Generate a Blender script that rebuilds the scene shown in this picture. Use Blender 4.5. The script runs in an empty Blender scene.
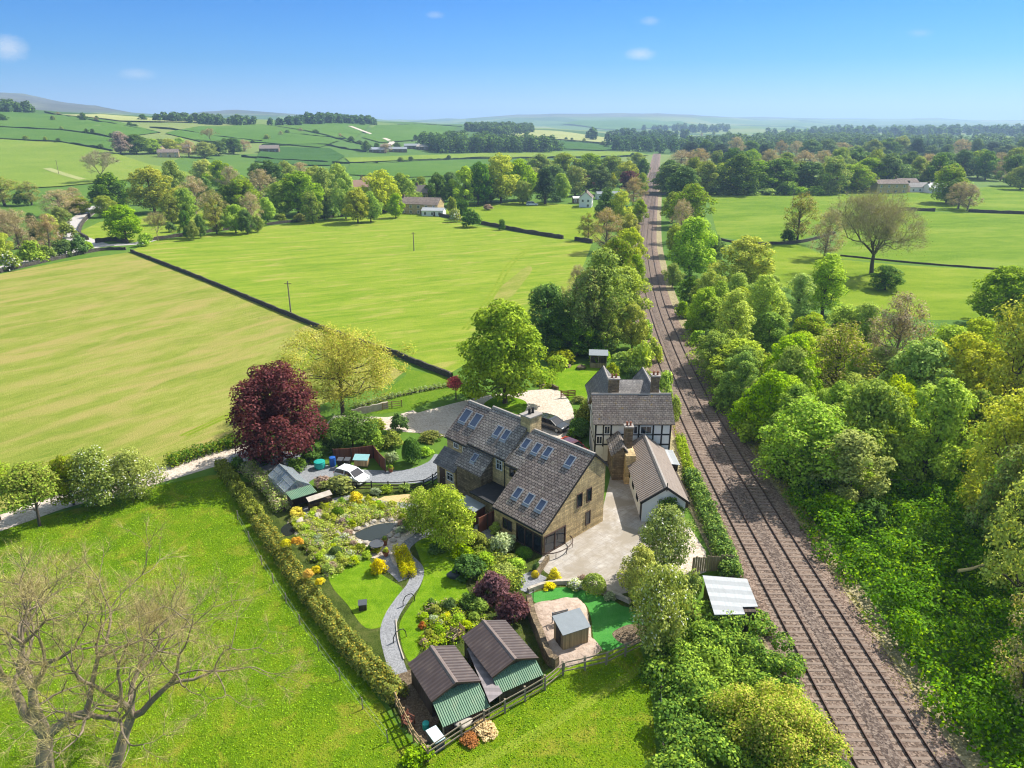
LEAFK = 1.35
import bpy, bmesh, math, random
import numpy as np
from mathutils import Vector, Matrix
R = math.radians
rnd = random.Random(7)
scene = bpy.context.scene
col = scene.collection

# ------------------------------------------------------------------ camera model (drone at 36 m)
FPX, PITCH, CAMH = 710.0, R(20.25), 36.0
CP, SP = math.cos(PITCH), math.sin(PITCH)

def ray(u, v):
    a, b = u - 512.0, 384.0 - v
    return (a, FPX * CP + b * SP, -FPX * SP + b * CP)

# terrain heights: rows = distance, columns = bearing (x / y)
TD = [0, 300, 430, 520, 620, 760, 950, 1250, 1600, 2000, 2600, 3400, 4400, 6000, 8500, 12000]
TU = [-400, 0, 90, 160, 230, 320, 400, 470, 540, 650, 760, 900, 1030, 1500]
TZ = {
 -400: [0, 0, 0, 3, 9, 20, 38, 58, 66, 60, 60, 110, 172, 150, 60, 20],
 0:    [0, 0, 0, 2, 6, 14, 33, 55, 60, 50, 50, 105, 172, 140, 60, 20],
 90:   [0, 0, 0, 2, 7, 17, 34, 48, 50, 40, 44, 90, 118, 95, 60, 20],
 160:  [0, 0, 0, 2, 6, 14, 28, 44, 46, 36, 40, 60, 60, 60, 60, 20],
 230:  [0, 0, 0, 1, 4, 9, 22, 41, 40, 32, 36, 60, 100, 118, 70, 20],
 320:  [0, 0, 0, 0, 1, 6, 20, 36, 42, 34, 30, 45, 60, 70, 60, 20],
 400:  [0, 0, 0, 0, 0, 3, 12, 27, 36, 30, 20, 24, 36, 50, 60, 30],
 470:  [0, 0, 0, 0, 0, 0, 6, 18, 28, 30, 18, 18, 36, 54, 60, 40],
 540:  [0, 0, 0, 0, 0, 0, 2, 10, 18, 22, 12, 12, 40, 92, 60, 40],
 650:  [0, 0, 0, 0, 0, 0, 0, 1, 3, 5, 6, 10, 40, 108, 70, 40],
 760:  [0, 0, 0, 0, 0, 0, 0, 0, 0, 0, 2, 6, 14, 44, 84, 40],
 900:  [0, 0, 0, 0, 0, 0, 0, 0, 0, 1, 3, 4, 6, 20, 62, 40],
 1030: [0, 0, 0, 0, 0, 0, 0, 0, 1, 3, 6, 6, 8, 20, 50, 40],
 1500: [0, 0, 0, 0, 0, 0, 0, 0, 2, 6, 10, 14, 20, 30, 50, 40]}
_TZ = np.array([TZ[u] for u in TU], float)
def _smooth(t): return t * t * (3 - 2 * t)
def height(x, y):
    D = math.hypot(x, y)
    if y < 5 or D < 300: return 0.0
    u = 512 + 757.0 * x / max(y, 1.0)
    u = min(max(u, TU[0]), TU[-1]); D = min(D, TD[-1] - 1)
    i = max(k for k in range(len(TU) - 1) if TU[k] <= u)
    j = max(k for k in range(len(TD) - 1) if TD[k] <= D)
    s = _smooth((u - TU[i]) / (TU[i + 1] - TU[i])); t = (D - TD[j]) / (TD[j + 1] - TD[j])
    z0 = _TZ[i, j] * (1 - s) + _TZ[i + 1, j] * s; z1 = _TZ[i, j + 1] * (1 - s) + _TZ[i + 1, j + 1] * s
    z = z0 * (1 - t) + z1 * t
    w = min(max((D - 700) / 2500, 0), 1)
    z += w * (3.0 * math.sin(x * .0041 + y * .0013) + 2.2 * math.sin(y * .0052 - x * .0017 + 1.3) + (4 * math.sin(x * .0031 + 2) * math.cos(y * .0009) if D > 3000 else 0)) + (min(max(D - 2800, 0) / 800, 1) * (7 * math.sin(x * .0093 + .8) * math.sin(y * .0041 + x * .002) + 4 * math.sin(x * .021 + 1) ))
    return z

def G(u, v, z=0.0):
    """point of the ground (or of the level z) that a photograph pixel looks at, in metres"""
    d = ray(u, v)
    if z == 0.0:
        t0 = (0 - CAMH) / d[2] if d[2] < -1e-6 else 1e9
        if t0 * d[1] < 300: return (d[0] * t0, d[1] * t0, 0.0)
        y = 250.0
        while y < 11000:
            t = y / d[1]
            if CAMH + d[2] * t <= height(d[0] * t, y):
                lo, hi = y / 1.01, y
                for _ in range(12):
                    m = (lo + hi) / 2; t = m / d[1]
                    if CAMH + d[2] * t <= height(d[0] * t, m): hi = m
                    else: lo = m
                t = hi / d[1]; return (d[0] * t, hi, height(d[0] * t, hi))
            y *= 1.01
        t = 9000 / d[1]; return (d[0] * t, 9000.0, height(d[0] * t, 9000))
    t = (z - CAMH) / d[2]
    return (d[0] * t, d[1] * t, z)
def Zat(v, y):
    d = ray(512, v); return CAMH + d[2] * y / d[1]
def ppm(x, y, z=0.0): return FPX / (y * CP - (z - CAMH) * SP)

# ------------------------------------------------------------------ object helpers
def tag(o, label=None, cat=None, group=None, kind=None):
    if label: o["label"] = label
    if cat: o["category"] = cat
    if group: o["group"] = group
    if kind: o["kind"] = kind
    return o
def empty(name, loc=(0, 0, 0), rz=0.0, label=None, cat=None, group=None):
    o = bpy.data.objects.new(name, None); col.objects.link(o)
    o.location = loc; o.rotation_euler = (0, 0, rz); o.empty_display_size = .3
    return tag(o, label, cat, group)
def link(name, me, parent=None, mat=None):
    o = bpy.data.objects.new(name, me); col.objects.link(o)
    if parent: o.parent = parent
    if mat:
        me.materials.clear(); me.materials.append(mat)
    return o
def copy_tree(o, parent=None):
    c = o.copy(); col.objects.link(c); c.parent = parent
    for ch in list(o.children): copy_tree(ch, c)
    return c

class MB:
    """collects boxes, slabs, tubes into one mesh"""
    def __init__(s): s.v = []; s.f = []; s.mi = []; s.m = 0
    def add(s, vs, fs, m=None):
        n = len(s.v); s.v += [tuple(p) for p in vs]
        s.f += [tuple(i + n for i in f) for f in fs]; s.mi += [s.m if m is None else m] * len(fs)
        return s
    def box(s, x0, x1, y0, y1, z0, z1, m=None):
        vs = [(x, y, z) for z in (z0, z1) for y in (y0, y1) for x in (x0, x1)]
        return s.add(vs, [(0, 2, 3, 1), (4, 5, 7, 6), (0, 1, 5, 4), (2, 6, 7, 3), (0, 4, 6, 2), (1, 3, 7, 5)], m)
    def obox(s, c, ax, ay, az, hx, hy, hz, m=None):
        c, ax, ay, az = Vector(c), Vector(ax).normalized(), Vector(ay).normalized(), Vector(az).normalized()
        vs = [c + ax * hx * i + ay * hy * j + az * hz * k for k in (-1, 1) for j in (-1, 1) for i in (-1, 1)]
        return s.add(vs, [(0, 2, 3, 1), (4, 5, 7, 6), (0, 1, 5, 4), (2, 6, 7, 3), (0, 4, 6, 2), (1, 3, 7, 5)], m)
    def bar(s, p, q, w, h=None, m=None):
        p, q = Vector(p), Vector(q); d = q - p; L = d.length
        if L < 1e-6: return s
        d.normalize(); a = d.cross(Vector((0, 0, 1)))
        if a.length < 1e-3: a = Vector((1, 0, 0))
        a.normalize(); b = a.cross(d)
        return s.obox((p + q) / 2, d, a, b, L / 2, w / 2, (h or w) / 2, m)
    def slab(s, pts, th, m=None):
        """pts: a planar outline, counter-clockwise seen from outside; thickness goes inwards"""
        P = [Vector(p) for p in pts]; n = Vector((0, 0, 0))
        for i in range(len(P)): n += P[i].cross(P[(i + 1) % len(P)])
        n.normalize(); k = len(P)
        vs = P + [p - n * th for p in P]
        fs = [tuple(range(k)), tuple(range(2 * k - 1, k - 1, -1))] + [(i, i + k, (i + 1) % k + k, (i + 1) % k) for i in range(k)]
        return s.add(vs, fs, m)
    def prism(s, pts, axis, a0, a1, m=None):
        """outline pts in a plane, extruded along axis 'x','y' or 'z' from a0 to a1"""
        put = {'x': lambda p, a: (a, p[0], p[1]), 'y': lambda p, a: (p[0], a, p[1]), 'z': lambda p, a: (p[0], p[1], a)}[axis]
        k = len(pts); vs = [put(p, a0) for p in pts] + [put(p, a1) for p in pts]
        return s.add(vs, [tuple(range(k - 1, -1, -1)), tuple(range(k, 2 * k))] + [(i, (i + 1) % k, (i + 1) % k + k, i + k) for i in range(k)], m)
    def tube(s, pts, rad, n=6, m=None, cap=True):
        P = [Vector(p) for p in pts]; k = len(P)
        if k < 2: return s
        rr = rad if isinstance(rad, (list, tuple)) else [rad] * k
        vs = []; ref = None
        for i in range(k):
            d = (P[min(i + 1, k - 1)] - P[max(i - 1, 0)])
            if d.length < 1e-9: d = Vector((0, 0, 1))
            d.normalize()
            if ref is None: ref = d.orthogonal()
            a = ref - d * ref.dot(d)
            if a.length < 1e-4: a = d.orthogonal()
            a.normalize(); ref = a; b = d.cross(a)
            for j in range(n):
                t = 2 * math.pi * j / n
                vs.append(P[i] + (a * math.cos(t) + b * math.sin(t)) * rr[i])
        fs = [(i * n + j, i * n + (j + 1) % n, (i + 1) * n + (j + 1) % n, (i + 1) * n + j) for i in range(k - 1) for j in range(n)]
        if cap: fs += [tuple(range(n - 1, -1, -1)), tuple(range((k - 1) * n, k * n))]
        return s.add(vs, fs, m)
    def lathe(s, c, prof, n=16, m=None):
        vs = [(c[0] + r * math.cos(2 * math.pi * j / n), c[1] + r * math.sin(2 * math.pi * j / n), c[2] + z) for r, z in prof for j in range(n)]
        k = len(prof)
        fs = [(i * n + j, i * n + (j + 1) % n, (i + 1) * n + (j + 1) % n, (i + 1) * n + j) for i in range(k - 1) for j in range(n)]
        fs += [tuple(range(n - 1, -1, -1)), tuple(range((k - 1) * n, k * n))]
        return s.add(vs, fs, m)
    def mesh(s, name, mats, smooth=False, bevel=0):
        me = bpy.data.meshes.new(name); me.from_pydata(s.v, [], s.f)
        for m in (mats if isinstance(mats, (list, tuple)) else [mats]): me.materials.append(m)
        if any(s.mi): me.polygons.foreach_set('material_index', s.mi)
        bm = bmesh.new(); bm.from_mesh(me)
        bmesh.ops.recalc_face_normals(bm, faces=bm.faces)
        if bevel:
            bmesh.ops.bevel(bm, geom=[e for e in bm.edges if len(e.link_faces) == 2 and e.calc_face_angle(0) > .5], offset=bevel, segments=2, affect='EDGES', profile=.6)
        uvmap(bm)
        bm.to_mesh(me); bm.free()
        if smooth: me.polygons.foreach_set('use_smooth', [True] * len(me.polygons))
        return me
    def build(s, name, mats, parent=None, smooth=False, bevel=0):
        return link(name, s.mesh(name, mats, smooth, bevel), parent)

def uvmap(bm):
    """uv in metres: u level along the face, v up its slope"""
    uv = bm.loops.layers.uv.verify(); Zv = Vector((0, 0, 1))
    for f in bm.faces:
        n = f.normal
        if abs(n.z) > .995: h, s = Vector((1, 0, 0)), Vector((0, 1, 0))
        else:
            h = Zv.cross(n).normalized(); s = n.cross(h)
        for l in f.loops:
            p = l.vert.co; l[uv].uv = (p.dot(h), p.dot(s))

# ------------------------------------------------------------------ material helpers
class NT:
    def __init__(s, nt): s.nt = nt
    def n(s, t, props=None, **ins):
        nd = s.nt.nodes.new('ShaderNode' + t)
        for k, v in (props or {}).items(): setattr(nd, k, v)
        for k, v in ins.items():
            k = k.replace('_', ' ')
            sock = nd.inputs[int(k[1:])] if k[0] == 'i' and k[1:].isdigit() else nd.inputs[k]
            s.put(sock, v)
        return nd
    def put(s, sock, v):
        if isinstance(v, bpy.types.NodeSocket): s.nt.links.new(v, sock)
        elif isinstance(v, bpy.types.Node): s.nt.links.new(v.outputs[0], sock)
        else:
            if sock.type == 'RGBA' and len(v) == 3: v = (*v, 1)
            sock.default_value = v
    def math(s, op, a, b=0.0, c=None):
        d = dict(i0=a, i1=b)
        if c is not None: d['i2'] = c
        return s.n('Math', {'operation': op}, **d).outputs[0]
    def noise(s, vec, scale, detail=4, rough=.55, dist=0.0):
        return s.n('TexNoise', None, Vector=vec, Scale=scale, Detail=detail, Roughness=rough, Distortion=dist).outputs['Fac']
    def ramp(s, fac, stops, interp='LINEAR'):
        nd = s.n('ValToRGB', None, Fac=fac); cr = nd.color_ramp; cr.interpolation = interp
        while len(cr.elements) < len(stops): cr.elements.new(.5)
        for e, (p, c) in zip(cr.elements, stops):
            e.position = p; e.color = (*c, 1) if len(c) == 3 else c
        return nd.outputs[0]
    def mix(s, fac, a, b, mode='MIX'):
        nd = s.n('Mix', {'data_type': 'RGBA', 'blend_type': mode})
        s.put(nd.inputs[0], fac); s.put(nd.inputs[6], a); s.put(nd.inputs[7], b)
        return nd.outputs[2]
    def mapr(s, vec, scale=(1, 1, 1), rot=0.0, loc=(0, 0, 0)):
        if rot: vec = s.n('Mapping', None, Vector=vec, Rotation=(0, 0, -rot)).outputs[0]; rot = 0.0
        return s.n('Mapping', None, Vector=vec, Scale=scale, Rotation=(0, 0, rot), Location=loc).outputs[0]

def material(name, fn):
    m = bpy.data.materials.new(name); m.use_nodes = True
    nt = m.node_tree; nt.nodes.clear(); t = NT(nt)
    out = t.n('OutputMaterial'); sh = fn(t)
    t.put(out.inputs['Surface'], sh)
    return m
def bsdf(t, base, rough=.8, bump=None, bstr=.5, bdist=.05, spec=.3, metal=0.0, **kw):
    d = {'Base_Color': base, 'Roughness': rough, 'Metallic': metal, 'Specular_IOR_Level': spec}; d.update(kw)
    if bump is not None: d['Normal'] = t.n('Bump', None, Height=bump, Strength=bstr, Distance=bdist)
    return t.n('BsdfPrincipled', None, **d)
def sc(c, k): return tuple(x * k for x in c)

def geo(t): return t.n('NewGeometry').outputs['Position']
def objc(t): return t.n('TexCoord').outputs['Object']
def uvc(t): return t.n('TexCoord').outputs['UV']

def m_plain(name, c, rough=.7, var=.18, scale=3.0, metal=0.0, spec=.3):
    def f(t):
        n = t.noise(objc(t), scale, 5, .6); n2 = t.noise(objc(t), scale * 9, 3)
        k = t.math('ADD', t.math('MULTIPLY', n, .7), t.math('MULTIPLY', n2, .3))
        return bsdf(t, t.ramp(k, [(.25, sc(c, 1 - var)), (.75, sc(c, 1 + var))]), rough, n2, .25, .01, spec, metal)
    return material(name, f)

def m_grass(name, stops, big=.06, mid=.45, fine=4.0, rot=0.0, stretch=1.0, patch=None, patchcol=None, stripes=None, bump=.6, arcs=None):
    """grass colours through noise of three sizes, optionally drawn out along a mowing direction"""
    def f(t):
        p = geo(t); q = t.mapr(p, (1, stretch, 1), rot)
        a = t.noise(q, big, 3, .5); b = t.noise(q, mid, 5, .62, .4); c = t.noise(p, fine, 4, .7)
        k = t.math('ADD', t.math('ADD', t.math('MULTIPLY', a, .40), t.math('MULTIPLY', b, .38)), t.math('MULTIPLY', c, .22))
        k = t.math('ADD', .5, t.math('MULTIPLY', t.math('SUBTRACT', k, .5), 1.7))
        base = t.ramp(k, stops)
        if patch:
            pn = t.noise(q, patch[0], 4, .6, .6)
            base = t.mix(t.ramp(pn, [(patch[1], (0, 0, 0)), (patch[2], (1, 1, 1))]), base, patchcol)
        if arcs:
            rel = t.n('VectorMath', {'operation': 'SUBTRACT'}, i0=p, i1=(arcs[0], arcs[1], 0)).outputs[0]
            sp = t.n('SeparateXYZ', None, Vector=rel); rr_ = t.math('SQRT', t.math('ADD', t.math('MULTIPLY', sp.outputs[0], sp.outputs[0]), t.math('MULTIPLY', sp.outputs[1], sp.outputs[1])))
            th_ = t.math('ARCTAN2', sp.outputs[1], sp.outputs[0])
            pv_ = t.n('CombineXYZ', None, X=t.math('MULTIPLY', rr_, arcs[2]), Y=t.math('MULTIPLY', th_, arcs[3])).outputs[0]
            an = t.noise(pv_, 1.0, 4, .6, .25)
            base = t.mix(t.ramp(an, [(.40, (0, 0, 0)), (.62, (arcs[4],) * 3)]), base, arcs[5]); base = t.mix(t.ramp(an, [(.34, (arcs[4],) * 3), (.48, (0, 0, 0))]), base, arcs[6])
        if stripes:
            w = t.n('TexWave', {'wave_type': 'BANDS', 'bands_direction': 'X'}, Vector=t.mapr(p, (1, 1, 1), stripes[0]), Scale=stripes[1], Distortion=1.5, Detail=2.0)
            base = t.mix(t.math('MULTIPLY', w.outputs['Fac'], stripes[2]), base, stripes[3])
        fleck = t.noise(p, fine * 3.1, 2, .6)
        base = t.mix(t.ramp(fleck, [(.52, (0, 0, 0)), (.70, (.6, .6, .6))]), base, sc(stops[-1][1], 1.25))
        base = t.mix(t.ramp(fleck, [(.30, (.65, .65, .65)), (.48, (0, 0, 0))]), base, sc(stops[0][1], .65))
        return bsdf(t, base, 1.0, t.math('ADD', c, t.math('MULTIPLY', fleck, .6)), bump, .25, .02)
    return material(name, f)

def m_gravel(name, c1, c2, c3, scale=9.0, big=.5, rough=.9, bd=.05):
    def f(t):
        p = geo(t); v = t.n('TexVoronoi', None, Vector=p, Scale=scale, Randomness=1.0)
        n = t.noise(p, big, 5, .6); n2 = t.noise(p, big * 6, 4, .6)
        g = t.n('SeparateColor', None, Color=v.outputs['Color']).outputs[0]
        base = t.ramp(t.math('ADD', t.math('MULTIPLY', g, .45), t.math('ADD', t.math('MULTIPLY', n, .35), t.math('MULTIPLY', n2, .25))), [(.25, c1), (.5, c2), (.78, c3)])
        return bsdf(t, base, rough, v.outputs['Distance'], .6, bd, .2)
    return material(name, f)

def m_bricks(name, c1, c2, mortar, w, h, ms=.012, stain=None, mossy=None, rough=.85, bumpd=.03, offset=.5, rand=.6):
    """courses of stone or slate laid in the uv of each face (metres)"""
    def f(t):
        u = uvc(t); wob = t.n('TexNoise', None, Vector=u, Scale=1.3, Detail=2.0).outputs['Color']
        uu = t.n('VectorMath', {'operation': 'MULTIPLY_ADD'}, i0=wob, i1=(.05, .03, 0), i2=u).outputs[0]
        b = t.n('TexBrick', {'offset': offset}, Vector=uu, Color1=c1, Color2=c2, Mortar=mortar, Scale=1.0, Mortar_Size=ms, Mortar_Smooth=.3, Bias=0.0, Brick_Width=w, Row_Height=h)
        base = b.outputs['Color']
        rowv = t.math('FLOOR', t.math('DIVIDE', t.n('SeparateXYZ', None, Vector=uu).outputs[1], h))
        rw = t.n('TexWhiteNoise', {'noise_dimensions': '1D'}, W=rowv).outputs['Value']
        base = t.mix(.8, base, t.ramp(rw, [(0, (.78, .77, .76)), (1, (1.22, 1.2, 1.18))]), 'MULTIPLY')
        streak = t.noise(t.mapr(u, (2.2, .25, 1)), 1.0, 4, .6)
        base = t.mix(.7, base, t.ramp(streak, [(.3, (.72, .71, .7)), (.7, (1.28, 1.27, 1.25))]), 'MULTIPLY')
        n = t.noise(u, .8, 5, .65, .3); n2 = t.noise(u, 5.0, 4, .65); n3 = t.noise(u, 14.0, 2, .6)
        base = t.mix(.75, base, t.ramp(n2, [(.25, (.45, .45, .45)), (.75, (1.5, 1.5, 1.5))]), 'MULTIPLY')
        base = t.mix(rand, base, t.ramp(n3, [(.3, (.6, .6, .6)), (.7, (1.35, 1.35, 1.35))]), 'MULTIPLY')
        if stain: base = t.mix(t.ramp(n, [(.5, (0, 0, 0)), (.68, (.75, .75, .75))]), base, stain)
        if mossy: base = t.mix(t.ramp(t.noise(u, 1.7, 6, .7, .5), [(.6, (0, 0, 0)), (.66, (.85, .85, .85))]), base, mossy)
        hgt = t.math('ADD', t.math('MULTIPLY', b.outputs['Fac'], -1.0), t.math('MULTIPLY', n2, .7))
        return bsdf(t, base, rough, hgt, .8, bumpd, .08)
    return material(name, f)

def m_planks(name, c, w=.14, vertical=True, rough=.75, dark=.45, gap=.06, var=.3):
    def f(t):
        u = t.n('SeparateXYZ', None, Vector=uvc(t)); x = u.outputs[0 if vertical else 1]
        k = t.math('DIVIDE', x, w); fr = t.math('FRACT', k); fl = t.math('FLOOR', k)
        wn = t.n('TexWhiteNoise', {'noise_dimensions': '1D'}, W=fl).outputs['Value']
        grain = t.noise(t.mapr(uvc(t), (14, 1.2, 1) if vertical else (1.2, 14, 1)), 1.2, 4, .6)
        base = t.ramp(t.math('ADD', t.math('MULTIPLY', wn, .5), t.math('MULTIPLY', grain, .5)), [(.2, sc(c, 1 - var)), (.8, sc(c, 1 + var))])
        g = t.math('LESS_THAN', fr, gap)
        base = t.mix(g, base, sc(c, dark))
        return bsdf(t, base, rough, t.math('SUBTRACT', 1.0, g), .5, .01, .25)
    return material(name, f)

def m_corr(name, c, pitch=.13, rough=.55, stain=(.2, .17, .13), along_v=True, amt=.35, depth=.03):
    """corrugated sheet: ridges run up the slope"""
    def f(t):
        u = t.n('SeparateXYZ', None, Vector=uvc(t)); x = u.outputs[0 if along_v else 1]
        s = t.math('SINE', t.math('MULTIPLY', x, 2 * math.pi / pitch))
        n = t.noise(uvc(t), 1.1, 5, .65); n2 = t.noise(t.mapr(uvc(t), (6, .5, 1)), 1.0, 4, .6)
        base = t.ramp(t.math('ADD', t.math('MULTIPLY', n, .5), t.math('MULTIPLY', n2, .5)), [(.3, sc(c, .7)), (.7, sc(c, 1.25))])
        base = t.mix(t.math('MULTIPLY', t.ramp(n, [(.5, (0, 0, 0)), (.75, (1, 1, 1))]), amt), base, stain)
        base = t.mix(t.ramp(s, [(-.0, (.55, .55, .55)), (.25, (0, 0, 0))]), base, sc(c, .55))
        return bsdf(t, base, rough, s, .9, depth, .3)
    return material(name, f)

def m_leaf(name, c, c2=None, hue=.012, val=.35, sat=.15, trans=.33):
    """leaves: each leaf and each plant a little different; part of the light passes through"""
    c2 = c2 or sc(c, 1.5)
    k_ = 1.22 * LEAFK; c = sc(c, k_); c2 = tuple(min(x * k_, .8) for x in c2)
    def f(t):
        oi = t.n('ObjectInfo').outputs['Random']; g = t.n('NewGeometry').outputs['Random Per Island']
        base = t.ramp(g, [(0, sc(c, .36)), (.45, c), (1, sc(c2, 1.2))])
        big = t.noise(objc(t), .55, 3, .6)
        base = t.mix(t.ramp(big, [(.42, (0, 0, 0)), (.62, (.55, .55, .55))]), base, c2)
        h = t.math('ADD', .5 - hue, t.math('MULTIPLY', oi, 2 * hue))
        oi2 = t.math('FRACT', t.math('MULTIPLY', oi, 7.31))
        v = t.math('ADD', 1 - val * .5, t.math('MULTIPLY', oi2, val))
        s = t.math('ADD', 1 - sat, t.math('MULTIPLY', t.math('FRACT', t.math('MULTIPLY', oi, 13.7)), 2 * sat))
        base = t.n('HueSaturation', None, Hue=h, Saturation=s, Value=v, Color=base).outputs[0]
        d = bsdf(t, base, .8, spec=.08)
        tr = t.n('BsdfTranslucent', None, Color=t.mix(1.0, base, (1.25, 1.15, .45), 'MULTIPLY'))
        return t.n('MixShader', None, i0=trans, i1=d, i2=tr)
    return material(name, f)
HAZE = 1.7e-4
EXPOSURE = 1.1
# ------------------------------------------------------------------ materials
YG = lambda k=1.0: [(.22, (.055 * k, .115 * k, .010 * k)), (.5, (.105 * k, .19 * k, .014 * k)), (.78, (.19 * k, .25 * k, .035 * k))]
M = {}
M['ground'] = m_grass('rough_grass', [(.25, (.045, .10, .012)), (.5, (.085, .165, .018)), (.75, (.15, .21, .035))], .015, .12, 2.5)
M['paddock'] = m_grass('paddock_grass', [(.26, (.06, .15, .004)), (.5, (.135, .24, .008)), (.76, (.23, .30, .015))], .16, .8, 4.5, R(30), 1.0, (.35, .52, .66), (.27, .28, .03), bump=.9)
M['mown'] = m_grass('mown_hay_field', [(.26, (.12, .185, .018)), (.5, (.21, .245, .038)), (.74, (.32, .305, .085))], .05, .36, 3.0, R(54), 3.4, (.06, .47, .64), (.315, .265, .085))
M['meadow'] = m_grass('bright_meadow', [(.26, (.085, .18, .008)), (.5, (.165, .255, .018)), (.74, (.30, .325, .05))], .05, .30, 2.6, R(25), 4.5, (.07, .54, .68), (.33, .30, .08), arcs=(60, -80, .6, 10.0, .3, (.29, .32, .05), (.10, .20, .01)))
M['upper'] = m_grass('upper_meadow', [(.28, (.10, .18, .009)), (.5, (.165, .245, .016)), (.74, (.26, .30, .04))], .03, .14, 2.0, 0, 2.0)
M['right'] = m_grass('right_meadow', [(.28, (.075, .16, .010)), (.5, (.135, .22, .018)), (.74, (.23, .28, .04))], .02, .1, 2.0, R(10), 2.4, (.02, .58, .7), (.20, .27, .04))
M['lawn'] = m_grass('garden_lawn', [(.28, (.075, .17, .004)), (.5, (.125, .235, .008)), (.72, (.20, .29, .02))], .3, 1.2, 6.0, bump=.4)
M['verge'] = m_grass('verge_grass', [(.25, (.06, .14, .008)), (.5, (.11, .20, .014)), (.76, (.19, .25, .03))], .12, .7, 4.0)
M['verge_pale'] = m_grass('trodden_grass', [(.25, (.12, .19, .010)), (.5, (.18, .25, .018)), (.76, (.26, .29, .04))], .3, 1.4, 4.0)
M['turf'] = m_grass('putting_turf', [(.25, (.035, .19, .03)), (.5, (.06, .235, .042)), (.76, (.09, .27, .06))], .3, 1.5, 9.0, bump=.15)
M['bedgreen'] = m_grass('garden_ground_cover', [(.25, (.035, .06, .012)), (.5, (.075, .115, .02)), (.76, (.16, .17, .05))], .4, 1.6, 7.0, bump=.9)
M['hill_light'] = m_grass('hill_pasture_light', [(.25, (.11, .19, .02)), (.5, (.16, .235, .03)), (.76, (.23, .27, .05))], .006, .03, .5)
M['hill_mid'] = m_grass('hill_pasture', [(.25, (.055, .125, .02)), (.5, (.08, .16, .026)), (.76, (.115, .19, .035))], .006, .03, .5)
M['hill_dark'] = m_grass('hill_pasture_dark', [(.25, (.035, .09, .02)), (.5, (.05, .115, .024)), (.76, (.075, .14, .03))], .006, .03, .5)
M['hill_pale'] = m_grass('hill_pasture_pale', [(.25, (.22, .26, .08)), (.5, (.30, .32, .12)), (.76, (.36, .36, .16))], .008, .04, .5)
M['moor'] = m_grass('moor', [(.25, (.05, .075, .03)), (.5, (.085, .10, .045)), (.76, (.13, .12, .07))], .0016, .006, .05)
M['drive'] = m_gravel('pink_gravel', (.36, .29, .22), (.50, .42, .34), (.60, .53, .45), 7, .35)
M['tarmac'] = m_gravel('grey_tarmac', (.15, .16, .17), (.21, .22, .235), (.28, .29, .30), 11, .5, .85, .02)
M['path'] = m_gravel('slate_chippings', (.15, .15, .16), (.225, .23, .24), (.32, .32, .33), 16, .9, .85, .03)
M['lane'] = m_gravel('lane_tarmac', (.32, .29, .26), (.42, .39, .36), (.50, .47, .44), 5, .2, .9, .02)
M['soil'] = m_gravel('bare_soil', (.075, .052, .032), (.13, .095, .06), (.22, .17, .11), 12, 1.2, .95, .05)
M['bed'] = m_gravel('rockery_gravel', (.12, .10, .065), (.25, .215, .15), (.40, .35, .27), 8, 1.6, .95, .08)
M['sand'] = m_gravel('sand', (.42, .30, .13), (.50, .37, .17), (.56, .43, .22), 14, 1.0, .95, .02)
M['ballast'] = m_gravel('ballast_stones', (.065, .044, .033), (.172, .118, .088), (.305, .228, .178), 7.5, .45, .95, .07)
M['sixfoot'] = m_gravel('dirty_ballast', (.05, .036, .03), (.12, .088, .07), (.23, .18, .145), 7.5, .6, .95, .07)
M['fourfoot'] = m_gravel('rusty_ballast', (.058, .04, .03), (.15, .106, .08), (.275, .208, .162), 7.5, .45, .95, .07)
M['passage_sheet'] = m_corr('grey_passage_sheet', (.27, .235, .235), .6, .7, (.17, .15, .14), False, .8, .01)
M['shed_ridge'] = m_plain('brown_ridge_sheet', (.20, .155, .135), .6, .2, 3)
M['cess'] = m_gravel('dry_cess', (.13, .115, .05), (.26, .22, .11), (.40, .34, .20), 7, .8, .95, .08)
M['sleeper'] = m_plain('sleeper_concrete', (.215, .163, .128), .9, .3, 2.5)
M['rail'] = m_plain('rusty_rail', (.075, .045, .034), .6, .3, 3, .3)
def _yard(t):
    p = t.mapr(geo(t), (1, 1, 1), R(44)); n = t.noise(p, .35, 6, .65, .5); n2 = t.noise(p, 2.2, 5, .65); n3 = t.noise(p, 14, 3, .6)
    b = t.n('TexBrick', {'offset': .5}, Vector=p, Color1=(.43, .395, .35), Color2=(.37, .34, .305), Mortar=(.25, .225, .195), Scale=1.0, Mortar_Size=.015, Brick_Width=.9, Row_Height=.6)
    c = t.mix(.8, b.outputs[0], t.ramp(n2, [(.25, (.7, .68, .66)), (.75, (1.3, 1.3, 1.3))]), 'MULTIPLY')
    c = t.mix(t.ramp(n, [(.42, (.9, .9, .9)), (.60, (0, 0, 0))]), c, (.27, .23, .175))
    return bsdf(t, c, .85, n3, .3, .01)
M['yard'] = material('stone_flags', _yard)
M['stone'] = m_bricks('sandstone', (.62, .47, .25), (.46, .35, .19), (.33, .26, .165), .55, .22, .012, (.30, .225, .125), None, .9, .02)
M['stone_dark'] = m_bricks('sooty_stone', (.26, .20, .125), (.155, .12, .08), (.10, .08, .06), .42, .2, .014, (.08, .065, .05), None, .9, .03)
M['drystone'] = m_bricks('drystone', (.17, .15, .125), (.085, .075, .065), (.025, .022, .02), .38, .16, .025, (.07, .075, .04), None, .95, .06)
M['slate'] = m_bricks('stone_slates', (.37, .325, .285), (.25, .22, .195), (.035, .03, .03), .42, .27, .026, (.15, .125, .11), (.42, .40, .33), .8, .06)
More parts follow.
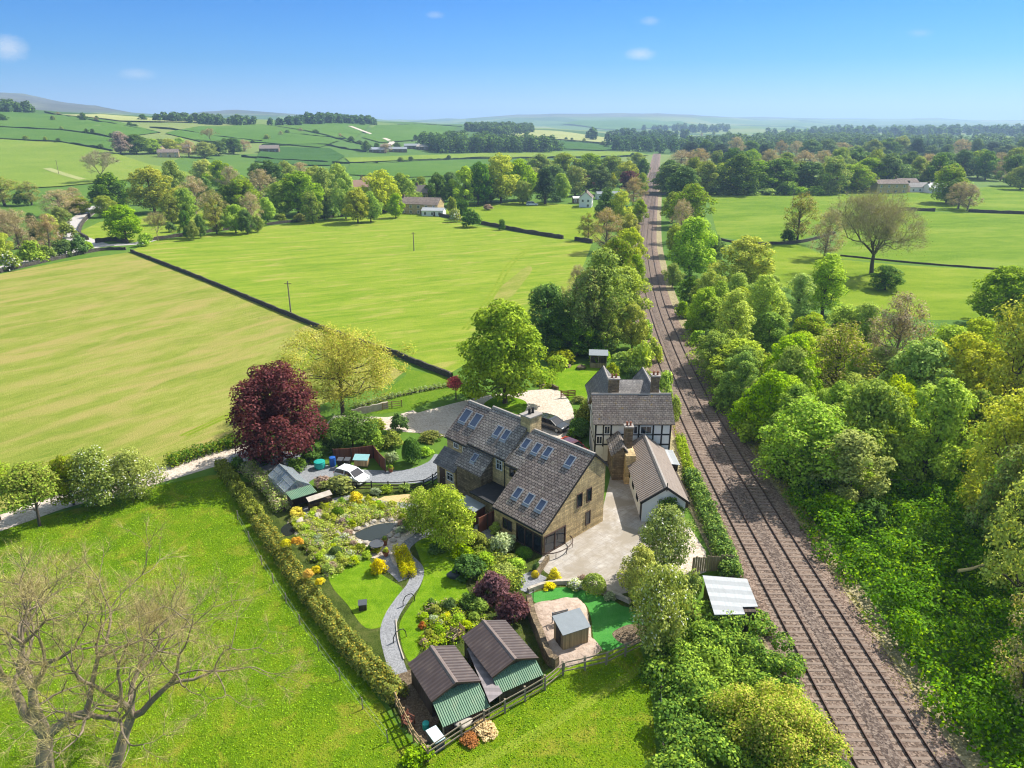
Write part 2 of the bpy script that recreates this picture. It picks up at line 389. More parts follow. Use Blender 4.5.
M['slate_warm'] = m_bricks('brown_slates', (.35, .29, .25), (.235, .19, .165), (.035, .028, .028), .42, .27, .028, (.15, .115, .10), (.40, .365, .28), .8, .06)
M['slate_grey'] = m_bricks('grey_slates', (.225, .215, .205), (.175, .165, .16), (.05, .05, .056), .35, .25, .014, (.10, .10, .105), None, .6, .02)
M['ridge'] = m_plain('ridge_stone', (.30, .27, .24), .85, .25, 4)
M['white'] = m_plain('white_render', (.72, .71, .68), .8, .06, 2)
M['black'] = m_plain('black_timber', (.022, .020, .019), .6, .3, 4)
M['brown'] = m_plain('brown_joinery', (.075, .045, .032), .5, .25, 4)
M['gutter'] = m_plain('black_gutter', (.02, .02, .022), .4, .2, 4)
M['frame'] = m_plain('grey_frame', (.30, .32, .35), .5, .1, 4)
M['alum'] = m_plain('aluminium', (.56, .58, .60), .35, .08, 4, .6)
M['glass'] = material('dark_glass', lambda t: bsdf(t, (.018, .024, .032), .06, spec=.8))
M['skyglass'] = material('skylight_glass', lambda t: bsdf(t, (.025, .05, .11), .04, spec=1.0))
M['clear'] = material('greenhouse_glass', lambda t: t.n('MixShader', None, i0=.42, i1=t.n('BsdfTransparent', None, Color=(.93, .97, .97, 1)), i2=bsdf(t, (.42, .47, .50), .12, spec=.8)))
M['felt'] = m_plain('black_felt', (.03, .03, .032), .85, .35, 2)
M['greyfelt'] = m_plain('grey_roofing_felt', (.22, .245, .26), .8, .12, 2)
M['roofmetal'] = m_corr('brown_box_sheet', (.082, .060, .056), .30, .6, (.16, .125, .10), True, .6, .03)
M['greencorr'] = m_corr('green_corrugated', (.15, .27, .165), .15, .55, (.23, .28, .17), True, .8, .03)
M['rust'] = m_corr('weathered_asbestos', (.31, .255, .215), .34, .85, (.14, .10, .08), True, .8, .05)
M['greycorr'] = m_corr('pale_sheet', (.40, .42, .43), 1.05, .6, (.24, .24, .22), False, .8, .012)
M['wood'] = m_planks('weathered_boards', (.28, .215, .13), .13)
M['wood_red'] = m_planks('red_stained_boards', (.17, .062, .036), .15)
M['wood_dark'] = m_planks('dark_boards', (.07, .05, .036), .14)
M['wood_tan'] = m_planks('tan_boards', (.36, .25, .125), .12)
M['wood_tan2'] = m_plain('split_wood', (.62, .47, .20), .8, .2, 3)
M['deck'] = m_planks('grey_deck', (.24, .22, .21), .14)
M['rail_wood'] = m_plain('fence_wood', (.27, .22, .155), .85, .3, 3)
M['bark'] = m_plain('bark', (.085, .066, .048), .9, .45, 2.5)
M['bark_pale'] = m_plain('pale_bark', (.21, .175, .125), .9, .4, 2.5)
M['bark_bare'] = m_plain('winter_bark', (.23, .18, .125), .9, .5, 1.2)
M['rock'] = m_plain('pale_rock', (.40, .355, .29), .9, .35, 2.2)
def _mound(t):
    p = geo(t); n = t.noise(p, .9, 6, .7, .8); n2 = t.noise(p, 4, 5, .7); v = t.n('TexVoronoi', {'feature': 'DISTANCE_TO_EDGE'}, Vector=p, Scale=1.3).outputs[0]
    c = t.ramp(t.math('ADD', t.math('MULTIPLY', n, .6), t.math('MULTIPLY', n2, .4)), [(.3, (.24, .17, .12)), (.5, (.42, .32, .25)), (.72, (.55, .46, .38))])
    return bsdf(t, c, .95, t.math('ADD', n2, v), .8, .1)
M['mound'] = material('stony_mound', _mound)
def _water(t):
    n = t.noise(geo(t), 1.6, 3, .5)
    return bsdf(t, (.022, .027, .022), .05, n, .25, .02, .5)
M['water'] = material('pond_water', _water)
def cream(t):
    n = t.noise(objc(t), 2.0, 4)
    return bsdf(t, t.ramp(n, [(.3, (.42, .40, .36)), (.7, (.52, .5, .45))]), .8)
M['paint_white'] = material('car_white', lambda t: bsdf(t, (.80, .81, .82), .22, spec=.5, Coat_Weight=.6))
M['paint_dark'] = material('car_black', lambda t: bsdf(t, (.018, .02, .024), .18, spec=.5, Coat_Weight=.7))
M['paint_red'] = material('car_red', lambda t: bsdf(t, (.42, .02, .022), .2, spec=.5, Coat_Weight=.7))
M['tyre'] = m_plain('tyre_rubber', (.02, .02, .02), .9, .2, 6)
M['rim'] = m_plain('alloy', (.5, .5, .52), .35, .1, 6, .8)
M['lamp'] = material('lamp_glass', lambda t: bsdf(t, (.75, .77, .8), .1, spec=.7))
M['redlamp'] = material('tail_lamp_glass', lambda t: bsdf(t, (.4, .01, .01), .15, spec=.7))
M['blue_pl'] = m_plain('blue_plastic', (.02, .10, .36), .4, .12, 5)
M['teal_pl'] = m_plain('teal_plastic', (.02, .32, .27), .4, .12, 5)
M['paleblue'] = m_plain('pale_blue_lid', (.50, .60, .63), .5, .06, 5)
M['slategrey'] = m_plain('dark_slate', (.07, .075, .085), .6, .2, 5)
M['terracotta'] = m_plain('terracotta', (.27, .095, .05), .8, .2, 6)
M['grey_metal'] = m_plain('grey_metal', (.25, .26, .27), .5, .15, 4, .4)

# ------------------------------------------------------------------ ground shapes
def spline(pts, n=8, closed=False):
    P = [Vector(p) for p in pts]; k = len(P); out = []
    for i in range(k if closed else k - 1):
        g = (lambda j: P[j % k]) if closed else (lambda j: P[min(max(j, 0), k - 1)])
        a, b, c, d = g(i - 1), g(i), g(i + 1), g(i + 2)
        for s in range(n):
            t = s / n
            out.append(.5 * ((2 * b) + (c - a) * t + (2 * a - 5 * b + 4 * c - d) * t * t + (-a + 3 * b - 3 * c + d) * t ** 3))
    if not closed: out.append(P[-1])
    return out

def drape_mesh(name, poly, off, mat, cell=None):
    P = [(p[0], p[1]) for p in poly]
    bm = bmesh.new(); vs = [bm.verts.new((x, y, 0)) for x, y in P]; bm.faces.new(vs)
    bmesh.ops.triangulate(bm, faces=bm.faces[:])
    far = max(math.hypot(x, y) for x, y in P) > 300
    if far:
        x0, x1 = min(p[0] for p in P), max(p[0] for p in P); y0, y1 = min(p[1] for p in P), max(p[1] for p in P)
        for ax, a0, a1 in ((0, x0, x1), (1, y0, y1)):
            N = max(2, min(36, int((a1 - a0) / (cell or 25))))
            for i in range(1, N):
                q = a0 + (a1 - a0) * i / N
                bmesh.ops.bisect_plane(bm, geom=bm.verts[:] + bm.edges[:] + bm.faces[:], plane_co=(q, 0, 0) if ax == 0 else (0, q, 0), plane_no=(1, 0, 0) if ax == 0 else (0, 1, 0))
    for v in bm.verts:
        D = math.hypot(v.co.x, v.co.y)
        v.co.z = height(v.co.x, v.co.y) + off + (max(D - 300, 0) * .0012)
    for f in bm.faces:
        f.normal_update()
        if f.normal.z < 0: f.normal_flip()
    uvmap(bm)
    me = bpy.data.meshes.new(name); bm.to_mesh(me); bm.free(); me.materials.append(mat)
    return me
def sheet(name, px, off, mat, world=False, smooth=0, kind='structure', cell=None):
    pts = [Vector((p[0], p[1], 0)) for p in (px if world else [G(*q) for q in px])]
    if smooth: pts = spline(pts, smooth, True)
    return tag(link(name, drape_mesh(name, pts, off, mat, cell)), kind=kind)
def ribbon(name, px, width, off, mat, world=False, n=8, kind='structure', cell=None):
    C = spline([Vector((p[0], p[1], 0)) for p in (px if world else [G(*q) for q in px])], n)
    w = width if isinstance(width, (list, tuple)) else [width, width]
    L, Rr = [], []
    for i, p in enumerate(C):
        d = (C[min(i + 1, len(C) - 1)] - C[max(i - 1, 0)]); d.z = 0; d.normalize()
        s = Vector((-d.y, d.x, 0)); k = (w[0] + (w[1] - w[0]) * i / (len(C) - 1)) / 2
        L.append(p + s * k); Rr.append(p - s * k)
    bm = bmesh.new()
    far = any(p.length > 300 for p in C)
    def vz(p):
        D = p.length
        return bm.verts.new((p.x, p.y, height(p.x, p.y) + off + max(D - 300, 0) * .0012))
    a = [vz(p) for p in L]; b = [vz(p) for p in Rr]
    for i in range(len(a) - 1): bm.faces.new((b[i], b[i + 1], a[i + 1], a[i]))
    for f in bm.faces:
        f.normal_update()
        if f.normal.z < 0: f.normal_flip()
    uvmap(bm)
    me = bpy.data.meshes.new(name); bm.to_mesh(me); bm.free(); me.materials.append(mat)
    return tag(link(name, me), kind=kind)

# the ground: one sheet, flat round the house, rising into the hills
def build_ground():
    th = [math.atan2(*(lambda t: (t, 1))((u - 512) / 757.0)) for u in sorted(set(list(np.linspace(-1400, 2400, 110)) + TU))]
    rings = sorted(set([d for d in TD if d >= 300] + list(np.geomspace(300, 12000, 120))))
    v, f = [], []; n = len(th)
    for D in rings:
        for a in th:
            x, y = D * math.sin(a), D * math.cos(a); v.append((x, y, height(x, y)))
    for i in range(len(rings) - 1):
        for j in range(n - 1): f.append((i * n + j, i * n + j + 1, (i + 1) * n + j + 1, (i + 1) * n + j))
    back = []
    for k in range(1, 40):
        a = th[-1] + (2 * math.pi - (th[-1] - th[0])) * k / 40
        v.append((300 * math.sin(a), 300 * math.cos(a), 0)); back.append(len(v) - 1)
    f.append(tuple(list(range(n)) + back)[::-1])
    me = bpy.data.meshes.new('ground'); me.from_pydata(v, [], f)
    bm = bmesh.new(); bm.from_mesh(me)
    for q in bm.faces:
        if q.normal.z < 0: q.normal_flip()
        q.smooth = len(q.verts) == 4
    bm.to_mesh(me); bm.free()
    def gm(t):
        p = geo(t); d = t.n('VectorMath', {'operation': 'LENGTH'}, i0=p).outputs['Value']
        a = t.noise(p, .004, 5, .6); b = t.noise(p, .03, 5, .62); c = t.noise(p, .6, 4, .7)
        near = t.ramp(t.math('ADD', t.math('MULTIPLY', b, .5), t.math('MULTIPLY', c, .5)), [(.28, (.05, .11, .012)), (.5, (.085, .165, .018)), (.74, (.14, .205, .035))])
        v_ = t.n('TexVoronoi', None, Vector=t.mapr(p, (1, .55, 1), R(18)), Scale=.0042).outputs['Color']
        g = t.n('SeparateColor', None, Color=v_).outputs[0]
        far = t.ramp(t.math('ADD', t.math('MULTIPLY', g, .6), t.math('MULTIPLY', a, .4)), [(.2, (.04, .085, .022)), (.4, (.075, .15, .026)), (.6, (.11, .18, .035)), (.82, (.20, .23, .07))])
        moor = t.ramp(t.noise(p, .0035, 7, .65), [(.35, (.045, .06, .035)), (.5, (.09, .085, .06)), (.65, (.14, .15, .075))])
        z = t.n('SeparateXYZ', None, Vector=p).outputs[2]
        cc = t.mix(t.n('MapRange', None, Value=d, From_Min=420.0, From_Max=900.0).outputs[0], near, far)
        cc = t.mix(t.n('MapRange', None, Value=z, From_Min=58.0, From_Max=80.0).outputs[0], cc, moor)
        return bsdf(t, cc, .95, c, .4, .2, .1)
    me.materials.append(material('ground_cover', gm))
    return tag(link('ground', me), kind='structure')
build_ground()

# fields (each a sheet on the ground)
sheet('mown_field', [(-120, 320), (0, 274), (60, 262), (128, 252.5), (200, 280), (309, 325), (352, 342), (395, 366), (404, 372), (386, 386), (345, 396), (300, 412), (255, 437), (205, 455), (160, 470), (60, 492), (-20, 518), (-120, 560), (-190, 420)], .004, M['mown'])
sheet('meadow_field', [(131, 251), (150, 241.5), (270, 226), (400, 211.5), (430, 214), (455, 222), (520, 233), (592, 243), (585, 262), (566, 300), (540, 330), (500, 350), (466, 364), (452, 372), (446, 376), (395, 356), (345, 339), (310, 324)], .008, M['meadow'])
sheet('upper_field', [(430, 213), (470, 203), (530, 202), (590, 206), (612, 215), (600, 240), (592, 242.5), (520, 232), (455, 221)], .008, M['upper'], cell=12)
sheet('paddock', [(-200, 620), (-60, 545), (20, 522), (90, 505), (150, 487), (205, 476), (221, 474), (256, 528), (310, 606), (404, 734), (425, 756), (505, 702), (560, 664), (640, 642), (652, 700), (660, 800), (640, 1000), (-400, 1000)], .004, M['paddock'])
sheet('verge', [(309, 326), (352, 343), (398, 367), (446, 377), (470, 382), (470, 392), (440, 398), (410, 410), (380, 414), (350, 412), (386, 392), (407, 374), (396, 368)], .012, M['verge'])
sheet('verge', [(160, 474), (205, 459), (250, 444), (262, 440), (240, 452), (190, 465), (172, 470)], .012, M['verge'])
sheet('river_field', [(78, 232), (100, 222), (180, 212), (262, 208), (258, 216), (200, 226), (150, 239), (128, 243), (95, 240)], .008, M['meadow'])
sheet('right_field', [(706, 192), (760, 193.5), (840, 191), (862, 205), (840, 226), (800, 240), (765, 243), (718, 237)], .01, M['right'], cell=14)
sheet('right_field', [(840, 190.5), (935, 191), (1010, 186), (1090, 186), (1090, 215), (960, 212), (872, 207), (862, 203)], .012, M['right'], cell=14)
sheet('right_field', [(872, 209.5), (960, 213), (1090, 216), (1090, 273), (900, 263), (830, 258), (842, 228), (862, 207)], .014, M['right'], cell=14)
sheet('right_field', [(735, 246), (800, 245), (835, 259), (900, 265), (1090, 275), (1090, 320), (930, 320), (820, 300), (750, 275)], .01, M['upper'])
# hill pastures
for px, m in (
    ([(-60, 195), (0, 190), (60, 187), (150, 178), (205, 176), (150, 165), (112, 153), (60, 143), (0, 140), (-60, 140)], 'hill_light'),
    ([(-60, 139), (0, 139), (60, 142), (112, 151), (118, 140), (60, 131), (0, 128), (-60, 128)], 'hill_mid'),
    ([(-60, 127), (0, 127), (60, 130), (115, 138), (160, 133), (120, 123), (60, 116), (0, 112.5), (-60, 112)], 'hill_mid'),
    ([(60, 115.5), (100, 115), (160, 119), (215, 121.5), (200, 123), (120, 121.5)], 'hill_pale'),
    ([(165, 134), (200, 127), (262, 125), (300, 131), (340, 141), (320, 148), (262, 143), (200, 142)], 'hill_mid'),
    ([(255, 162), (262, 147), (330, 149), (345, 157), (330, 166), (285, 165)], 'hill_dark'),
    ([(275, 126.5), (330, 122.5), (372, 125), (360, 135), (352, 143), (305, 131)], 'hill_mid'),
    ([(376, 126), (412, 124.5), (458, 127.5), (452, 133), (412, 141), (380, 143), (362, 138)], 'hill_mid'),
    ([(345, 158.5), (380, 157.5), (440, 155.5), (500, 153), (560, 152), (635, 152.5), (650, 156), (560, 158), (470, 159), (400, 161), (350, 163)], 'hill_light'),
    ([(350, 164), (400, 162.5), (470, 160.5), (540, 160), (500, 175), (400, 178), (345, 175)], 'hill_mid'),
    ([(500, 136), (520, 129.5), (560, 132), (610, 139), (618, 144.5), (560, 140), (520, 138)], 'hill_pale'),
    ([(545, 148.5), (560, 141.5), (615, 146), (640, 149), (600, 151)], 'hill_dark'),
    ([(690, 139), (740, 137), (790, 139), (770, 146), (720, 146)], 'hill_light'),
    ([(800, 141), (860, 137), (905, 138), (930, 144), (860, 148)], 'hill_light'),
    ([(930, 140), (1000, 137), (1040, 140), (1030, 147), (960, 148)], 'hill_light'),
    ([(560, 125), (610, 121), (680, 122), (700, 127), (640, 130)], 'hill_mid')):
    sheet('hill_pasture', px, .3, M[m], cell=60)

# roads, drive, yard, paths
ribbon('lane', [(-80, 291), (0, 268.5), (60, 254), (100, 246), (136, 243.5), (150, 240)], 4.6, .016, M['lane'])
ribbon('lane', [(100, 246), (82, 240), (68, 233), (76, 222), (92, 210), (100, 206)], 6.5, .02, M['lane'])
ribbon('driveway', [(-120, 562), (0, 523), (60, 502), (110, 489), (165, 474), (215, 459), (240, 452), (262, 447)], [3.4, 4.0], .016, M['drive'])
sheet('tarmac', [(228, 459), (245, 451), (290, 452), (330, 466), (370, 470), (405, 470), (428, 462), (436, 454), (448, 462), (441, 476), (418, 483), (370, 483), (330, 478), (312, 480), (300, 492), (284, 478), (262, 476), (240, 470)], .02, M['tarmac'], smooth=5)
sheet('turning_circle', [(380, 428), (400, 418), (440, 407), (485, 396), (516, 392), (535, 390), (556, 390), (567, 398), (573, 410), (574, 425), (570, 438), (555, 440), (530, 436), (500, 432), (470, 440), (430, 434), (405, 432)], .018, M['drive'], smooth=6)
ribbon('driveway', [(330, 420), (356, 421), (390, 422), (420, 414)], 3.4, .014, M['drive'])
sheet('tree_island', [(484, 404), (498, 396), (512, 397), (526, 402), (524, 412), (508, 416), (490, 412)], .024, M['lawn'], smooth=5)
sheet('garden_lawn', [(536, 372), (570, 364), (600, 366), (600, 392), (588, 408), (572, 402), (560, 390), (545, 386)], .014, M['lawn'])
sheet('yard', [(543, 556), (560, 545), (600, 520), (612, 470), (600, 440), (628, 438), (632, 480), (646, 520), (655, 560), (640, 590), (612, 596), (585, 592), (558, 580), (545, 572), (538, 562)], .018, M['yard'])
sheet('yard', [(652, 540), (668, 524), (690, 528), (706, 552), (706, 572), (686, 580), (662, 575)], .02, M['drive'])
sheet('garden_soil', [(228, 480), (300, 488), (330, 484), (440, 484), (470, 500), (495, 520), (543, 558), (560, 582), (635, 592), (640, 640), (560, 662), (500, 700), (428, 752), (405, 728), (320, 610), (262, 528)], .008, M['bedgreen'])
sheet('rockery_bed', [(288, 520), (330, 500), (372, 497), (405, 508), (418, 520), (405, 532), (396, 540), (384, 548), (360, 565), (330, 578), (316, 560), (300, 540)], .013, M['bed'], smooth=4)
sheet('garden_lawn', [(329, 573), (345, 562), (361, 556), (372, 563), (381, 574), (403, 589), (395, 604), (391, 622), (366, 628), (347, 604), (333, 588)], .016, M['lawn'], smooth=5)
sheet('garden_lawn', [(416, 541), (440, 538), (462, 548), (470, 566), (466, 585), (470, 598), (452, 604), (430, 604), (422, 616), (424, 640), (412, 662), (404, 652), (400, 634), (401, 620), (416, 596), (424, 574), (419, 556)], .016, M['lawn'], smooth=5)
ribbon('gravel_path', [(436, 530), (418, 537), (405, 547), (406, 556), (417, 569), (414, 584), (402, 600), (392, 616), (388, 632), (392, 652), (399, 674)], [1.05, 1.2], .022, M['path'])
ribbon('gravel_path', [(404, 580), (396, 572), (388, 566), (384, 556)], 1.0, .024, M['path'])
ribbon('gravel_path', [(304, 511), (325, 505), (347, 499), (366, 502), (385, 505), (410, 507), (430, 508)], 1.5, .022, M['path'])
ribbon('gravel_path', [(350, 512), (354, 506), (362, 502)], 1.6, .026, M['path'])
sheet('patio', [(360, 556), (366, 544), (388, 540), (412, 524), (420, 528), (402, 548), (396, 556), (398, 572), (390, 572), (384, 560)], .018, M['drive'])
sheet('gravel_path', [(477, 522), (490, 528), (496, 540), (486, 546), (470, 536)], .02, M['path'])
sheet('gravel_path', [(522, 575), (532, 571), (548, 578), (540, 588), (530, 594), (520, 590)], .02, M['path'])
sheet('sand_bed', [(371, 503), (384, 496.5), (404, 494.5), (421, 494), (424, 500), (408, 504), (390, 505)], .02, M['sand'])
sheet('pond_water', [(354, 535), (364, 529), (378, 524.5), (392, 523), (396, 526.5), (388, 534), (379, 540), (366, 541)], .03, M['water'], smooth=5)
sheet('pond_water', [(281, 529), (288, 523.5), (297, 523), (298, 529), (292, 535), (284, 536)], .03, M['water'], smooth=4)
sheet('putting_green', [(530, 595), (546, 590), (566, 587.5), (590, 592), (612, 600), (622, 606), (640, 612), (646, 636), (618, 649), (604, 650), (594, 640), (591, 618), (585, 604), (570, 598), (552, 600), (538, 604)], .02, M['turf'], smooth=4)
sheet('bare_soil', [(612, 634), (628, 625), (645, 626), (646, 640), (626, 645)], .026, M['soil'], smooth=4)
sheet('shed_yard', [(396, 672), (420, 668), (440, 720), (424, 748), (404, 722)], .014, M['soil'])
sheet('cess_grass', [(642, 300), (650, 340), (668, 400), (694, 470), (720, 540), (745, 590), (800, 690), (850, 775), (830, 775), (770, 660), (720, 575), (680, 490), (650, 400), (636, 320)], .006, M['cess'])

sheet('worn_patch', [(494, 300), (500, 288), (514, 276), (528, 266), (532, 270), (522, 284), (510, 298)], .012, M['mown'], smooth=4)
for dx in (0, 5): ribbon('tractor_track', [(462 + dx, 330), (480 + dx, 308), (494 + dx, 288), (508 + dx, 264), (530 + dx * .6, 247)], .55, .014, M['verge_pale'])
for dx in (0, 6): ribbon('tractor_track', [(180 + dx, 436), (240 + dx, 408), (290 + dx, 380), (310 + dx, 350), (300 + dx, 334)], .5, .010, M['verge_pale'])
ribbon('worn_track', [(455, 775), (500, 752), (545, 728), (592, 700), (640, 668)], .7, .012, M['verge_pale'])
# ------------------------------------------------------------------ railway
_TP = [(-60, 22.2), (0, 22.55), (31.7, 22.9), (53, 23.25), (72.6, 23.75), (95, 24.9), (120, 26.9), (150, 30.1), (190, 35.8), (233, 43), (310, 58), (392, 74.4), (592, 113.6), (760, 147), (1000, 195)]
_TS = spline([Vector((x, y, 0)) for y, x in _TP], 40)
def track_path(step, y0, y1, off):
    out, acc, nxt = [], 0.0, 0.0
    P = [p for p in _TS if y0 - 3 < p.y < y1 + 3]
    for a, b in zip(P, P[1:]):
        d = b - a; L = d.length; d = d / L; s = Vector((d.y, -d.x, 0))
        while nxt <= acc + L:
            out.append((a + d * (nxt - acc) + s * off, d)); nxt += step
        acc += L
    return out
def sweep(prof, off, step, y0, y1):
    """profile (across, up) swept along the line"""
    P = track_path(step, y0, y1, off); mb = MB(); k = len(prof); vs = []
    for q, d in P:
        s = Vector((d.y, -d.x, 0))
        vs += [q + s * a + Vector((0, 0, z + height(q.x, q.y))) for a, z in prof]
    fs = [(i * k + j, i * k + j + 1, (i + 1) * k + j + 1, (i + 1) * k + j) for i in range(len(P) - 1) for j in range(k - 1)]
    mb.add(vs, fs); return mb
tag(sweep([(-4.5, -.02), (-3.9, .06), (-3.5, .12), (3.5, .12), (4.1, .08), (4.6, -.02)], 0, 2.0, -50, 900).build('railway_ballast', M['ballast']), kind='structure')
for off in (-1.72, 1.72): tag(sweep([(-1.15, .124), (1.15, .124)], off, 2.0, -50, 900).build('railway_ballast', M['fourfoot']), kind='structure')
tag(sweep([(-.52, .122), (-.35, .17), (.35, .17), (.52, .122)], 0, 2.0, -50, 900).build('railway_ballast', M['sixfoot']), kind='structure')
tag(sweep([(4.0, .09), (4.5, .05), (5.6, .03), (5.7, -.02)], 0, 2.0, -50, 420).build('railway_cess', M['cess']), kind='structure')
for off, lab in ((-1.72, 'rusty double rail track on the house side of the railway'), (1.72, 'rusty double rail track on the woodland side of the railway')):
    t = empty('railway_track', (0, 0, 0), 0, lab, 'railway track')
    for s in (-.75, .75):
        sweep([(s - .04, .12), (s - .035, .30), (s + .035, .30), (s + .04, .12)], off, 1.5, -40, 860).build('rail', M['rail'], t)
    S = track_path(.66, 22, 560, off)
    sl = None; rest = MB()
    for i, (q, d) in enumerate(S):
        if i < 100:
            if sl is None:
                mb = MB(); mb.prism([(-.13, -.05), (.13, -.05), (.11, .07), (-.11, .07)], 'x', -1.25, 1.25); sl = mb.mesh('sleeper', M['sleeper'])
            o = link('sleeper', sl, t); o.location = (q.x, q.y, .075); o.rotation_euler = (0, 0, math.atan2(-d.x, d.y) + rnd.uniform(-.01, .01))
        else:
            s = Vector((d.y, -d.x, 0)); rest.obox((q.x, q.y, .095 + height(q.x, q.y)), s, d, (0, 0, 1), 1.25, .12, .05)
    tag(rest.build('sleeper', M['sleeper'], t), kind='stuff')
# ------------------------------------------------------------------ vegetation
for k, a in dict(
    fresh=((.15, .255, .016), (.27, .37, .03)), lime=((.20, .25, .014), (.34, .37, .035)), dark=((.05, .105, .016), (.10, .17, .028)),
    olive=((.125, .16, .02), (.22, .24, .036)), bud=((.22, .185, .085), (.32, .27, .12)), birch=((.19, .265, .035), (.32, .38, .06)),
    conifer=((.028, .058, .022), (.05, .09, .03)), gold=((.235, .255, .028), (.37, .395, .052)), purple=((.062, .015, .019), (.125, .033, .034)),
    plum=((.085, .032, .036), (.16, .068, .066)), blossom=((.17, .225, .03), (.29, .33, .06)), grey=((.20, .25, .13), (.32, .37, .21)),
    yellow=((.40, .32, .012), (.56, .45, .03)), orange=((.40, .235, .018), (.5, .31, .03)), bramble=((.040, .095, .010), (.105, .20, .020)),
    laurel=((.12, .21, .015), (.22, .31, .03)), hedge=((.085, .112, .02), (.16, .18, .034)), hedge_gold=((.20, .165, .02), (.32, .25, .035)),
    heath=((.22, .16, .125), (.34, .26, .2)), russet=((.22, .09, .035), (.34, .15, .06)), redleaf=((.36, .05, .055), (.48, .10, .09)), tan=((.34, .25, .14), (.46, .36, .22))).items():
    M['leaf_' + k] = m_leaf('leaves_' + k, a[0], a[1])
for k, a, b in (('oak', (.14, .225, .012), (.25, .33, .022)), ('gardentree', (.15, .235, .014), (.27, .34, .024)), ('willow', (.26, .245, .04), (.40, .37, .075)), ('beech', (.055, .014, .017), (.115, .03, .03)), ('grass', (.13, .24, .007), (.19, .295, .010)), ('drygrass', (.22, .21, .05), (.32, .30, .09))): M['leaf_' + k] = m_leaf('leaves_' + k, a, b, hue=0, val=.0, sat=0)
M['leaf_white'] = m_leaf('blossom_white', (.55, .54, .44), (.72, .71, .62), val=.1, trans=.2)
M['twig'] = m_leaf('twigs', (.21, .175, .08), (.34, .285, .14), hue=.01, val=.15, trans=.05)
M['twig_pink'] = m_leaf('twigs_pinkish', (.2, .15, .11), (.30, .235, .17), hue=.01, val=.25, trans=.1)

def leaf_mesh(name, P, Nrm, size, mats, rng, mi=None, aspect=.75):
    """P: leaf centres, Nrm: the way each faces; one bent four-cornered leaf spray at each"""
    k = len(P); Nrm = Nrm / np.maximum(np.linalg.norm(Nrm, axis=1, keepdims=True), 1e-6)
    r = rng.normal(size=(k, 3)); A = np.cross(Nrm, r); A /= np.maximum(np.linalg.norm(A, axis=1, keepdims=True), 1e-6)
    B = np.cross(Nrm, A)
    s = (size * rng.uniform(.6, 1.35, (k, 1))) * .5
    V = np.empty((k, 4, 3)); bend = Nrm * s * rng.uniform(-.35, .35, (k, 1))
    V[:, 0] = P - A * s + bend; V[:, 1] = P - B * s * aspect - bend; V[:, 2] = P + A * s * 1.1 + bend; V[:, 3] = P + B * s * aspect - bend
    me = bpy.data.meshes.new(name)
    me.vertices.add(4 * k); me.vertices.foreach_set('co', V.ravel())
    me.loops.add(4 * k); me.loops.foreach_set('vertex_index', np.arange(4 * k, dtype=np.int32))
    me.polygons.add(k); me.polygons.foreach_set('loop_start', np.arange(0, 4 * k, 4, dtype=np.int32))
    for m in (mats if isinstance(mats, (list, tuple)) else [mats]): me.materials.append(m)
    if mi is not None: me.polygons.foreach_set('material_index', mi.astype(np.int32))
    me.update(calc_edges=True)
    return me

def clump_points(cs, rs, n, rng, up=.8, jit=.75, shell=.5, flat=.8):
    """n leaf places spread over the outer shells of clumps cs with radii rs"""
    cs = np.asarray(cs, float); rs = np.asarray(rs, float); w = rs ** 2; idx = rng.choice(len(cs), n, p=w / w.sum())
    d = rng.normal(size=(n, 3)); d[:, 2] += .25; d /= np.linalg.norm(d, axis=1, keepdims=True)
    r = rs[idx] * (shell + (1.12 - shell) * rng.uniform(0, 1, n) ** .6)
    P = cs[idx] + d * r[:, None] * np.array([1, 1, flat])
    N = d + np.array([0, 0, up]) + rng.normal(size=(n, 3)) * jit * .6
    return P, N

def limb(mb, p, q, r0, r1, rng, sag=0.0, k=4, n=5, wob=.06):
    p, q = np.array(p, float), np.array(q, float); L = np.linalg.norm(q - p); pts = []
    for i in range(k + 1):
        t = i / k; a = p + (q - p) * t + np.array([0, 0, sag * L * 4 * t * (1 - t)])
        if 0 < i < k: a = a + rng.normal(size=3) * wob * L
        pts.append(a)
    mb.tube(pts, [r0 + (r1 - r0) * i / k for i in range(k + 1)], n, cap=False)

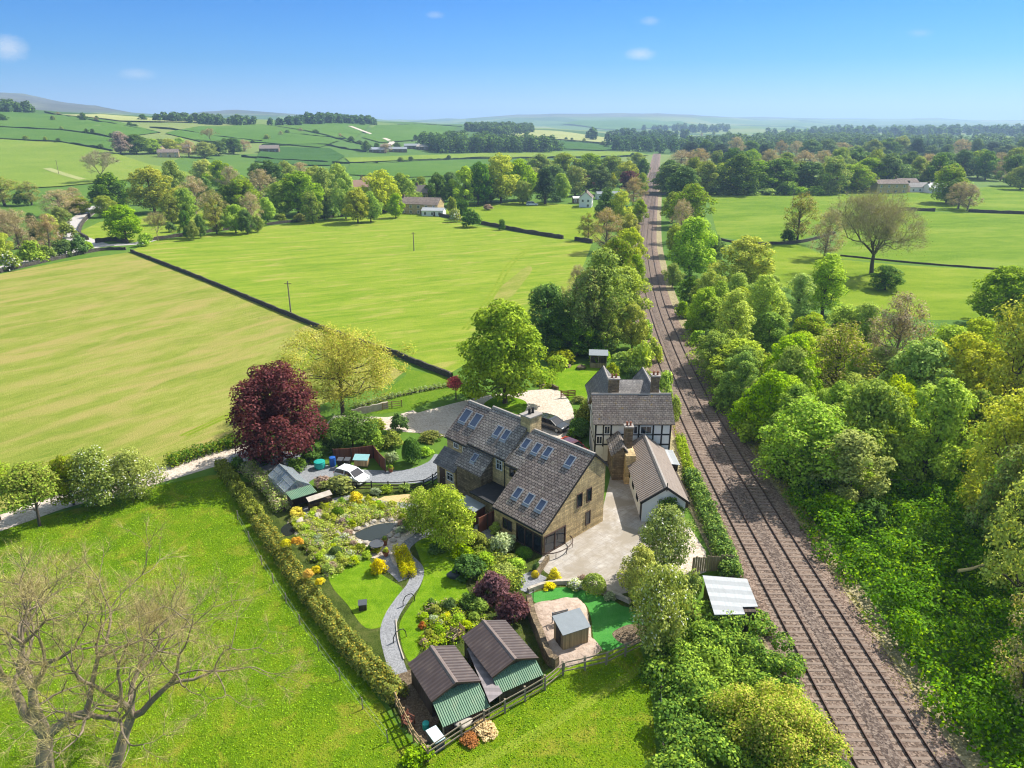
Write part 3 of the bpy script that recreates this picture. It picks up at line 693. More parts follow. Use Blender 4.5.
def broadleaf(seed, h=12., w=9., leaf='fresh', n=7000, size=.42, trunk=.16, nc=34, cr=.27, shape='egg', bark='bark', gap=.12, extra=None, low=.03, shell=.62, up=.85, irr=.17):
    """returns (trunk mesh, crown mesh) of one tree standing at the origin"""
    rng = np.random.default_rng(seed)
    z0, z1 = h * low, h; zc, rz, rx = (z0 + z1) / 2, (z1 - z0) / 2, w / 2
    cs, rs = [], []; ph = rng.uniform(0, 6.28, 3)
    for i in range(nc):
        a = i * 2.39996 + rng.uniform(-.4, .4); t = 1 - 2 * (i + .5) / nc + rng.uniform(-.06, .06); t = max(-.98, min(.98, t))
        ring = math.sqrt(1 - t * t); k = rng.uniform(.45, .90)
        if shape == 'cone': ring = (1 - (t + 1) / 2) ** .75 * 1.05 + .08
        elif shape == 'column': ring = min(1, ring * 1.3) * .9
        elif shape == 'spread': ring = ring ** .7; 
        elif shape == 'egg': ring = ring * (1.08 - .30 * (t + .2))
        ring *= 1 + irr * math.sin(2 * a + ph[0] + 1.5 * t) + irr * .8 * math.sin(3 * a + ph[1] - 2 * t)
        if rng.uniform() < gap: continue
        rr = rx * cr * rng.uniform(.75, 1.4)
        cs.append((math.cos(a) * ring * k * rx, math.sin(a) * ring * k * rx, zc + t * (rz - rr * .7) * (1 if shape == 'cone' else rng.uniform(.85, 1.0)))); rs.append(rr)
    for i in range(nc // 5):
        a = rng.uniform(0, 6.28); k = rng.uniform(0, .4); cs.append((math.cos(a) * k * rx, math.sin(a) * k * rx, zc + rng.uniform(-.5, .6) * rz)); rs.append(rx * cr * 1.2)
    cs2 = [(x, y, max(z, r * .6)) for (x, y, z), r in zip(cs, rs)]; P, N = clump_points(cs2, rs, n, rng, shell=shell, up=up)
    ok = P[:, 2] > 0; P, N = P[ok], N[ok]
    mi = None; mats = [M['leaf_' + leaf]]
    if extra:
        mats.append(M['leaf_' + extra[0]]); mi = (rng.uniform(size=len(P)) < extra[1]).astype(int)
    crown = leaf_mesh('crown', P, N, size, mats, rng, mi)
    mb = MB(); r0 = max(.09, h * .022); top = (rng.normal() * .02 * h, rng.normal() * .02 * h, h * .72)
    pts = [(0, 0, -.3), (0, 0, h * .02), (top[0] * .3, top[1] * .3, h * .25), (top[0] * .6, top[1] * .7, h * .48), top]
    mb.tube(pts, [r0 * 1.5, r0 * 1.05, r0 * .85, r0 * .6, r0 * .2], 7, cap=False)
    for c in cs[::(2 if nc > 24 else 1)]:
        zz = min(max(c[2] - rng.uniform(.1, .3) * h, h * trunk), h * .66); f = zz / (h * .72)
        limb(mb, (top[0] * f, top[1] * f, zz), c, r0 * .42 * (1 - .5 * f), r0 * .08, rng, -.04)
    return mb.mesh('trunk', M[bark], True), crown

def bare(seed, h=14., spread=.8, nb0=3, leaf=None, twig='twig', bark='bark_bare', depth=5, r0=.42, nleaf=0, lsize=.3, fork=.26, twigs=2600, tl=1.5, lean=0.0, tw=.028):
    """a tree out of leaf: limbs that fork again and again, and a haze of fine twigs (with a few buds)"""
    rng = np.random.default_rng(seed); mb = MB(); ends = []
    def grow(p, d, L, r, lv):
        k = 4; pts = [p]; q = p.copy(); dd = d.copy(); rad = [r]
        for i in range(k):
            dd = dd + rng.normal(size=3) * .16 + np.array([0, 0, .05 if lv else 0]); dd /= np.linalg.norm(dd)
            q = q + dd * L / k; pts.append(q.copy()); rad.append(r * (1 - .34 * (i + 1) / k))
            if lv >= 1 and i >= 1:
                ends.append((q.copy(), dd.copy(), lv))
        mb.tube(pts, rad, 7 if lv < 2 else (5 if lv < 4 else 3), cap=False)
        if lv >= depth: ends.extend([(q, dd, lv)] * 2); return
        nb = nb0 if lv == 0 else 3 if (lv < 2 or rng.uniform() < .45) else 2
        base = rng.uniform(0, 6.28)
        for j in range(nb):
            a = base + j * 2 * math.pi / nb + rng.uniform(-.5, .5)
            s = np.cross(dd, [math.cos(a), math.sin(a), .1]); s /= max(np.linalg.norm(s), 1e-6)
            nd = dd * rng.uniform(.55, .95) + s * spread * rng.uniform(.6, 1.1); nd[2] = max(nd[2], -.15); nd /= np.linalg.norm(nd)
            grow(q.copy(), nd, L * rng.uniform(.62, .88), rad[-1] * (.78 if j else .88), lv + 1)
        if lv in (1, 2, 3):
            s = rng.normal(size=3); s[2] = abs(s[2]) * .3; s /= np.linalg.norm(s)
            grow(pts[2].copy(), s, L * .55, r * .35, max(lv + 2, depth - 1))
    d0 = np.array([lean, 0, 1.0]); d0 /= np.linalg.norm(d0)
    grow(np.array([0, 0, -.3]), d0, h * fork, r0, 0)
    zt = max(p[2] for p, _, _ in ends); f = h / (zt + tl * .5)
    mb.v = [(x * f, y * f, z * f) for x, y, z in mb.v]
    trunk = mb.mesh('trunk', M[bark], True)
    # twigs: thin three-cornered slivers, bunched at the limb ends
    E = [(p * f, d, l) for p, d, l in ends if l >= 2]; idx = rng.choice(len(E), twigs)
    P0 = np.array([E[i][0] for i in idx]); D = np.array([E[i][1] for i in idx]) + rng.normal(size=(twigs, 3)) * .6; D[:, 2] += .12
    D /= np.linalg.norm(D, axis=1, keepdims=True); Ls = tl * rng.uniform(.35, 1.2, (twigs, 1))
    S = np.cross(D, rng.normal(size=(twigs, 3))); S /= np.linalg.norm(S, axis=1, keepdims=True); w = tw * rng.uniform(.5, 1.2, (twigs, 1))
    mid = P0 + D * Ls * .5 + rng.normal(size=(twigs, 3)) * .10 * Ls; tip = P0 + D * Ls + rng.normal(size=(twigs, 3)) * .16 * Ls
    V = np.stack([P0 - S * w, P0 + S * w, mid + S * w * .7, mid - S * w * .7, tip], 1)
    verts = V.reshape(-1, 3); faces = []
    for i in range(twigs):
        b = 5 * i; faces += [(b, b + 1, b + 2, b + 3), (b + 3, b + 2, b + 4)]
    nl = 0
    me = bpy.data.meshes.new('crown'); me.from_pydata(verts.tolist(), [], faces); me.materials.append(M[twig])
    if nleaf:
        j = rng.choice(twigs, nleaf); LP = mid[j] + rng.normal(size=(nleaf, 3)) * tl * .35
        lm = leaf_mesh('l', LP, rng.normal(size=(nleaf, 3)) + np.array([0, 0, .6]), lsize, M['leaf_' + leaf], rng)
        bm = bmesh.new(); bm.from_mesh(me); kf = len(bm.faces); bm.from_mesh(lm); bm.faces.ensure_lookup_table()
        for fc in bm.faces[kf:]: fc.material_index = 1
        bm.to_mesh(me); bm.free(); bpy.data.meshes.remove(lm)
        me.materials.append(M[twig]) if len(me.materials) < 1 else None
        me.materials.append(M['leaf_' + leaf])
    return trunk, me

def bush_mesh(seed, leaf, n=1600, size=.16, w=2.0, h=1.5, nc=20, cr=.33, extra=None, tight=False):
    """one shrub, 1 wide unit = w metres, standing at the origin"""
    rng = np.random.default_rng(seed); cs, rs = [], []
    if tight:
        d = rng.normal(size=(n, 3)); d[:, 2] = np.abs(d[:, 2]) * .9 + rng.uniform(-.5, .1, n); d /= np.linalg.norm(d, axis=1, keepdims=True)
        P = d * np.array([w / 2, w / 2, h * .62]) * rng.uniform(.9, 1.03, (n, 1)) + np.array([0, 0, h * .40]); N = d + rng.normal(size=(n, 3)) * .35
    else:
        for i in range(nc):
            a = i * 2.4; t = (i + .5) / nc; k = math.sqrt(t) * .62
            k *= rng.uniform(.8, 1.25); cs.append((math.cos(a) * k * w / 2, math.sin(a) * k * w / 2, h * (.2 + .5 * (1 - t) + rng.uniform(-.14, .22)))); rs.append(w / 2 * cr * rng.uniform(.55, 1.35))
        P, N = clump_points(cs, rs, n, rng, up=.6, shell=.35)
    ok = P[:, 2] > .0; P, N = P[ok], N[ok]
    mats = [M['leaf_' + leaf]]; mi = None
    if extra: mats.append(M['leaf_' + extra[0]]); mi = (rng.uniform(size=len(P)) < extra[1]).astype(int)
    return leaf_mesh('foliage', P, N, size, mats, rng, mi)

class Kind:
    def __init__(s, word, protos, h, w): s.word, s.p, s.h, s.w, s.i = word, protos, h, w, 0
KINDS = {}
def kind(key, word, h, w, maker, seeds): KINDS[key] = Kind(word, [maker(sd) for sd in seeds], h, w)
kind('A', 'fresh green round-headed', 12, 10, lambda s: broadleaf(s, 12, 10, 'fresh', 11000, .36, nc=56, cr=.205), (1, 2, 3, 4))
kind('B', 'yellow-green billowy', 12, 10, lambda s: broadleaf(s, 12, 10, 'lime', 10500, .36, gap=.12, nc=58, cr=.20), (11, 12, 13))
kind('C', 'dark green dense', 12, 9.5, lambda s: broadleaf(s, 12, 9.5, 'dark', 11000, .36, cr=.215, nc=54, extra=('fresh', .08)), (21, 22, 23, 24))
kind('O', 'olive green full-crowned', 12, 10, lambda s: broadleaf(s, 12, 10, 'olive', 10500, .34, gap=.12, nc=58, cr=.20, extra=('fresh', .3)), (31, 32, 33, 34))
kind('D', 'pinkish half-bare', 12, 9, lambda s: broadleaf(s, 12, 9, 'bud', 9000, .19, nc=64, cr=.19, shell=.05, gap=.08, low=.03, extra=('heath', .35), bark='bark_pale'), (41, 42, 43))
kind('S', 'thin sparse-leaved olive', 12, 9, lambda s: broadleaf(s, 12, 9, 'olive', 6500, .24, nc=60, cr=.19, shell=.05, gap=.1, low=.05, extra=('bud', .4), bark='bark'), (45, 46))
kind('Y', 'sparse yellow-leaved', 12, 10, lambda s: broadleaf(s, 12, 10, 'gold', 8000, .27, gap=.2, nc=60, cr=.19, extra=('lime', .6), shell=.2), (51, 52))
kind('E', 'wispy birch-like', 13, 6.5, lambda s: broadleaf(s, 13, 6.5, 'birch', 9000, .30, shape='egg', nc=54, cr=.27, gap=.1, low=.02), (61, 62, 63))
kind('F', 'dark conifer', 13, 6, lambda s: broadleaf(s, 13, 6, 'conifer', 6500, .40, shape='cone', nc=44, cr=.34, low=.02), (71, 72))
kind('N', 'brownish conifer', 13, 7, lambda s: broadleaf(s, 13, 7, 'heath', 6000, .42, shape='egg', nc=40, cr=.32, low=.02), (75,))
kind('I', 'leafless tan', 12, 9, lambda s: bare(s, 12, .42, 3, None, 'twig', 'bark_bare', 5, .20, 0, .3, .25, 7000, 1.4, tw=.02), (81, 82))
kind('H', 'purple-leaved', 12, 9, lambda s: broadleaf(s, 12, 9, 'purple', 8000, .42), (91,))
kind('K', 'white-blossomed', 6, 6, lambda s: broadleaf(s, 6, 6, 'blossom', 9000, .19, nc=44, cr=.25, extra=('white', .045), low=.0, shell=.4), (101, 102))
kind('W', 'pale willow-like', 10, 9, lambda s: broadleaf(s, 10, 9, 'birch', 10000, .26, nc=50, cr=.22, extra=('fresh', .55), low=.0), (105, 106))
kind('T', 'round garden', 5.2, 5, lambda s: broadleaf(s, 5.2, 5, 'gardentree', 9000, .17, nc=40, cr=.27, extra=('lime', .35), low=.0, gap=.05), (107, 108))
kind('V', 'long-trunked olive thorn', 7, 7, lambda s: broadleaf(s, 7, 7, 'olive', 8000, .22, nc=40, cr=.24, low=.36, extra=('fresh', .4), trunk=.2), (111,))
kind('Z', 'billowing yellow-green willow', 4.6, 8, lambda s: broadleaf(s, 4.6, 8, 'willow', 26000, .15, nc=70, cr=.2, extra=('gardentree', .5), low=.0, gap=.08, shell=.35), (109,))

def bk(key, word, leaf, seeds, **kw):
    KINDS[key] = Kind(word, [bush_mesh(s, leaf, **kw) for s in seeds], kw.get('h', 1.5), kw.get('w', 2.0))
bk('g', 'fresh green', 'fresh', (201, 202, 203)); bk('d', 'dark green', 'dark', (204, 205)); bk('y', 'lime yellow', 'lime', (206, 207, 208))
bk('o', 'olive', 'olive', (209, 210)); bk('s', 'grey-green', 'grey', (211, 212)); bk('u', 'golden yellow', 'yellow', (213, 214))
bk('r', 'orange', 'orange', (215,)); bk('p', 'plum purple', 'plum', (216, 217), n=3000, size=.13); bk('h', 'pinkish heather', 'heath', (218, 219))
bk('x', 'russet', 'russet', (220,)); bk('w', 'white-flowered', 'blossom', (221, 222), extra=('white', .4)); bk('l', 'laurel green', 'laurel', (223, 224))
bk('b', 'bramble green', 'bramble', (225, 226)); bk('G', 'clipped bright green', 'fresh', (227,), n=2600, size=.12, tight=True); bk('U', 'clipped golden', 'yellow', (228,), n=2600, size=.12, tight=True)
bk('Q', 'clipped dark green', 'dark', (229,), n=3200, size=.14, tight=True); bk('t', 'tan withered', 'tan', (230,)); bk('k', 'pale hawthorn', 'blossom', (231, 232), extra=('white', .2)); bk('n', 'birch green', 'birch', (233, 234))

_used = set()
def plant(key, pos, h, w, label, cat=None, group=None, name=None, rz=None):
    """sets one tree or bush of a kind at pos, h metres tall and w wide"""
    K = KINDS[key]; pr = K.p[K.i % len(K.p)]; K.i += 1
    treeish = isinstance(pr, tuple)
    sx = w / K.w; sz = h / K.h; rz = rnd.uniform(0, 6.28) if rz is None else rz
    if treeish:
        o = empty(name or 'tree', pos, rz, label, cat or 'tree', group)
        link('trunk', pr[0], o); link('crown', pr[1], o)
    else:
        o = link(name or 'bush', pr); o.location = pos; o.rotation_euler = (0, 0, rz); tag(o, label, cat or 'bush', group)
    o.scale = (sx * rnd.uniform(.88, 1.12), sx * rnd.uniform(.88, 1.12), sz)
    if treeish: o.rotation_euler = (rnd.uniform(-.06, .06), rnd.uniform(-.06, .06), rz)
    return o
ORD = ['', 'second ', 'third ', 'fourth ', 'fifth ', 'sixth ', 'seventh ', 'eighth ', 'ninth ', 'tenth ', 'eleventh ', 'twelfth ', 'thirteenth ', 'fourteenth ', 'fifteenth ', 'sixteenth ', 'seventeenth ', 'eighteenth ', 'nineteenth ', 'twentieth ', 'twenty-first ', 'twenty-second ', 'twenty-third ', 'twenty-fourth ', 'twenty-fifth ', 'twenty-sixth ', 'twenty-seventh ', 'twenty-eighth ']
NUM = ['', '', 'two', 'three', 'four', 'five', 'six', 'seven', 'eight', 'nine', 'ten', 'eleven', 'twelve', 'thirteen', 'fourteen', 'fifteen', 'sixteen']
def belt(rows, place, group=None, noun='tree'):
    """rows of (kind, u, v of the foot, v of the top, width in px[, label]); those of one kind are told apart in order from the left"""
    by = {}
    for r in rows: by.setdefault(r[0], []).append(r)
    for k, L in by.items():
        L.sort(key=lambda r: r[1])
        for i, r in enumerate(L):
            x, y, z = G(r[1], r[2]); h = Zat(r[3], y) - z; w = r[4] / ppm(x, y, z)
            wd = KINDS[k].word
            if len(r) > 5: lab = r[5]
            elif len(L) == 1: lab = f'the only {wd} {noun} {place}'
            elif i == 0: lab = f'leftmost {wd} {noun} {place}'
            elif i == len(L) - 1: lab = f'rightmost {wd} {noun} {place}'
            else: lab = f'{wd} {noun}, {ORD[i] if i < 28 else ""}from left, {place}'
            plant(k, (x, y, z), max(h, .4), max(w, .4), lab, noun, group, name={'tree': 'tree', 'bush': 'bush', 'shrub': 'shrub', 'plant': 'garden_plant'}[noun])
# ------------------------------------------------------------------ trees, by where they stand
belt([('D', 22, 256, 206, 50), ('S', 5, 206, 176, 46), ('S', 32, 205, 180, 30), ('D', 62, 216, 188, 40), ('D', 50, 252, 212, 32), ('O', 82, 214, 196, 22), ('F', 38, 247, 212, 16),
      ('B', 4, 263, 229, 24), ('D', -12, 240, 200, 44), ('O', 62, 228, 206, 24), ('D', 74, 203, 186, 24), ('D', 8, 236, 208, 30)], 'in the copse west of the lane', 'trees in the copse west of the lane')
belt([('d', 22, 206, 191, 17), ('g', 34, 263, 239, 28), ('k', 13, 270, 250, 22), ('d', 64, 257, 239, 22), ('d', 80, 254, 234, 22), ('l', 48, 260, 244, 18), ('o', 72, 212, 198, 18), ('g', 88, 251, 240, 14), ('o', 68, 238, 222, 20), ('y', 52, 234, 214, 18)],
     'beside the lane at the field corner', 'bushes beside the lane', 'bush')
belt([('I', 97, 182, 150, 34, 'leafless spreading tree standing alone above the lane'), ('C', 112, 211, 172, 42, 'large dark green tree overhanging the bend of the lane'), ('O', 105, 217, 194, 24), ('A', 127, 242, 203, 38, 'lone fresh green tree at the corner where lane and drystone wall meet'),
      ('B', 155, 213, 165, 52, 'big bright yellow-green tree, the brightest in the riverside belt'), ('A', 178, 203, 158, 26), ('D', 196, 214, 174, 34), ('I', 158, 241, 210, 18), ('C', 187, 238, 209, 15), ('C', 201, 238, 214, 13), ('O', 194, 240, 220, 14),
      ('S', 217, 234, 198, 26), ('A', 236, 233, 203, 26), ('C', 248, 234, 208, 18), ('O', 258, 232, 214, 15), ('B', 205, 186, 158, 28), ('A', 223, 190, 160, 30), ('D', 233, 196, 164, 26), ('O', 246, 216, 175, 40), ('D', 263, 206, 167, 32), ('C', 272, 196, 159, 30),
      ('E', 280, 217, 180, 30), ('A', 299, 216, 169, 44), ('O', 313, 223, 190, 22), ('A', 326, 212, 167, 36), ('A', 340, 206, 161, 30), ('O', 286, 188, 160, 30), ('D', 301, 182, 161, 26), ('S', 215, 224, 188, 30), ('C', 228, 217, 184, 26), ('D', 253, 224, 190, 26),
      ('A', 268, 221, 196, 22), ('C', 325, 220, 200, 14), ('B', 316, 190, 165, 28), ('A', 186, 222, 186, 26), ('O', 172, 224, 192, 22), ('C', 206, 206, 176, 24), ('O', 290, 205, 176, 26), ('C', 258, 185, 162, 24)],
     'in the riverside belt', 'trees of the riverside belt')
belt([('d', 262, 226, 219, 12), ('g', 146, 246, 231, 15), ('o', 240, 228, 219, 14), ('g', 218, 231, 222, 12), ('o', 300, 222, 213, 14), ('g', 335, 217, 206, 14), ('d', 172, 232, 222, 14), ('o', 281, 222, 213, 14)], 'along the wall of the bright meadow', 'bushes along the meadow wall', 'bush')
belt([('N', 121, 154, 131, 19, 'tall brownish conifer at the left end of the hillside houses'), ('C', 137, 154, 133, 24), ('A', 153, 154, 138, 22), ('B', 170, 152, 138, 22), ('D', 189, 157, 139, 22), ('O', 205, 158, 141, 24), ('C', 219, 156, 140, 20), ('C', 234, 154, 137, 22), ('D', 244, 151, 139, 18), ('I', 212, 142, 128, 14),
      ('A', 180, 147, 137, 14), ('C', 144, 148, 137, 16), ('C', 226, 149, 138, 14), ('O', 160, 147, 138, 16), ('C', 253, 143, 139.5, 6, 'tiny round bush alone on the hillside by the old barn')], 'round the hillside houses', 'trees round the hillside houses')
belt([('A', 346, 219, 172, 28), ('B', 358, 223, 186, 32), ('B', 381, 213, 168, 40), ('A', 405, 209, 171, 34), ('O', 421, 197, 176, 20), ('C', 437, 206, 172, 28), ('C', 451, 201, 170, 26), ('A', 465, 206, 166, 32), ('C', 478, 205, 160, 28), ('C', 491, 202, 172, 22), ('B', 501, 203, 152, 44, 'tallest olive-topped tree behind the upper meadow'),
      ('A', 521, 200, 157, 40), ('C', 486, 204, 180, 22), ('O', 523, 204, 180, 24), ('F', 545, 204, 168, 26), ('A', 560, 201, 172, 24), ('O', 540, 182, 153, 36), ('O', 565, 180, 152, 38), ('A', 590, 180, 152, 36), ('O', 611, 181, 154, 34), ('B', 628, 186, 160, 28), ('O', 575, 196, 165, 30), ('C', 600, 195, 165, 28),
      ('B', 611, 191, 172, 14), ('H', 588, 190, 175, 18), ('H', 628, 192, 170, 24), ('C', 414, 200, 178, 20), ('A', 371, 222, 190, 24), ('C', 555, 190, 164, 28), ('C', 512, 190, 162, 30), ('O', 533, 190, 166, 28), ('C', 642, 178, 158, 18), ('O', 636, 170, 152, 20), ('A', 396, 218, 192, 20)],
     'in the belt behind the upper meadow', 'trees of the belt behind the upper meadow')
belt([('o', 452, 214, 196, 14), ('d', 463, 219, 199, 17), ('d', 471, 227, 209, 21), ('k', 455, 222, 207, 17), ('d', 502, 230, 219, 9), ('h', 488, 210, 204, 12)], 'at the edge of the upper meadow', 'bushes by the upper meadow', 'bush')
# beside the line, house side
belt([('C', 604, 226, 187, 28), ('B', 621, 229, 189, 30), ('D', 606, 252, 205, 42), ('D', 633, 206, 175, 24), ('O', 640, 196, 172, 16), ('S', 588, 240, 212, 24), ('B', 628, 248, 212, 28), ('B', 627, 268, 226, 34), ('D', 609, 276, 240, 32), ('O', 616, 302, 234, 44), ('E', 601, 345, 246, 58), ('D', 575, 302, 262, 24), ('O', 638, 224, 198, 20),
      ('E', 626, 332, 262, 44), ('O', 585, 352, 266, 48), ('C', 546, 346, 279, 54), ('B', 632, 350, 300, 34), ('C', 560, 352, 312, 40), ('C', 577, 356, 322, 40), ('O', 607, 354, 310, 40), ('A', 632, 290, 254, 30), ('S', 560, 318, 285, 22)],
     'on the house side of the line', 'trees on the house side of the railway')
belt([('n', 640, 374, 340, 34), ('g', 622, 372, 350, 30), ('n', 652, 362, 338, 24), ('y', 612, 382, 362, 18), ('d', 592, 356, 340, 30), ('o', 560, 364, 350, 34), ('g', 663, 404, 366, 22), ('n', 673, 420, 394, 16), ('g', 600, 362, 348, 22), ('d', 632, 386, 366, 16), ('g', 644, 340, 318, 22), ('n', 650, 392, 372, 18)],
     'between the station house and the line', 'bushes behind the station house', 'bush')
# beside the line, woodland side
belt([('C', 669, 187, 158, 24), ('C', 681, 207, 165, 40), ('O', 690, 227, 182, 44), ('D', 680, 242, 196, 30), ('A', 690, 277, 214, 54), ('A', 672, 288, 262, 20), ('B', 706, 312, 268, 32), ('B', 745, 288, 234, 54), ('E', 718, 330, 278, 30), ('E', 728, 362, 288, 42), ('E', 754, 348, 270, 42), ('A', 700, 332, 284, 38), ('A', 714, 378, 330, 46),
      ('E', 772, 335, 292, 34), ('E', 822, 316, 250, 42), ('E', 796, 322, 270, 28), ('C', 885, 290, 264, 36), ('A', 1000, 325, 264, 64), ('O', 672, 222, 190, 24), ('B', 676, 256, 222, 26), ('A', 700, 252, 218, 30), ('O', 664, 186, 162, 16), ('C', 712, 264, 234, 26), ('E', 735, 322, 270, 30), ('A', 770, 306, 274, 30), ('C', 690, 305, 276, 26)],
     'on the woodland side of the line', 'trees on the woodland side of the railway')
belt([('A', 782, 398, 330, 64), ('A', 742, 392, 344, 44), ('S', 830, 405, 318, 76), ('D', 884, 395, 288, 70), ('A', 905, 425, 334, 74), ('B', 948, 425, 330, 76), ('Y', 1003, 436, 288, 94), ('W', 800, 486, 398, 96), ('A', 852, 476, 376, 84), ('A', 920, 486, 378, 86), ('Y', 984, 524, 378, 110), ('E', 848, 510, 428, 58), ('Y', 1014, 610, 440, 100),
      ('S', 1022, 720, 560, 90), ('O', 806, 360, 314, 50), ('A', 862, 352, 300, 44), ('O', 760, 424, 378, 44), ('A', 940, 380, 322, 56), ('A', 768, 442, 368, 62), ('A', 740, 408, 352, 44), ('A', 790, 456, 386, 56), ('E', 782, 420, 344, 44), ('A', 822, 486, 416, 60), ('C', 760, 430, 372, 40), ('A', 838, 500, 440, 50), ('B', 1050, 400, 300, 80), ('O', 1060, 520, 370, 100), ('O', 968, 470, 385, 60), ('B', 882, 452, 372, 52), ('A', 800, 420, 356, 46), ('A', 836, 452, 380, 50), ('B', 970, 370, 316, 50), ('O', 1000, 560, 430, 70)],
     'in the wood right of the line', 'trees of the wood right of the railway')
belt([('g', 726, 408, 384, 36), ('g', 742, 424, 398, 34), ('g', 752, 444, 418, 34), ('g', 776, 462, 430, 36), ('o', 766, 430, 404, 32), ('n', 730, 388, 366, 30), ('g', 692, 330, 312, 20), ('g', 682, 318, 300, 18), ('d', 708, 350, 330, 24), ('g', 698, 344, 328, 18), ('b', 780, 476, 452, 26), ('d', 812, 500, 474, 40), ('g', 834, 520, 492, 44), ('d', 866, 530, 500, 40), ('o', 760, 380, 350, 34), ('g', 786, 376, 350, 36), ('o', 836, 350, 322, 40), ('g', 868, 330, 305, 30)],
     'along the woodland edge of the line', 'bushes along the woodland edge', 'bush')
fill = []; W_ = [(700, 320), (800, 330), (900, 350), (1020, 360), (1040, 470), (930, 480), (840, 500), (790, 460), (745, 405), (712, 360)]
def in2(x, y, W):
    c = False; j = len(W) - 1
    for i in range(len(W)):
        if (W[i][1] > y) != (W[j][1] > y) and x < (W[j][0] - W[i][0]) * (y - W[i][1]) / (W[j][1] - W[i][1]) + W[i][0]: c = not c
        j = i
    return c
r3 = random.Random(33)
while len(fill) < 26:
    u, v = r3.uniform(700, 1040), r3.uniform(320, 500)
    if in2(u, v, W_) and all(math.hypot(u - f[1], v - f[2]) > 24 for f in fill):
        x, y, _ = G(u, v); hh = r3.uniform(4.5, 8.5); fill.append((r3.choice('AEEEABAE'), u, v, v - hh * ppm(x, y) * .93, hh * r3.uniform(.7, .95) * ppm(x, y)))
belt(fill, 'low in the wood right of the line', 'lower trees of the wood right of the railway')
# right-hand meadows
belt([('S', 797, 242, 190, 40), ('d', 788, 243, 229, 15, 'small dark bush under the sparse tree in the right meadow'), ('D', 824, 258, 206, 40)], 'standing in the right-hand meadow', 'trees in the right-hand meadow')
belt([('O', 946, 203, 163, 38), ('D', 958, 209, 180, 32), ('D', 967, 211, 183, 24), ('C', 951, 205, 178, 24), ('C', 1010, 186, 152, 30), ('D', 1000, 181, 160, 24), ('C', 985, 180, 150, 26), ('O', 1020, 190, 164, 26)], 'by the cottages in the far right meadow', 'trees by the far cottages')
rows = []; rr = random.Random(5)
u = 672
while u < 1036:
    if u < 940: rows.append((rr.choice('OOACCOOC'), u + rr.uniform(-5, 5), 193.5 + rr.uniform(-3, 1.5) - (4 if u > 850 else 0), 152 + rr.uniform(-2, 11), 38 + rr.uniform(-12, 12)))
    rows.append((rr.choice('OCCADO'), u + 8, 178 + rr.uniform(-2, 2), 146 + rr.uniform(-1, 6), 28 + rr.uniform(-5, 7)))
    u += 17.5
belt(rows, 'in the wood edge beyond the right meadow', 'trees of the wood beyond the right meadow')
rows = [(rr.choice('doogd'), 700 + i * 13 + rr.uniform(-5, 5), 195 - (3 if i > 10 else 0), 184 + rr.uniform(-4, 4), 17 + rr.uniform(-4, 6)) for i in range(15)]
belt(rows, 'along the foot of the wood beyond the right meadow', 'bushes along the foot of the far wood', 'bush')
rows = []
u = 690
while u < 1050:
    rows.append((rr.choice('CCFODC'), u, 160 + rr.uniform(-2, 2), 139 + rr.uniform(-4, 6), 20 + rr.uniform(-5, 7))); u += 15
belt(rows, 'in the dim second line of the far wood', 'trees of the second line of the far wood')

# the trees one notices first
def signature(key_mesh, u, vb, label, cat, h=None, w=None, base=None, name='tree', rz=0.0):
    x, y, z = G(u, vb); o = empty(name, (x, y, z), rz, label, cat); link('trunk', key_mesh[0], o); link('crown', key_mesh[1], o); return o
signature(broadleaf(301, 14.6, 12.8, 'oak', 20000, .40, nc=64, cr=.21, gap=.1, low=.05, extra=('gardentree', .3)), 505, 403, 'large round fresh green tree on its island in the turning circle', 'tree')
signature(broadleaf(302, 12.3, 11.6, 'beech', 22000, .28, nc=70, cr=.2, gap=.08, low=.03, shape='egg', extra=('plum', .3)), 281, 464, 'big dark purple copper beech over the drive', 'tree')
signature(broadleaf(303, 12.2, 17.0, 'willow', 32000, .18, nc=84, cr=.17, shape='spread', gap=.1, low=.14, extra=('gardentree', .15), shell=.05, trunk=.2), 343, 414, 'wide hazy yellow willow just coming into leaf beside the drive', 'tree')
signature(bare(304, 22, .62, 6, 'olive', 'twig', 'bark', 6, .22, 12000, .20, .10, 26000, 2.0, tw=.016), 872, 274, 'huge spreading half-bare tree dominating the right-hand meadow', 'tree')
x, y, z = G(45, 790); 
o = empty('tree', (-26.0, 29.8, 0), R(40), 'larger leafless gnarled tree at the lower left corner of the paddock', 'tree', None)
for nm, me in zip(('trunk', 'crown'), bare(307, 15.8, .72, 3, None, 'twig', 'bark_bare', 6, .54, 0, .3, .26, 17000, 1.15, tw=.0062)): link(nm, me, o)
o = empty('tree', (-22.6, 31.4, 0), R(200), 'smaller leafless gnarled tree in the paddock, right of the bigger bare one', 'tree', None)
o.location.x -= .9; o.scale = (.82, .82, 1.0)
for nm, me in zip(('trunk', 'crown'), bare(309, 14.4, .78, 3, None, 'twig', 'bark_bare', 6, .42, 0, .3, .26, 14000, 1.15, tw=.006)): link(nm, me, o)
signature(broadleaf(310, 3.6, 2.0, 'redleaf', 1100, .24, nc=16, cr=.4, low=.42), 456, 400, 'small crimson-leaved ornamental tree on the verge by the drive', 'tree')
signature(broadleaf(311, 4.6, 5.2, 'dark', 6000, .2, nc=26, cr=.32, low=.04), 353, 446, 'dark holly-like evergreen under the yellow willow', 'tree')
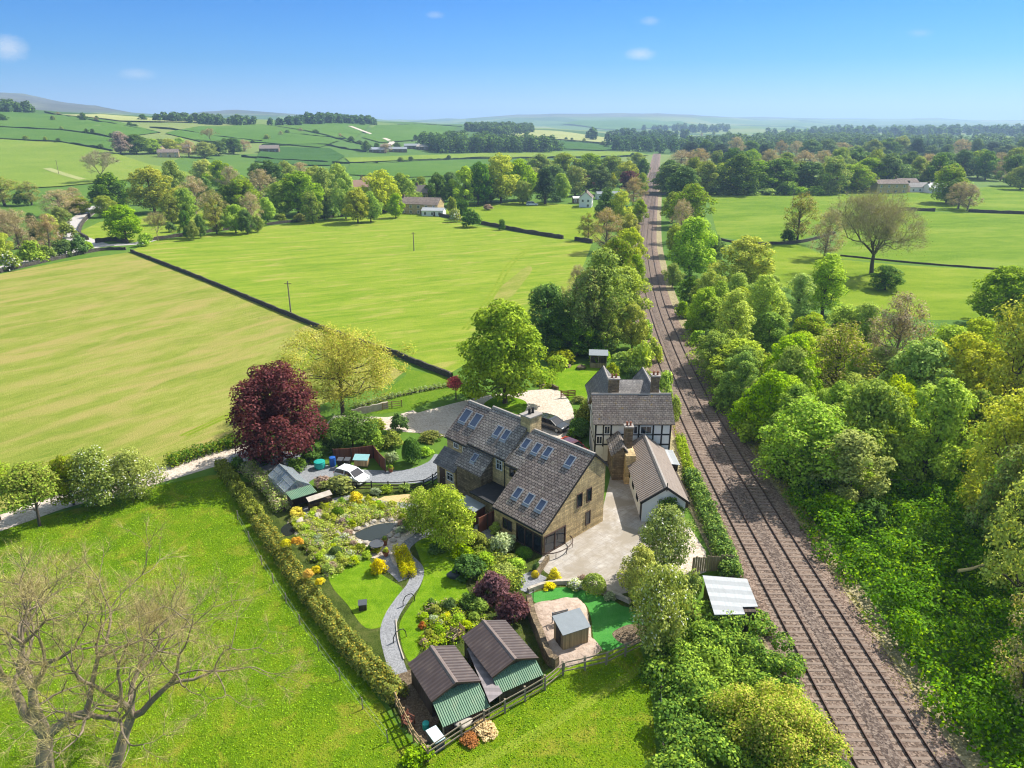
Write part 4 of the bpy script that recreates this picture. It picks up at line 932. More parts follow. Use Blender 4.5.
# blossom and thorn trees along the drive of the paddock
belt([('K', 96, 505, 447, 62, 'white-flowering thorn tree, broadest of the clump beside the paddock drive'), ('K', 136, 497, 448, 52, 'paler thorn tree at the right end of the clump beside the paddock drive'), ('V', 40, 526, 464, 66, 'olive thorn tree on a bare trunk at the left end of the paddock drive clump'),
      ('O', 74, 505, 452, 46, 'olive thorn behind the white-flowering one beside the paddock drive'), ('V', 0, 520, 462, 50, 'dark thorn at the left edge beyond the paddock drive')], 'beside the paddock drive')
# round garden trees
belt([('T', 421, 533, 487, 42, 'round green garden tree, the shadier left one of the pair by the pond lawn'), ('T', 450, 547, 484, 54, 'round bright green garden tree, the taller right one of the pair by the pond lawn')], 'by the pond lawn')
# yard-side bushes and trees
belt([('K', 664, 572, 506, 56, 'pale-leaved thorn tree in front of the white outbuilding'), ('B', 640, 604, 546, 46, 'bright lime-topped tree between the yard and the putting green'), ('K', 658, 646, 560, 66, 'white-flecked thorn tree by the lower end of the putting green')], 'beside the yard')
belt([('n', 690, 600, 572, 24), ('g', 676, 596, 570, 26), ('o', 690, 628, 606, 24)], 'between the thorn trees and the grey-roofed shed', None, 'bush')
# distant woods, one mass each
def far_wood(name, poly, hmin, hmax, cell, leafs, label, seed, size=2.2, per=70):
    rng = np.random.default_rng(seed); W = [G(*q) for q in poly]; xs = [p[0] for p in W]; ys = [p[1] for p in W]
    def inside(x, y):
        c = False; j = len(W) - 1
        for i in range(len(W)):
            if (W[i][1] > y) != (W[j][1] > y) and x < (W[j][0] - W[i][0]) * (y - W[i][1]) / (W[j][1] - W[i][1]) + W[i][0]: c = not c
            j = i
        return c
    cs, rs = [], []; tries = 0; want = 1400
    area = (max(xs) - min(xs)) * (max(ys) - min(ys)); N = int(min(want, area / cell ** 2)); trunks = MB()
    for _ in range(N):
        x, y = rng.uniform(min(xs), max(xs)), rng.uniform(min(ys), max(ys))
        if not inside(x, y): continue
        h = rng.uniform(hmin, hmax); z = height(x, y); r = h * .34
        cs += [(x, y, z + h * .68), (x + rng.normal() * r * .4, y + rng.normal() * r * .4, z + h * .35)]; rs += [r, r * 1.1]
    if not cs: return
    n = min(len(cs) * per, 60000)
    P, Nn = clump_points(cs, rs, n, rng, shell=.6, flat=1.2)
    mi = rng.choice(len(leafs), n)
    tag(link(name, leaf_mesh(name, P, Nn, size, [M['leaf_' + l] for l in leafs], rng, mi)), label, 'wood', kind='stuff')
far_wood('woodland', [(268, 126), (300, 121.5), (345, 121), (374, 124.5), (372, 126), (330, 124), (290, 126.5)], 8, 13, 12, ['conifer', 'conifer', 'dark'], 'dark conifer plantation on the crest of the left hill', 1, 3.2)
far_wood('woodland', [(414, 152), (420, 145), (455, 144), (510, 146), (556, 149), (556, 153), (480, 153.5)], 12, 17, 12, ['dark', 'conifer', 'conifer'], 'long dark mixed plantation on the middle hillside', 2, 2.8)
far_wood('woodland', [(464, 131), (490, 128.5), (532, 129), (532, 133.5), (500, 137)], 9, 14, 14, ['conifer', 'dark'], 'dark conifer wood on the ridge left of the pale pasture', 3, 3.2)
far_wood('woodland', [(-20, 112), (0, 108.5), (30, 110), (38, 112.5), (0, 113.5)], 8, 13, 13, ['conifer', 'dark'], 'dark conifer wood on the crest at the left edge', 4, 3.2)
far_wood('woodland', [(150, 121.5), (178, 119), (215, 120), (250, 124), (262, 127), (200, 124)], 6, 11, 10, ['conifer', 'dark'], 'thin dark shelter belt along the crest above the hillside houses', 6, 2.6)
far_wood('woodland', [(600, 150), (620, 143), (660, 141), (700, 147), (740, 151), (690, 153), (640, 154)], 10, 16, 24, ['dark', 'conifer', 'conifer'], 'scattered dark trees in the valley beyond the end of the line', 7, 2.8)
far_wood('woodland', [(680, 152), (720, 143), (800, 139), (900, 143), (1060, 145), (1060, 156), (860, 153), (760, 155)], 11, 18, 24, ['dark', 'conifer', 'conifer', 'dark'], 'dim wooded plain behind the right-hand wood', 8, 3.0)
far_wood('woodland', [(760, 135), (860, 132), (960, 133), (1060, 131), (1060, 137), (900, 138), (800, 138)], 14, 24, 55, ['dark', 'conifer'], 'bluish woods on the far plain at the right', 9, 6.0)
far_wood('woodland', [(560, 140), (600, 136), (650, 136), (690, 137), (690, 140), (640, 143), (600, 142)], 10, 18, 40, ['dark', 'conifer', 'conifer'], 'bluish copses below the distant moor', 10, 4.5)
far_wood('woodland', [(640, 131), (680, 129), (730, 129), (740, 132), (690, 133)], 14, 22, 50, ['conifer', 'dark'], 'hazy wood on the low ridge beneath the distant moor', 11, 6.0)
belt([('C', 527, 141, 131.5, 7), ('C', 566, 140, 137, 4), ('C', 572, 140.5, 137.5, 4), ('O', 584, 142, 138, 5), ('O', 603, 146, 141, 9)], 'dotted over the pale ridge pasture', 'lone trees on the pale ridge pasture')
belt([('C', 366, 152, 140, 10), ('C', 377, 151, 142, 8), ('D', 386, 153, 142.5, 14), ('C', 397, 149, 142, 9)], 'round the hillside farm', 'trees round the hillside farm')
rows = []
for i in range(16):
    u = rr.uniform(1, 150) if i < 4 else rr.uniform(690, 1030); v = rr.uniform(136, 150) if i >= 4 else rr.uniform(118, 122)
    rows.append((rr.choice('CCO'), u, v, v - rr.uniform(5, 9), rr.uniform(6, 12)))
belt(rows, 'dotted over the far fields', 'lone trees dotted over the far fields')

hrows = []
for px, n in (([(-10, 128), (60, 130.5), (115, 138)], 4), ([(60, 115.5), (110, 123), (160, 132)], 5), ([(5, 140), (60, 143), (110, 150)], 4), ([(262, 142), (300, 132), (345, 140)], 6), ([(378, 164), (440, 160.5), (560, 158), (640, 156.5)], 7), ([(340, 136), (356, 143), (372, 148)], 3), ([(412, 141), (440, 136), (462, 131)], 4), ([(545, 142), (600, 144.5), (640, 150)], 5), ([(680, 137), (740, 136.5), (800, 139), (930, 145)], 7)):
    L_ = [Vector((a, b, 0)) for a, b in px]; P_ = spline(L_, 12)
    for i in range(n):
        q = P_[int(rr.uniform(0, .999) * len(P_))]; hrows.append((rr.choice('CCOD'), q.x + rr.uniform(-2, 2), q.y, q.y - rr.uniform(3.2, 6.5), rr.uniform(4, 8)))
belt(hrows, 'among the far hedgerows', 'hedgerow trees on the far hills')
# hedges and walls
def wall_line(px, w, h, mat, name, label, cat, off=0.0, wob=.12, seg=None):
    C = spline([Vector(G(*q)) for q in px], 6); rg = random.Random(hash(label) % 1000 if False else len(label)); P = []
    for a, b in zip(C, C[1:]):
        n = max(1, int((b - a).length / (seg or 1.5)))
        n = min(n, 40)
        P += [a + (b - a) * i / n for i in range(n)]
    P.append(C[-1]); vs = []
    for i, p in enumerate(P):
        d = P[min(i + 1, len(P) - 1)] - P[max(i - 1, 0)]; d.z = 0; d.normalize(); s = Vector((-d.y, d.x, 0))
        hh = h * (1 + rg.uniform(-wob, wob)); z = height(p.x, p.y) + off
        for a, zz in ((-w / 2, -.3), (-w * .36, hh), (w * .36, hh * (1 + rg.uniform(-.04, .04))), (w / 2, -.3)): vs.append((p.x + s.x * a, p.y + s.y * a, z + zz))
    fs = [(i * 4 + j, i * 4 + j + 1, i * 4 + j + 5, i * 4 + j + 4) for i in range(len(P) - 1) for j in range(3)] + [(0, 1, 2, 3), tuple(len(vs) - 4 + k for k in (3, 2, 1, 0))]
    mb = MB(); mb.add(vs, fs); return tag(mb.build(name, mat), label, cat)
DW = M['drystone']
wall_line([(131, 252), (200, 279), (260, 304), (311, 325), (352, 340.5), (395, 355)], .42, .85, DW, 'stone_wall', 'dark drystone wall between the mown field and the bright meadow', 'wall')
wall_line([(395, 355), (420, 366), (446, 376), (452, 379)], .45, .9, DW, 'stone_wall', 'dark drystone wall from the yellow willow to the crimson tree', 'wall')
wall_line([(152, 240.5), (220, 231), (262, 226), (330, 218), (400, 211), (430, 214)], .6, 1.0, DW, 'stone_wall', 'long drystone wall along the far side of the bright meadow', 'wall')
wall_line([(430, 214.5), (480, 224), (520, 232), (563, 239)], .7, 1.3, DW, 'stone_wall', 'drystone wall between the bright meadow and the upper meadow', 'wall')
wall_line([(575, 240.5), (592, 243.5)], .7, 1.3, DW, 'stone_wall', 'short end of drystone wall by the trees of the line', 'wall')
wall_line([(96, 243), (112, 241), (128, 243.5)], .8, 1.3, DW, 'stone_wall', 'short dark wall at the lane junction', 'wall')
wall_line([(88, 240), (80, 234), (84, 222), (98, 210)], .8, 1.2, DW, 'stone_wall', 'drystone wall on the field side of the lane bend', 'wall')
wall_line([(0, 273), (60, 259), (100, 251), (126, 250)], .6, .9, DW, 'stone_wall', 'low drystone wall between the lane and the mown field', 'wall')
wall_line([(755, 246), (770, 244.5), (800, 243), (835, 234)], .6, .9, DW, 'stone_wall', 'drystone wall by the sparse tree in the right meadow', 'wall')
wall_line([(862, 209), (900, 210), (935, 211.5)], .9, 1.3, DW, 'stone_wall', 'dark wall left of the far meadow trees', 'wall')
wall_line([(968, 212), (1000, 213.5), (1060, 216)], .9, 1.3, DW, 'stone_wall', 'dark wall right of the far meadow trees', 'wall')
wall_line([(840, 256), (920, 264), (1060, 274)], .3, .45, DW, 'stone_wall', 'low wall across the lower right-hand meadow', 'wall')
wall_line([(715, 239), (740, 244), (760, 246)], .5, .7, DW, 'stone_wall', 'low wall at the left corner of the right meadow', 'wall')
hm = material('far_hedge', lambda t: bsdf(t, t.ramp(t.noise(geo(t), .5, 4), [(.3, (.016, .032, .012)), (.7, (.045, .07, .022))]), .95, t.noise(geo(t), 1.0, 4), 1.0, 1.0, .1))
for px, lab in (([(-30, 128), (0, 128), (60, 130.5), (115, 138.5)], 'dark hedgerow line, lower of the pair on the left hill'), ([(115, 139), (150, 146), (180, 149)], 'hedgerow running down to the hillside houses'), ([(45, 112.5), (100, 122), (160, 133)], 'hedgerow slanting down the left crest'),
                ([(0, 140), (60, 143), (112, 151)], 'hedgerow above the brightest left pasture'), ([(150, 128), (200, 134), (262, 142)], 'hedgerow above the hillside houses'), ([(242, 157), (275, 160), (328, 163)], 'hedgerow below the old barn'),
                ([(284, 133), (310, 136), (345, 140)], 'upper hedgerow on the slope left of the farm'), ([(262, 146), (320, 145), (345, 149), (366, 152)], 'hedgerow from the old barn to the farm'), ([(332, 163.5), (352, 163.8), (378, 164.5)], 'short hedgerow behind the centre trees'),
                ([(378, 164.5), (420, 161.5), (470, 159), (560, 158), (640, 156.5)], 'long dark hedgerow across the middle pastures'), ([(340, 136), (352, 142), (372, 147)], 'hedgerow down to the farm track'), ([(412, 141.5), (440, 136), (462, 131)], 'hedgerow climbing to the conifer ridge'),
                ([(500, 138), (545, 142), (600, 144), (640, 150)], 'hedgerow under the pale ridge pasture'), ([(680, 137), (740, 136.5), (800, 139)], 'hedgerow on the far plain beyond the line'), ([(376, 127), (430, 125), (462, 127)], 'hedgerow along the centre crest'), ([(850, 148), (930, 145), (1030, 148)], 'hedgerow in the wooded plain on the right')):
    wall_line(px, 1.8, 1.6, hm, 'hedge', lab, 'hedge', wob=.35, seg=7)
# ------------------------------------------------------------------ the stone house (a along the gable, b back from it)
def window(parent, c, nrm, w, h, frame, pane, name='window', bars=1, fr=.07, dep=.05, transom=False):
    """a framed window set on a wall: c = centre on the wall face, nrm = outward"""
    c, n = Vector(c), Vector(nrm).normalized(); up = Vector((0, 0, 1)); s = up.cross(n).normalized(); up = n.cross(s)
    f = MB()
    for q in (-1, 1):
        f.obox(c + s * q * (w / 2) + n * .02, s, n, up, fr / 2, dep, h / 2 + fr / 2)
        f.obox(c + up * q * (h / 2) + n * .02, s, n, up, w / 2 - fr / 2, dep, fr / 2)
    for i in range(bars): f.obox(c + s * (w * ((i + 1) / (bars + 1) - .5)) + n * .02, s, n, up, fr * .3, dep * .8, h / 2 - fr / 2)
    if transom: f.obox(c + up * h * .12 + n * .02, s, n, up, w / 2 - fr / 2, dep * .7, fr * .28)
    fo = f.build(name, frame, parent)
    p = MB(); p.obox(c, s, n, up, w / 2 - fr / 2 - .005, .015, h / 2 - fr / 2 - .005); p.build('pane', pane, fo)
    return fo
def skylight(parent, c, slope_n, w, h, big=False):
    c, n = Vector(c), Vector(slope_n).normalized(); s = Vector((0, 0, 1)).cross(n).normalized(); up = n.cross(s); f = MB(); fr = .09
    for q in (-1, 1):
        f.obox(c + s * q * w / 2 + n * .05, s, n, up, fr / 2, .07, h / 2 + fr / 2)
        f.obox(c + up * q * h / 2 + n * .05, s, n, up, w / 2 - fr / 2, .07, fr / 2)
    f.obox(c - up * (h / 2 + .16) + n * .02, s, n, up, w / 2 + .05, .015, .10)
    fo = f.build('skylight', M['frame'], parent)
    p = MB(); p.obox(c + n * .055, s, n, up, w / 2 - fr / 2 - .004, .02, h / 2 - fr / 2 - .004); p.build('pane', M['skyglass'], fo)
    return fo
def pot(parent, x, y, z, h=.5, r=.16, mat='terracotta'):
    m = MB(); m.lathe((x, y, z), [(r, 0), (r * .82, h * .2), (r * .78, h * .8), (r * .95, h * .86), (r * .95, h), (r * .6, h), (r * .6, h * .6)], 10); return m.build('chimney_pot', M[mat], parent, True)

H = empty('stone_house', (2.73, 53.62, 0), R(44.2), 'long honey-coloured stone house under grey stone slates with many skylights', 'house')
RZ = lambda a: 2.5 + .785 * a           # main roof plane
WZ = 7.69
wl = MB()
wl.prism([(0, 0), (8.35, 0), (8.35, 6.08), (6.61, 7.58), (0, 2.42)], 'y', 0, 6.28)
wl.prism([(3.32, 0), (8.35, 0), (8.35, 6.08), (6.61, 7.58), (3.32, 5.02)], 'y', 6.281, 8.15)
wl.build('wall', M['stone'], H)
wl = MB(); wl.prism([(3.42, 0), (10.0, 0), (10.0, 5.30), (6.78, 8.12), (3.42, 5.30)], 'y', 8.151, 13.62); wl.build('wall', M['stone'], H)
wl = MB(); wl.prism([(3.40, 0), (10.0, 0), (10.0, 4.92), (6.72, 7.80), (3.40, 4.92)], 'y', 13.621, 17.25); wl.build('wall', M['stone'], H)
def roof(parent, a0, z0, a1, z1, b0, b1, mat, th=.14, name='roof'):
    """slope from the eave (a0,z0) up to the ridge (a1,z1), between b0 and b1"""
    m = MB(); pts = [(a0, b0, z0), (a1, b0, z1), (a1, b1, z1), (a0, b1, z0)]
    n = (Vector(pts[1]) - Vector(pts[0])).cross(Vector(pts[3]) - Vector(pts[0]))
    if n.z < 0: pts = pts[::-1]
    n = (Vector(pts[1]) - Vector(pts[0])).cross(Vector(pts[3]) - Vector(pts[0])).normalized()
    m.slab([Vector(p) + n * (th) for p in pts], th - .006); return m.build(name, mat, parent)
# main block: the long catslide in two roofs, and the short back slope
roof(H, -.14, RZ(-.14), 6.61, RZ(6.61), -.10, 6.30, M['slate_warm'])
roof(H, 3.22, RZ(3.22), 6.61, RZ(6.61), 6.302, 8.26, M['slate'])
roof(H, 8.55, 5.90, 6.613, RZ(6.61), -.10, 8.26, M['slate'])
roof(H, 3.24, 5.29, 6.78, 8.27, 8.10, 13.70, M['slate'])
roof(H, 10.15, 5.29, 6.783, 8.27, 8.10, 13.70, M['slate'])
roof(H, 3.24, 4.90, 6.72, 7.90, 13.703, 17.40, M['slate_warm'])
roof(H, 10.15, 4.90, 6.723, 7.90, 13.703, 17.40, M['slate'])
for (b0, b1, a, z) in ((-.10, 7.55, 6.61, RZ(6.61) + .16), (9.15, 13.7, 6.78, 8.42), (13.72, 17.4, 6.72, 8.05)):
    m = MB(); n = int((b1 - b0) / .5)
    for i in range(n):
        y0 = b0 + (b1 - b0) * i / n; y1 = b0 + (b1 - b0) * (i + 1) / n - .02
        m.prism([(a - .19, z - .14), (a + .19, z - .14), (a + .10, z + .035), (a - .10, z + .035)], 'y', y0, y1)
    m.build('ridge_tiles', M['ridge'], H)
# gable verge and gutters
m = MB(); m.bar((-.15, -.13, RZ(-.15) + .06), (6.6, -.13, RZ(6.6) + .06), .05, .20); m.bar((6.62, -.13, RZ(6.6) + .06), (8.55, -.13, 5.96), .05, .20); m.build('verge_board', M['black'], H)
for p, q in (((-.22, -.1, RZ(-.2) + .02), (-.22, 6.3, RZ(-.2) + .02)), ((3.15, 6.4, RZ(3.1) + .02), (3.15, 8.1, RZ(3.1) + .02)), ((3.16, 8.2, 5.26), (3.16, 13.7, 5.26)), ((3.16, 13.75, 4.86), (3.16, 17.4, 4.86)), ((8.62, -.1, 5.86), (8.62, 8.1, 5.86))):
    m = MB(); m.tube([p, q], .07, 6); m.build('gutter', M['gutter'], H)
sn = (-.785, 0, 1.0); nn = Vector(sn).normalized()
def onplane(a, b, f, n, th=.14):
    return Vector((a, b, f(a))) + Vector(n).normalized() * th
for a, b in ((5.3, 7.28), (5.3, 5.82), (5.37, 4.47), (5.42, 1.71), (1.58, 4.66), (1.56, 3.16), (1.55, 1.63)): skylight(H, onplane(a, b, RZ, sn), sn, .72, 1.05)
MZ = lambda a: 5.29 + .842 * (a - 3.24)
for a, b in ((5.1, 11.01), (5.06, 9.85)): skylight(H, onplane(a, b, MZ, (-.842, 0, 1)), (-.842, 0, 1), .75, 1.1)
LZ = lambda a: 4.90 + .862 * (a - 3.24)
for a, b in ((5.44, 16.39), (5.44, 14.74)): skylight(H, onplane(a, b, LZ, (-.862, 0, 1)), (-.862, 0, 1), 1.0, 1.5)
# chimney at the junction
m = MB(); m.box(6.15, 7.75, 7.72, 9.02, 6.8, 9.0); ch = m.build('chimney', M['stone'], H)
m = MB(); m.box(6.05, 7.85, 7.62, 9.12, 9.003, 9.13); m.build('chimney_cap', M['ridge'], ch)
for x in (6.75, 7.2): pot(ch, x, 8.4, 9.13, .55, .17, 'black')
# windows of the gable
for a, z, w, h in ((4.74, 3.73, .66, 1.35), (6.08, 3.78, .62, 1.35), (6.04, 1.38, .62, 1.35)): window(H, (a, -.002, z), (0, -1, 0), w, h, M['brown'], M['glass'], bars=0)
# glazed garden corner: posts, tall panes, the curved rail
def glazed(parent, p, q, z0, z1, nb, n):
    p, q = Vector(p), Vector(q); d = (q - p).normalized(); L = (q - p).length; f = MB(); n = Vector(n)
    for i in range(nb + 1): f.obox(p + d * L * i / nb + Vector((0, 0, (z0 + z1) / 2)) + n * .03, d, n, (0, 0, 1), .06, .06, (z1 - z0) / 2)
    for z in (z0 + .05, z1 - .05): f.obox((p + q) / 2 + Vector((0, 0, z)) + n * .031, d, n, (0, 0, 1), L / 2, .05, .05)
    fo = f.build('glazed_door', M['brown'], parent)
    g = MB(); g.obox((p + q) / 2 + Vector((0, 0, (z0 + z1) / 2)) + n * .012, d, n, (0, 0, 1), L / 2 - .02, .008, (z1 - z0) / 2 - .02); g.build('pane', M['glass'], fo); return fo
glazed(H, (.12, -.002, 0), (2.85, -.002, 0), .04, 1.95, 2, (0, -1, 0))
glazed(H, (-.002, .12, 0), (-.002, 3.25, 0), .04, 1.95, 3, (-1, 0, 0))
window(H, (-.002, 4.5, 1.25), (-1, 0, 0), 1.15, 1.0, M['brown'], M['glass'])
m = MB(); C0 = Vector((1.55, -.1, .62)); m.tube([C0 + Vector((math.cos(t) * 1.9, -math.sin(t) * 1.15, 0)) for t in np.linspace(.0, math.pi * .95, 18)], .05, 6)
for t in np.linspace(.15, 2.8, 5): p = C0 + Vector((math.cos(t) * 1.9, -math.sin(t) * 1.15, 0)); m.tube([(p.x, p.y, 0), p], .03, 5)
m.build('curved_rail', M['brown'], H)
# windows under the upper eaves
window(H, (3.415, 9.2, 4.45), (-1, 0, 0), .8, 1.0, M['white'], M['glass'], bars=1, transom=True)
window(H, (3.395, 15.75, 4.35), (-1, 0, 0), .7, .55, M['white'], M['glass'])
window(H, (3.395, 14.4, 4.35), (-1, 0, 0), .5, .5, M['white'], M['glass'], bars=0)
window(H, (3.316, 7.3, 4.3), (-1, 0, 0), .6, .8, M['brown'], M['glass'], bars=0)
# two lean-tos at the front
m = MB(); m.prism([(1.95, 0), (3.39, 0), (3.39, 3.52), (1.95, 2.32)], 'y', 14.3, 17.3); m.build('porch_wall', M['stone'], H)
roof(H, 1.70, 2.26, 3.38, 3.66, 14.15, 17.6, M['slate_grey'], .10, 'porch_roof')
window(H, (1.948, 15.1, 1.45), (-1, 0, 0), 1.0, .9, M['white'], M['glass'], bars=1, transom=True)
m = MB(); m.obox((1.94, 16.4, 1.0), (0, 1, 0), (1, 0, 0), (0, 0, 1), .45, .03, 1.0); d = m.build('door', M['brown'], H); m = MB(); m.lathe((1.88, 16.1, 1.0), [(.035, 0), (.035, .06)], 8); m.build('handle', M['alum'], d)
m = MB(); m.prism([(1.85, 0), (3.4, 0), (3.4, 4.75), (1.85, 3.5)], 'y', 10.2, 13.85); m.build('wing_wall', M['stone_dark'], H)
roof(H, 1.60, 3.40, 3.38, 4.92, 10.0, 13.95, M['slate'], .12, 'wing_roof')
skylight(H, onplane(2.75, 11.98, lambda a: 3.40 + .854 * (a - 1.6), (-.854, 0, 1), .12), (-.854, 0, 1), .6, .85)
# flat black roof of the passage, and the small slab-roofed store in front
m = MB(); m.box(.35, 3.3, 6.9, 9.9, 0, 2.25); m.build('passage_wall', M['stone_dark'], H)
m = MB(); m.box(.2, 3.3, 6.75, 10.05, 2.26, 2.40); m.build('flat_roof', M['felt'], H)
m = MB(); m.box(-.9, .34, 8.0, 10.6, 0, 1.5); m.build('store_wall', M['wood_red'], H)
m = MB(); m.slab([(-1.05, 7.9, 1.55), (.34, 7.9, 1.72), (.34, 10.7, 1.72), (-1.05, 10.7, 1.55)], .08); m.build('store_roof', M['greyfelt'], H)
m = MB(); m.tube([(3.25, 8.3, 0), (3.25, 8.3, 5.2)], .05, 6); m.build('drainpipe', M['gutter'], H)
# barrel and red-brown screen by the passage
loc = lambda a, b, z=0.0: (H.matrix_basis @ Vector((a, b, z)))
bpy.context.view_layer.update()
m = MB(); m.lathe((0, 0, 0), [(.32, 0), (.40, .35), (.40, .6), (.33, .95), (.30, .95), (.28, .8)], 14); b = m.build('water_barrel', M['wood_dark']); b.location = loc(-.45, 7.3); tag(b, 'wooden water barrel beside the flat black roof of the passage', 'barrel')
m = MB(); m.box(-1.1, 1.1, -.04, .04, 0, 1.6)
s = empty('screen_fence', loc(-.55, 6.75), R(44.2), 'short red-brown timber screen against the stone house by the passage', 'fence'); m.build('board_panel', M['wood_red'], s)
for x in (-1.1, 0, 1.1): m = MB(); m.box(x - .05, x + .05, -.1, -.042, 0, 1.75); m.build('post', M['wood_dark'], s)

# ------------------------------------------------------------------ half-timbered station house
S = empty('station_house', (0, 0, 0), 0, 'black and white half-timbered house with mossy slate roof beside the line', 'house')
x0, x1, yf, yr, yb, ze, zr = 9.0, 17.75, 71.55, 74.4, 77.4, 4.95, 7.25
m = MB(); m.prism([(yf + .25, 0), (yb - .25, 0), (yb - .25, ze - .1), (yr, zr - .12), (yf + .25, ze - .1)], 'x', x0 + .2, x1 - .2); m.build('wall', M['white'], S)
def roofy(parent, xa, xb, ya, za, yc, zc, mat, th=.13, name='roof'):
    m = MB(); pts = [Vector((xa, ya, za)), Vector((xb, ya, za)), Vector((xb, yc, zc)), Vector((xa, yc, zc))]
    n = (pts[1] - pts[0]).cross(pts[3] - pts[0]).normalized()
    if n.z < 0: pts = pts[::-1]; n = -n
    m.slab([p + n * th for p in pts], th - .006); return m.build(name, mat, parent)
M['slate_moss'] = m_bricks('mossy_slates', (.195, .175, .155), (.135, .12, .112), (.045, .038, .036), .42, .26, .02, (.11, .085, .075), (.20, .135, .03), .85, .04)
roofy(S, x0 - .1, x1 + .1, yf - .15, ze - .08, yr, zr, M['slate_moss']); roofy(S, x0 - .1, x1 + .1, yb + .1, ze - .08, yr + .003, zr, M['slate'])
m = MB(); m.prism([(yr - .16, zr + .05), (yr + .16, zr + .05), (yr + .08, zr + .22), (yr - .08, zr + .22)], 'x', x0 - .1, x1 + .1); m.build('ridge_tiles', M['ridge'], S)
# timbers of the front, black, 3 cm proud of the render
yy = yf + .25
m = MB()
for x in (9.25, 10.1, 10.95, 12.9, 14.0, 15.6, 16.55, 17.5): m.box(x - .09, x + .09, yy - .03, yy - .001, .1, 4.86)
for z in (.2, 2.35, 3.55, 4.75): m.box(x0 + .34, x1 - .34, yy - .028, yy - .0015, z - .09, z + .09)
m.build('timber_frame', M['black'], S)
m = MB()
for y in (72.0, 73.2, 74.4, 75.6, 77.0): m.box(x0 + .17, x0 + .199, y - .08, y + .08, .1, 4.8)
for z in (2.4, 4.7): m.box(x0 + .172, x0 + .1985, 72.1, 76.9, z - .08, z + .08)
m.build('timber_frame', M['black'], S)
for x, z, w in ((9.68, 2.9, .62), (10.5, 4.1, .6), (13.45, 4.1, .8), (14.8, 4.1, 1.2)): window(S, (x, yy - .005, z), (0, -1, 0), w, .9, M['white'], M['glass'], bars=1)
m = MB(); m.obox((9.75, yy - .02, 1.1), (1, 0, 0), (0, 1, 0), (0, 0, 1), .42, .02, 1.0); d = m.build('door', M['white'], S); m = MB(); m.lathe((10.05, yy - .07, 1.05), [(.03, 0), (.03, .06)], 8); m.build('handle', M['black'], d)
# rear wings
def gable_wing(parent, xc, hw, y0, y1, zr_, ze_, mat, face=None):
    m = MB(); m.prism([(xc - hw + .25, 0), (xc + hw - .25, 0), (xc + hw - .25, ze_), (xc, zr_ - .15), (xc - hw + .25, ze_)], 'y', y0, y1); m.build('wall', M['white'], parent)
    roof(parent, xc - hw, ze_ - .12, xc, zr_, y0 - .25, y1 + .25, mat); roof(parent, xc + hw, ze_ - .12, xc + .003, zr_, y0 - .25, y1 + .25, mat)
    m = MB(); m.prism([(xc - .15, zr_ + .06), (xc + .15, zr_ + .06), (xc + .07, zr_ + .2), (xc - .07, zr_ + .2)], 'y', y0 - .25, y1 + .25); m.build('ridge_tiles', M['ridge'], parent)
    for y in (y0 - .27, y1 + .27):
        m = MB()
        for s in (-1, 1): m.bar((xc + s * (hw + .02), y, ze_ - .05), (xc, y, zr_ + .08), .05, .24)
        m.build('barge_board', M['black'], parent)
gable_wing(S, 11.75, 2.2, 77.0, 86.0, 6.5, 4.0, M['slate_grey'])
gable_wing(S, 16.75, 1.95, 78.0, 85.8, 6.4, 4.0, M['slate_grey'])
roofy(S, 12.6, 16.2, 78.3, 4.1, 82.6, 6.0, M['slate_grey']); roofy(S, 12.6, 16.2, 86.6, 4.1, 82.603, 6.0, M['slate_grey'])
m = MB(); m.box(13.3, 15.6, 78.8, 86.2, 0, 4.2); m.build('wall', M['white'], S)
for xc, y, w, d, z0_, z1_, mt in ((11.55, 75.6, 1.15, .75, 5.6, 8.75, 'stone_dark'), (16.25, 75.7, .85, .8, 5.6, 9.05, 'stone_dark')):
    m = MB(); m.box(xc - w / 2, xc + w / 2, y - d / 2, y + d / 2, z0_, z1_); c_ = m.build('chimney', M[mt], S)
    m = MB(); m.box(xc - w / 2 - .1, xc + w / 2 + .1, y - d / 2 - .1, y + d / 2 + .1, z1_ + .003, z1_ + .14); m.build('chimney_cap', M['ridge'], c_)
    for k in (-.22, .22): pot(c_, xc + k, y, z1_ + .14, .42, .13)
# stone link with its own chimney and the little gabled lean-to
m = MB(); m.box(11.9, 12.95, 66.9, 71.78, 0, 3.3); m.build('link_wall', M['stone'], S)
m = MB(); m.box(12.0, 12.85, 68.9, 69.7, 3.3, 5.6); c_ = m.build('chimney', M['stone_dark'], S); m = MB(); m.box(11.92, 12.93, 68.82, 69.78, 5.603, 5.75); m.build('chimney_cap', M['ridge'], c_)
for k in (-.18, .18): pot(c_, 12.42 + k, 69.3, 5.75, .4, .13)
roof(S, 10.5, 2.9, 11.7, 3.95, 67.6, 71.7, M['slate'], .1, 'porch_roof'); roof(S, 12.2, 3.3, 11.703, 3.95, 67.6, 71.7, M['slate'], .1, 'porch_roof')
m = MB(); m.prism([(10.7, 0), (11.9, 0), (11.9, 3.3), (11.7, 3.85), (10.7, 2.95)], 'y', 67.8, 71.79); m.build('porch_wall', M['stone_dark'], S)

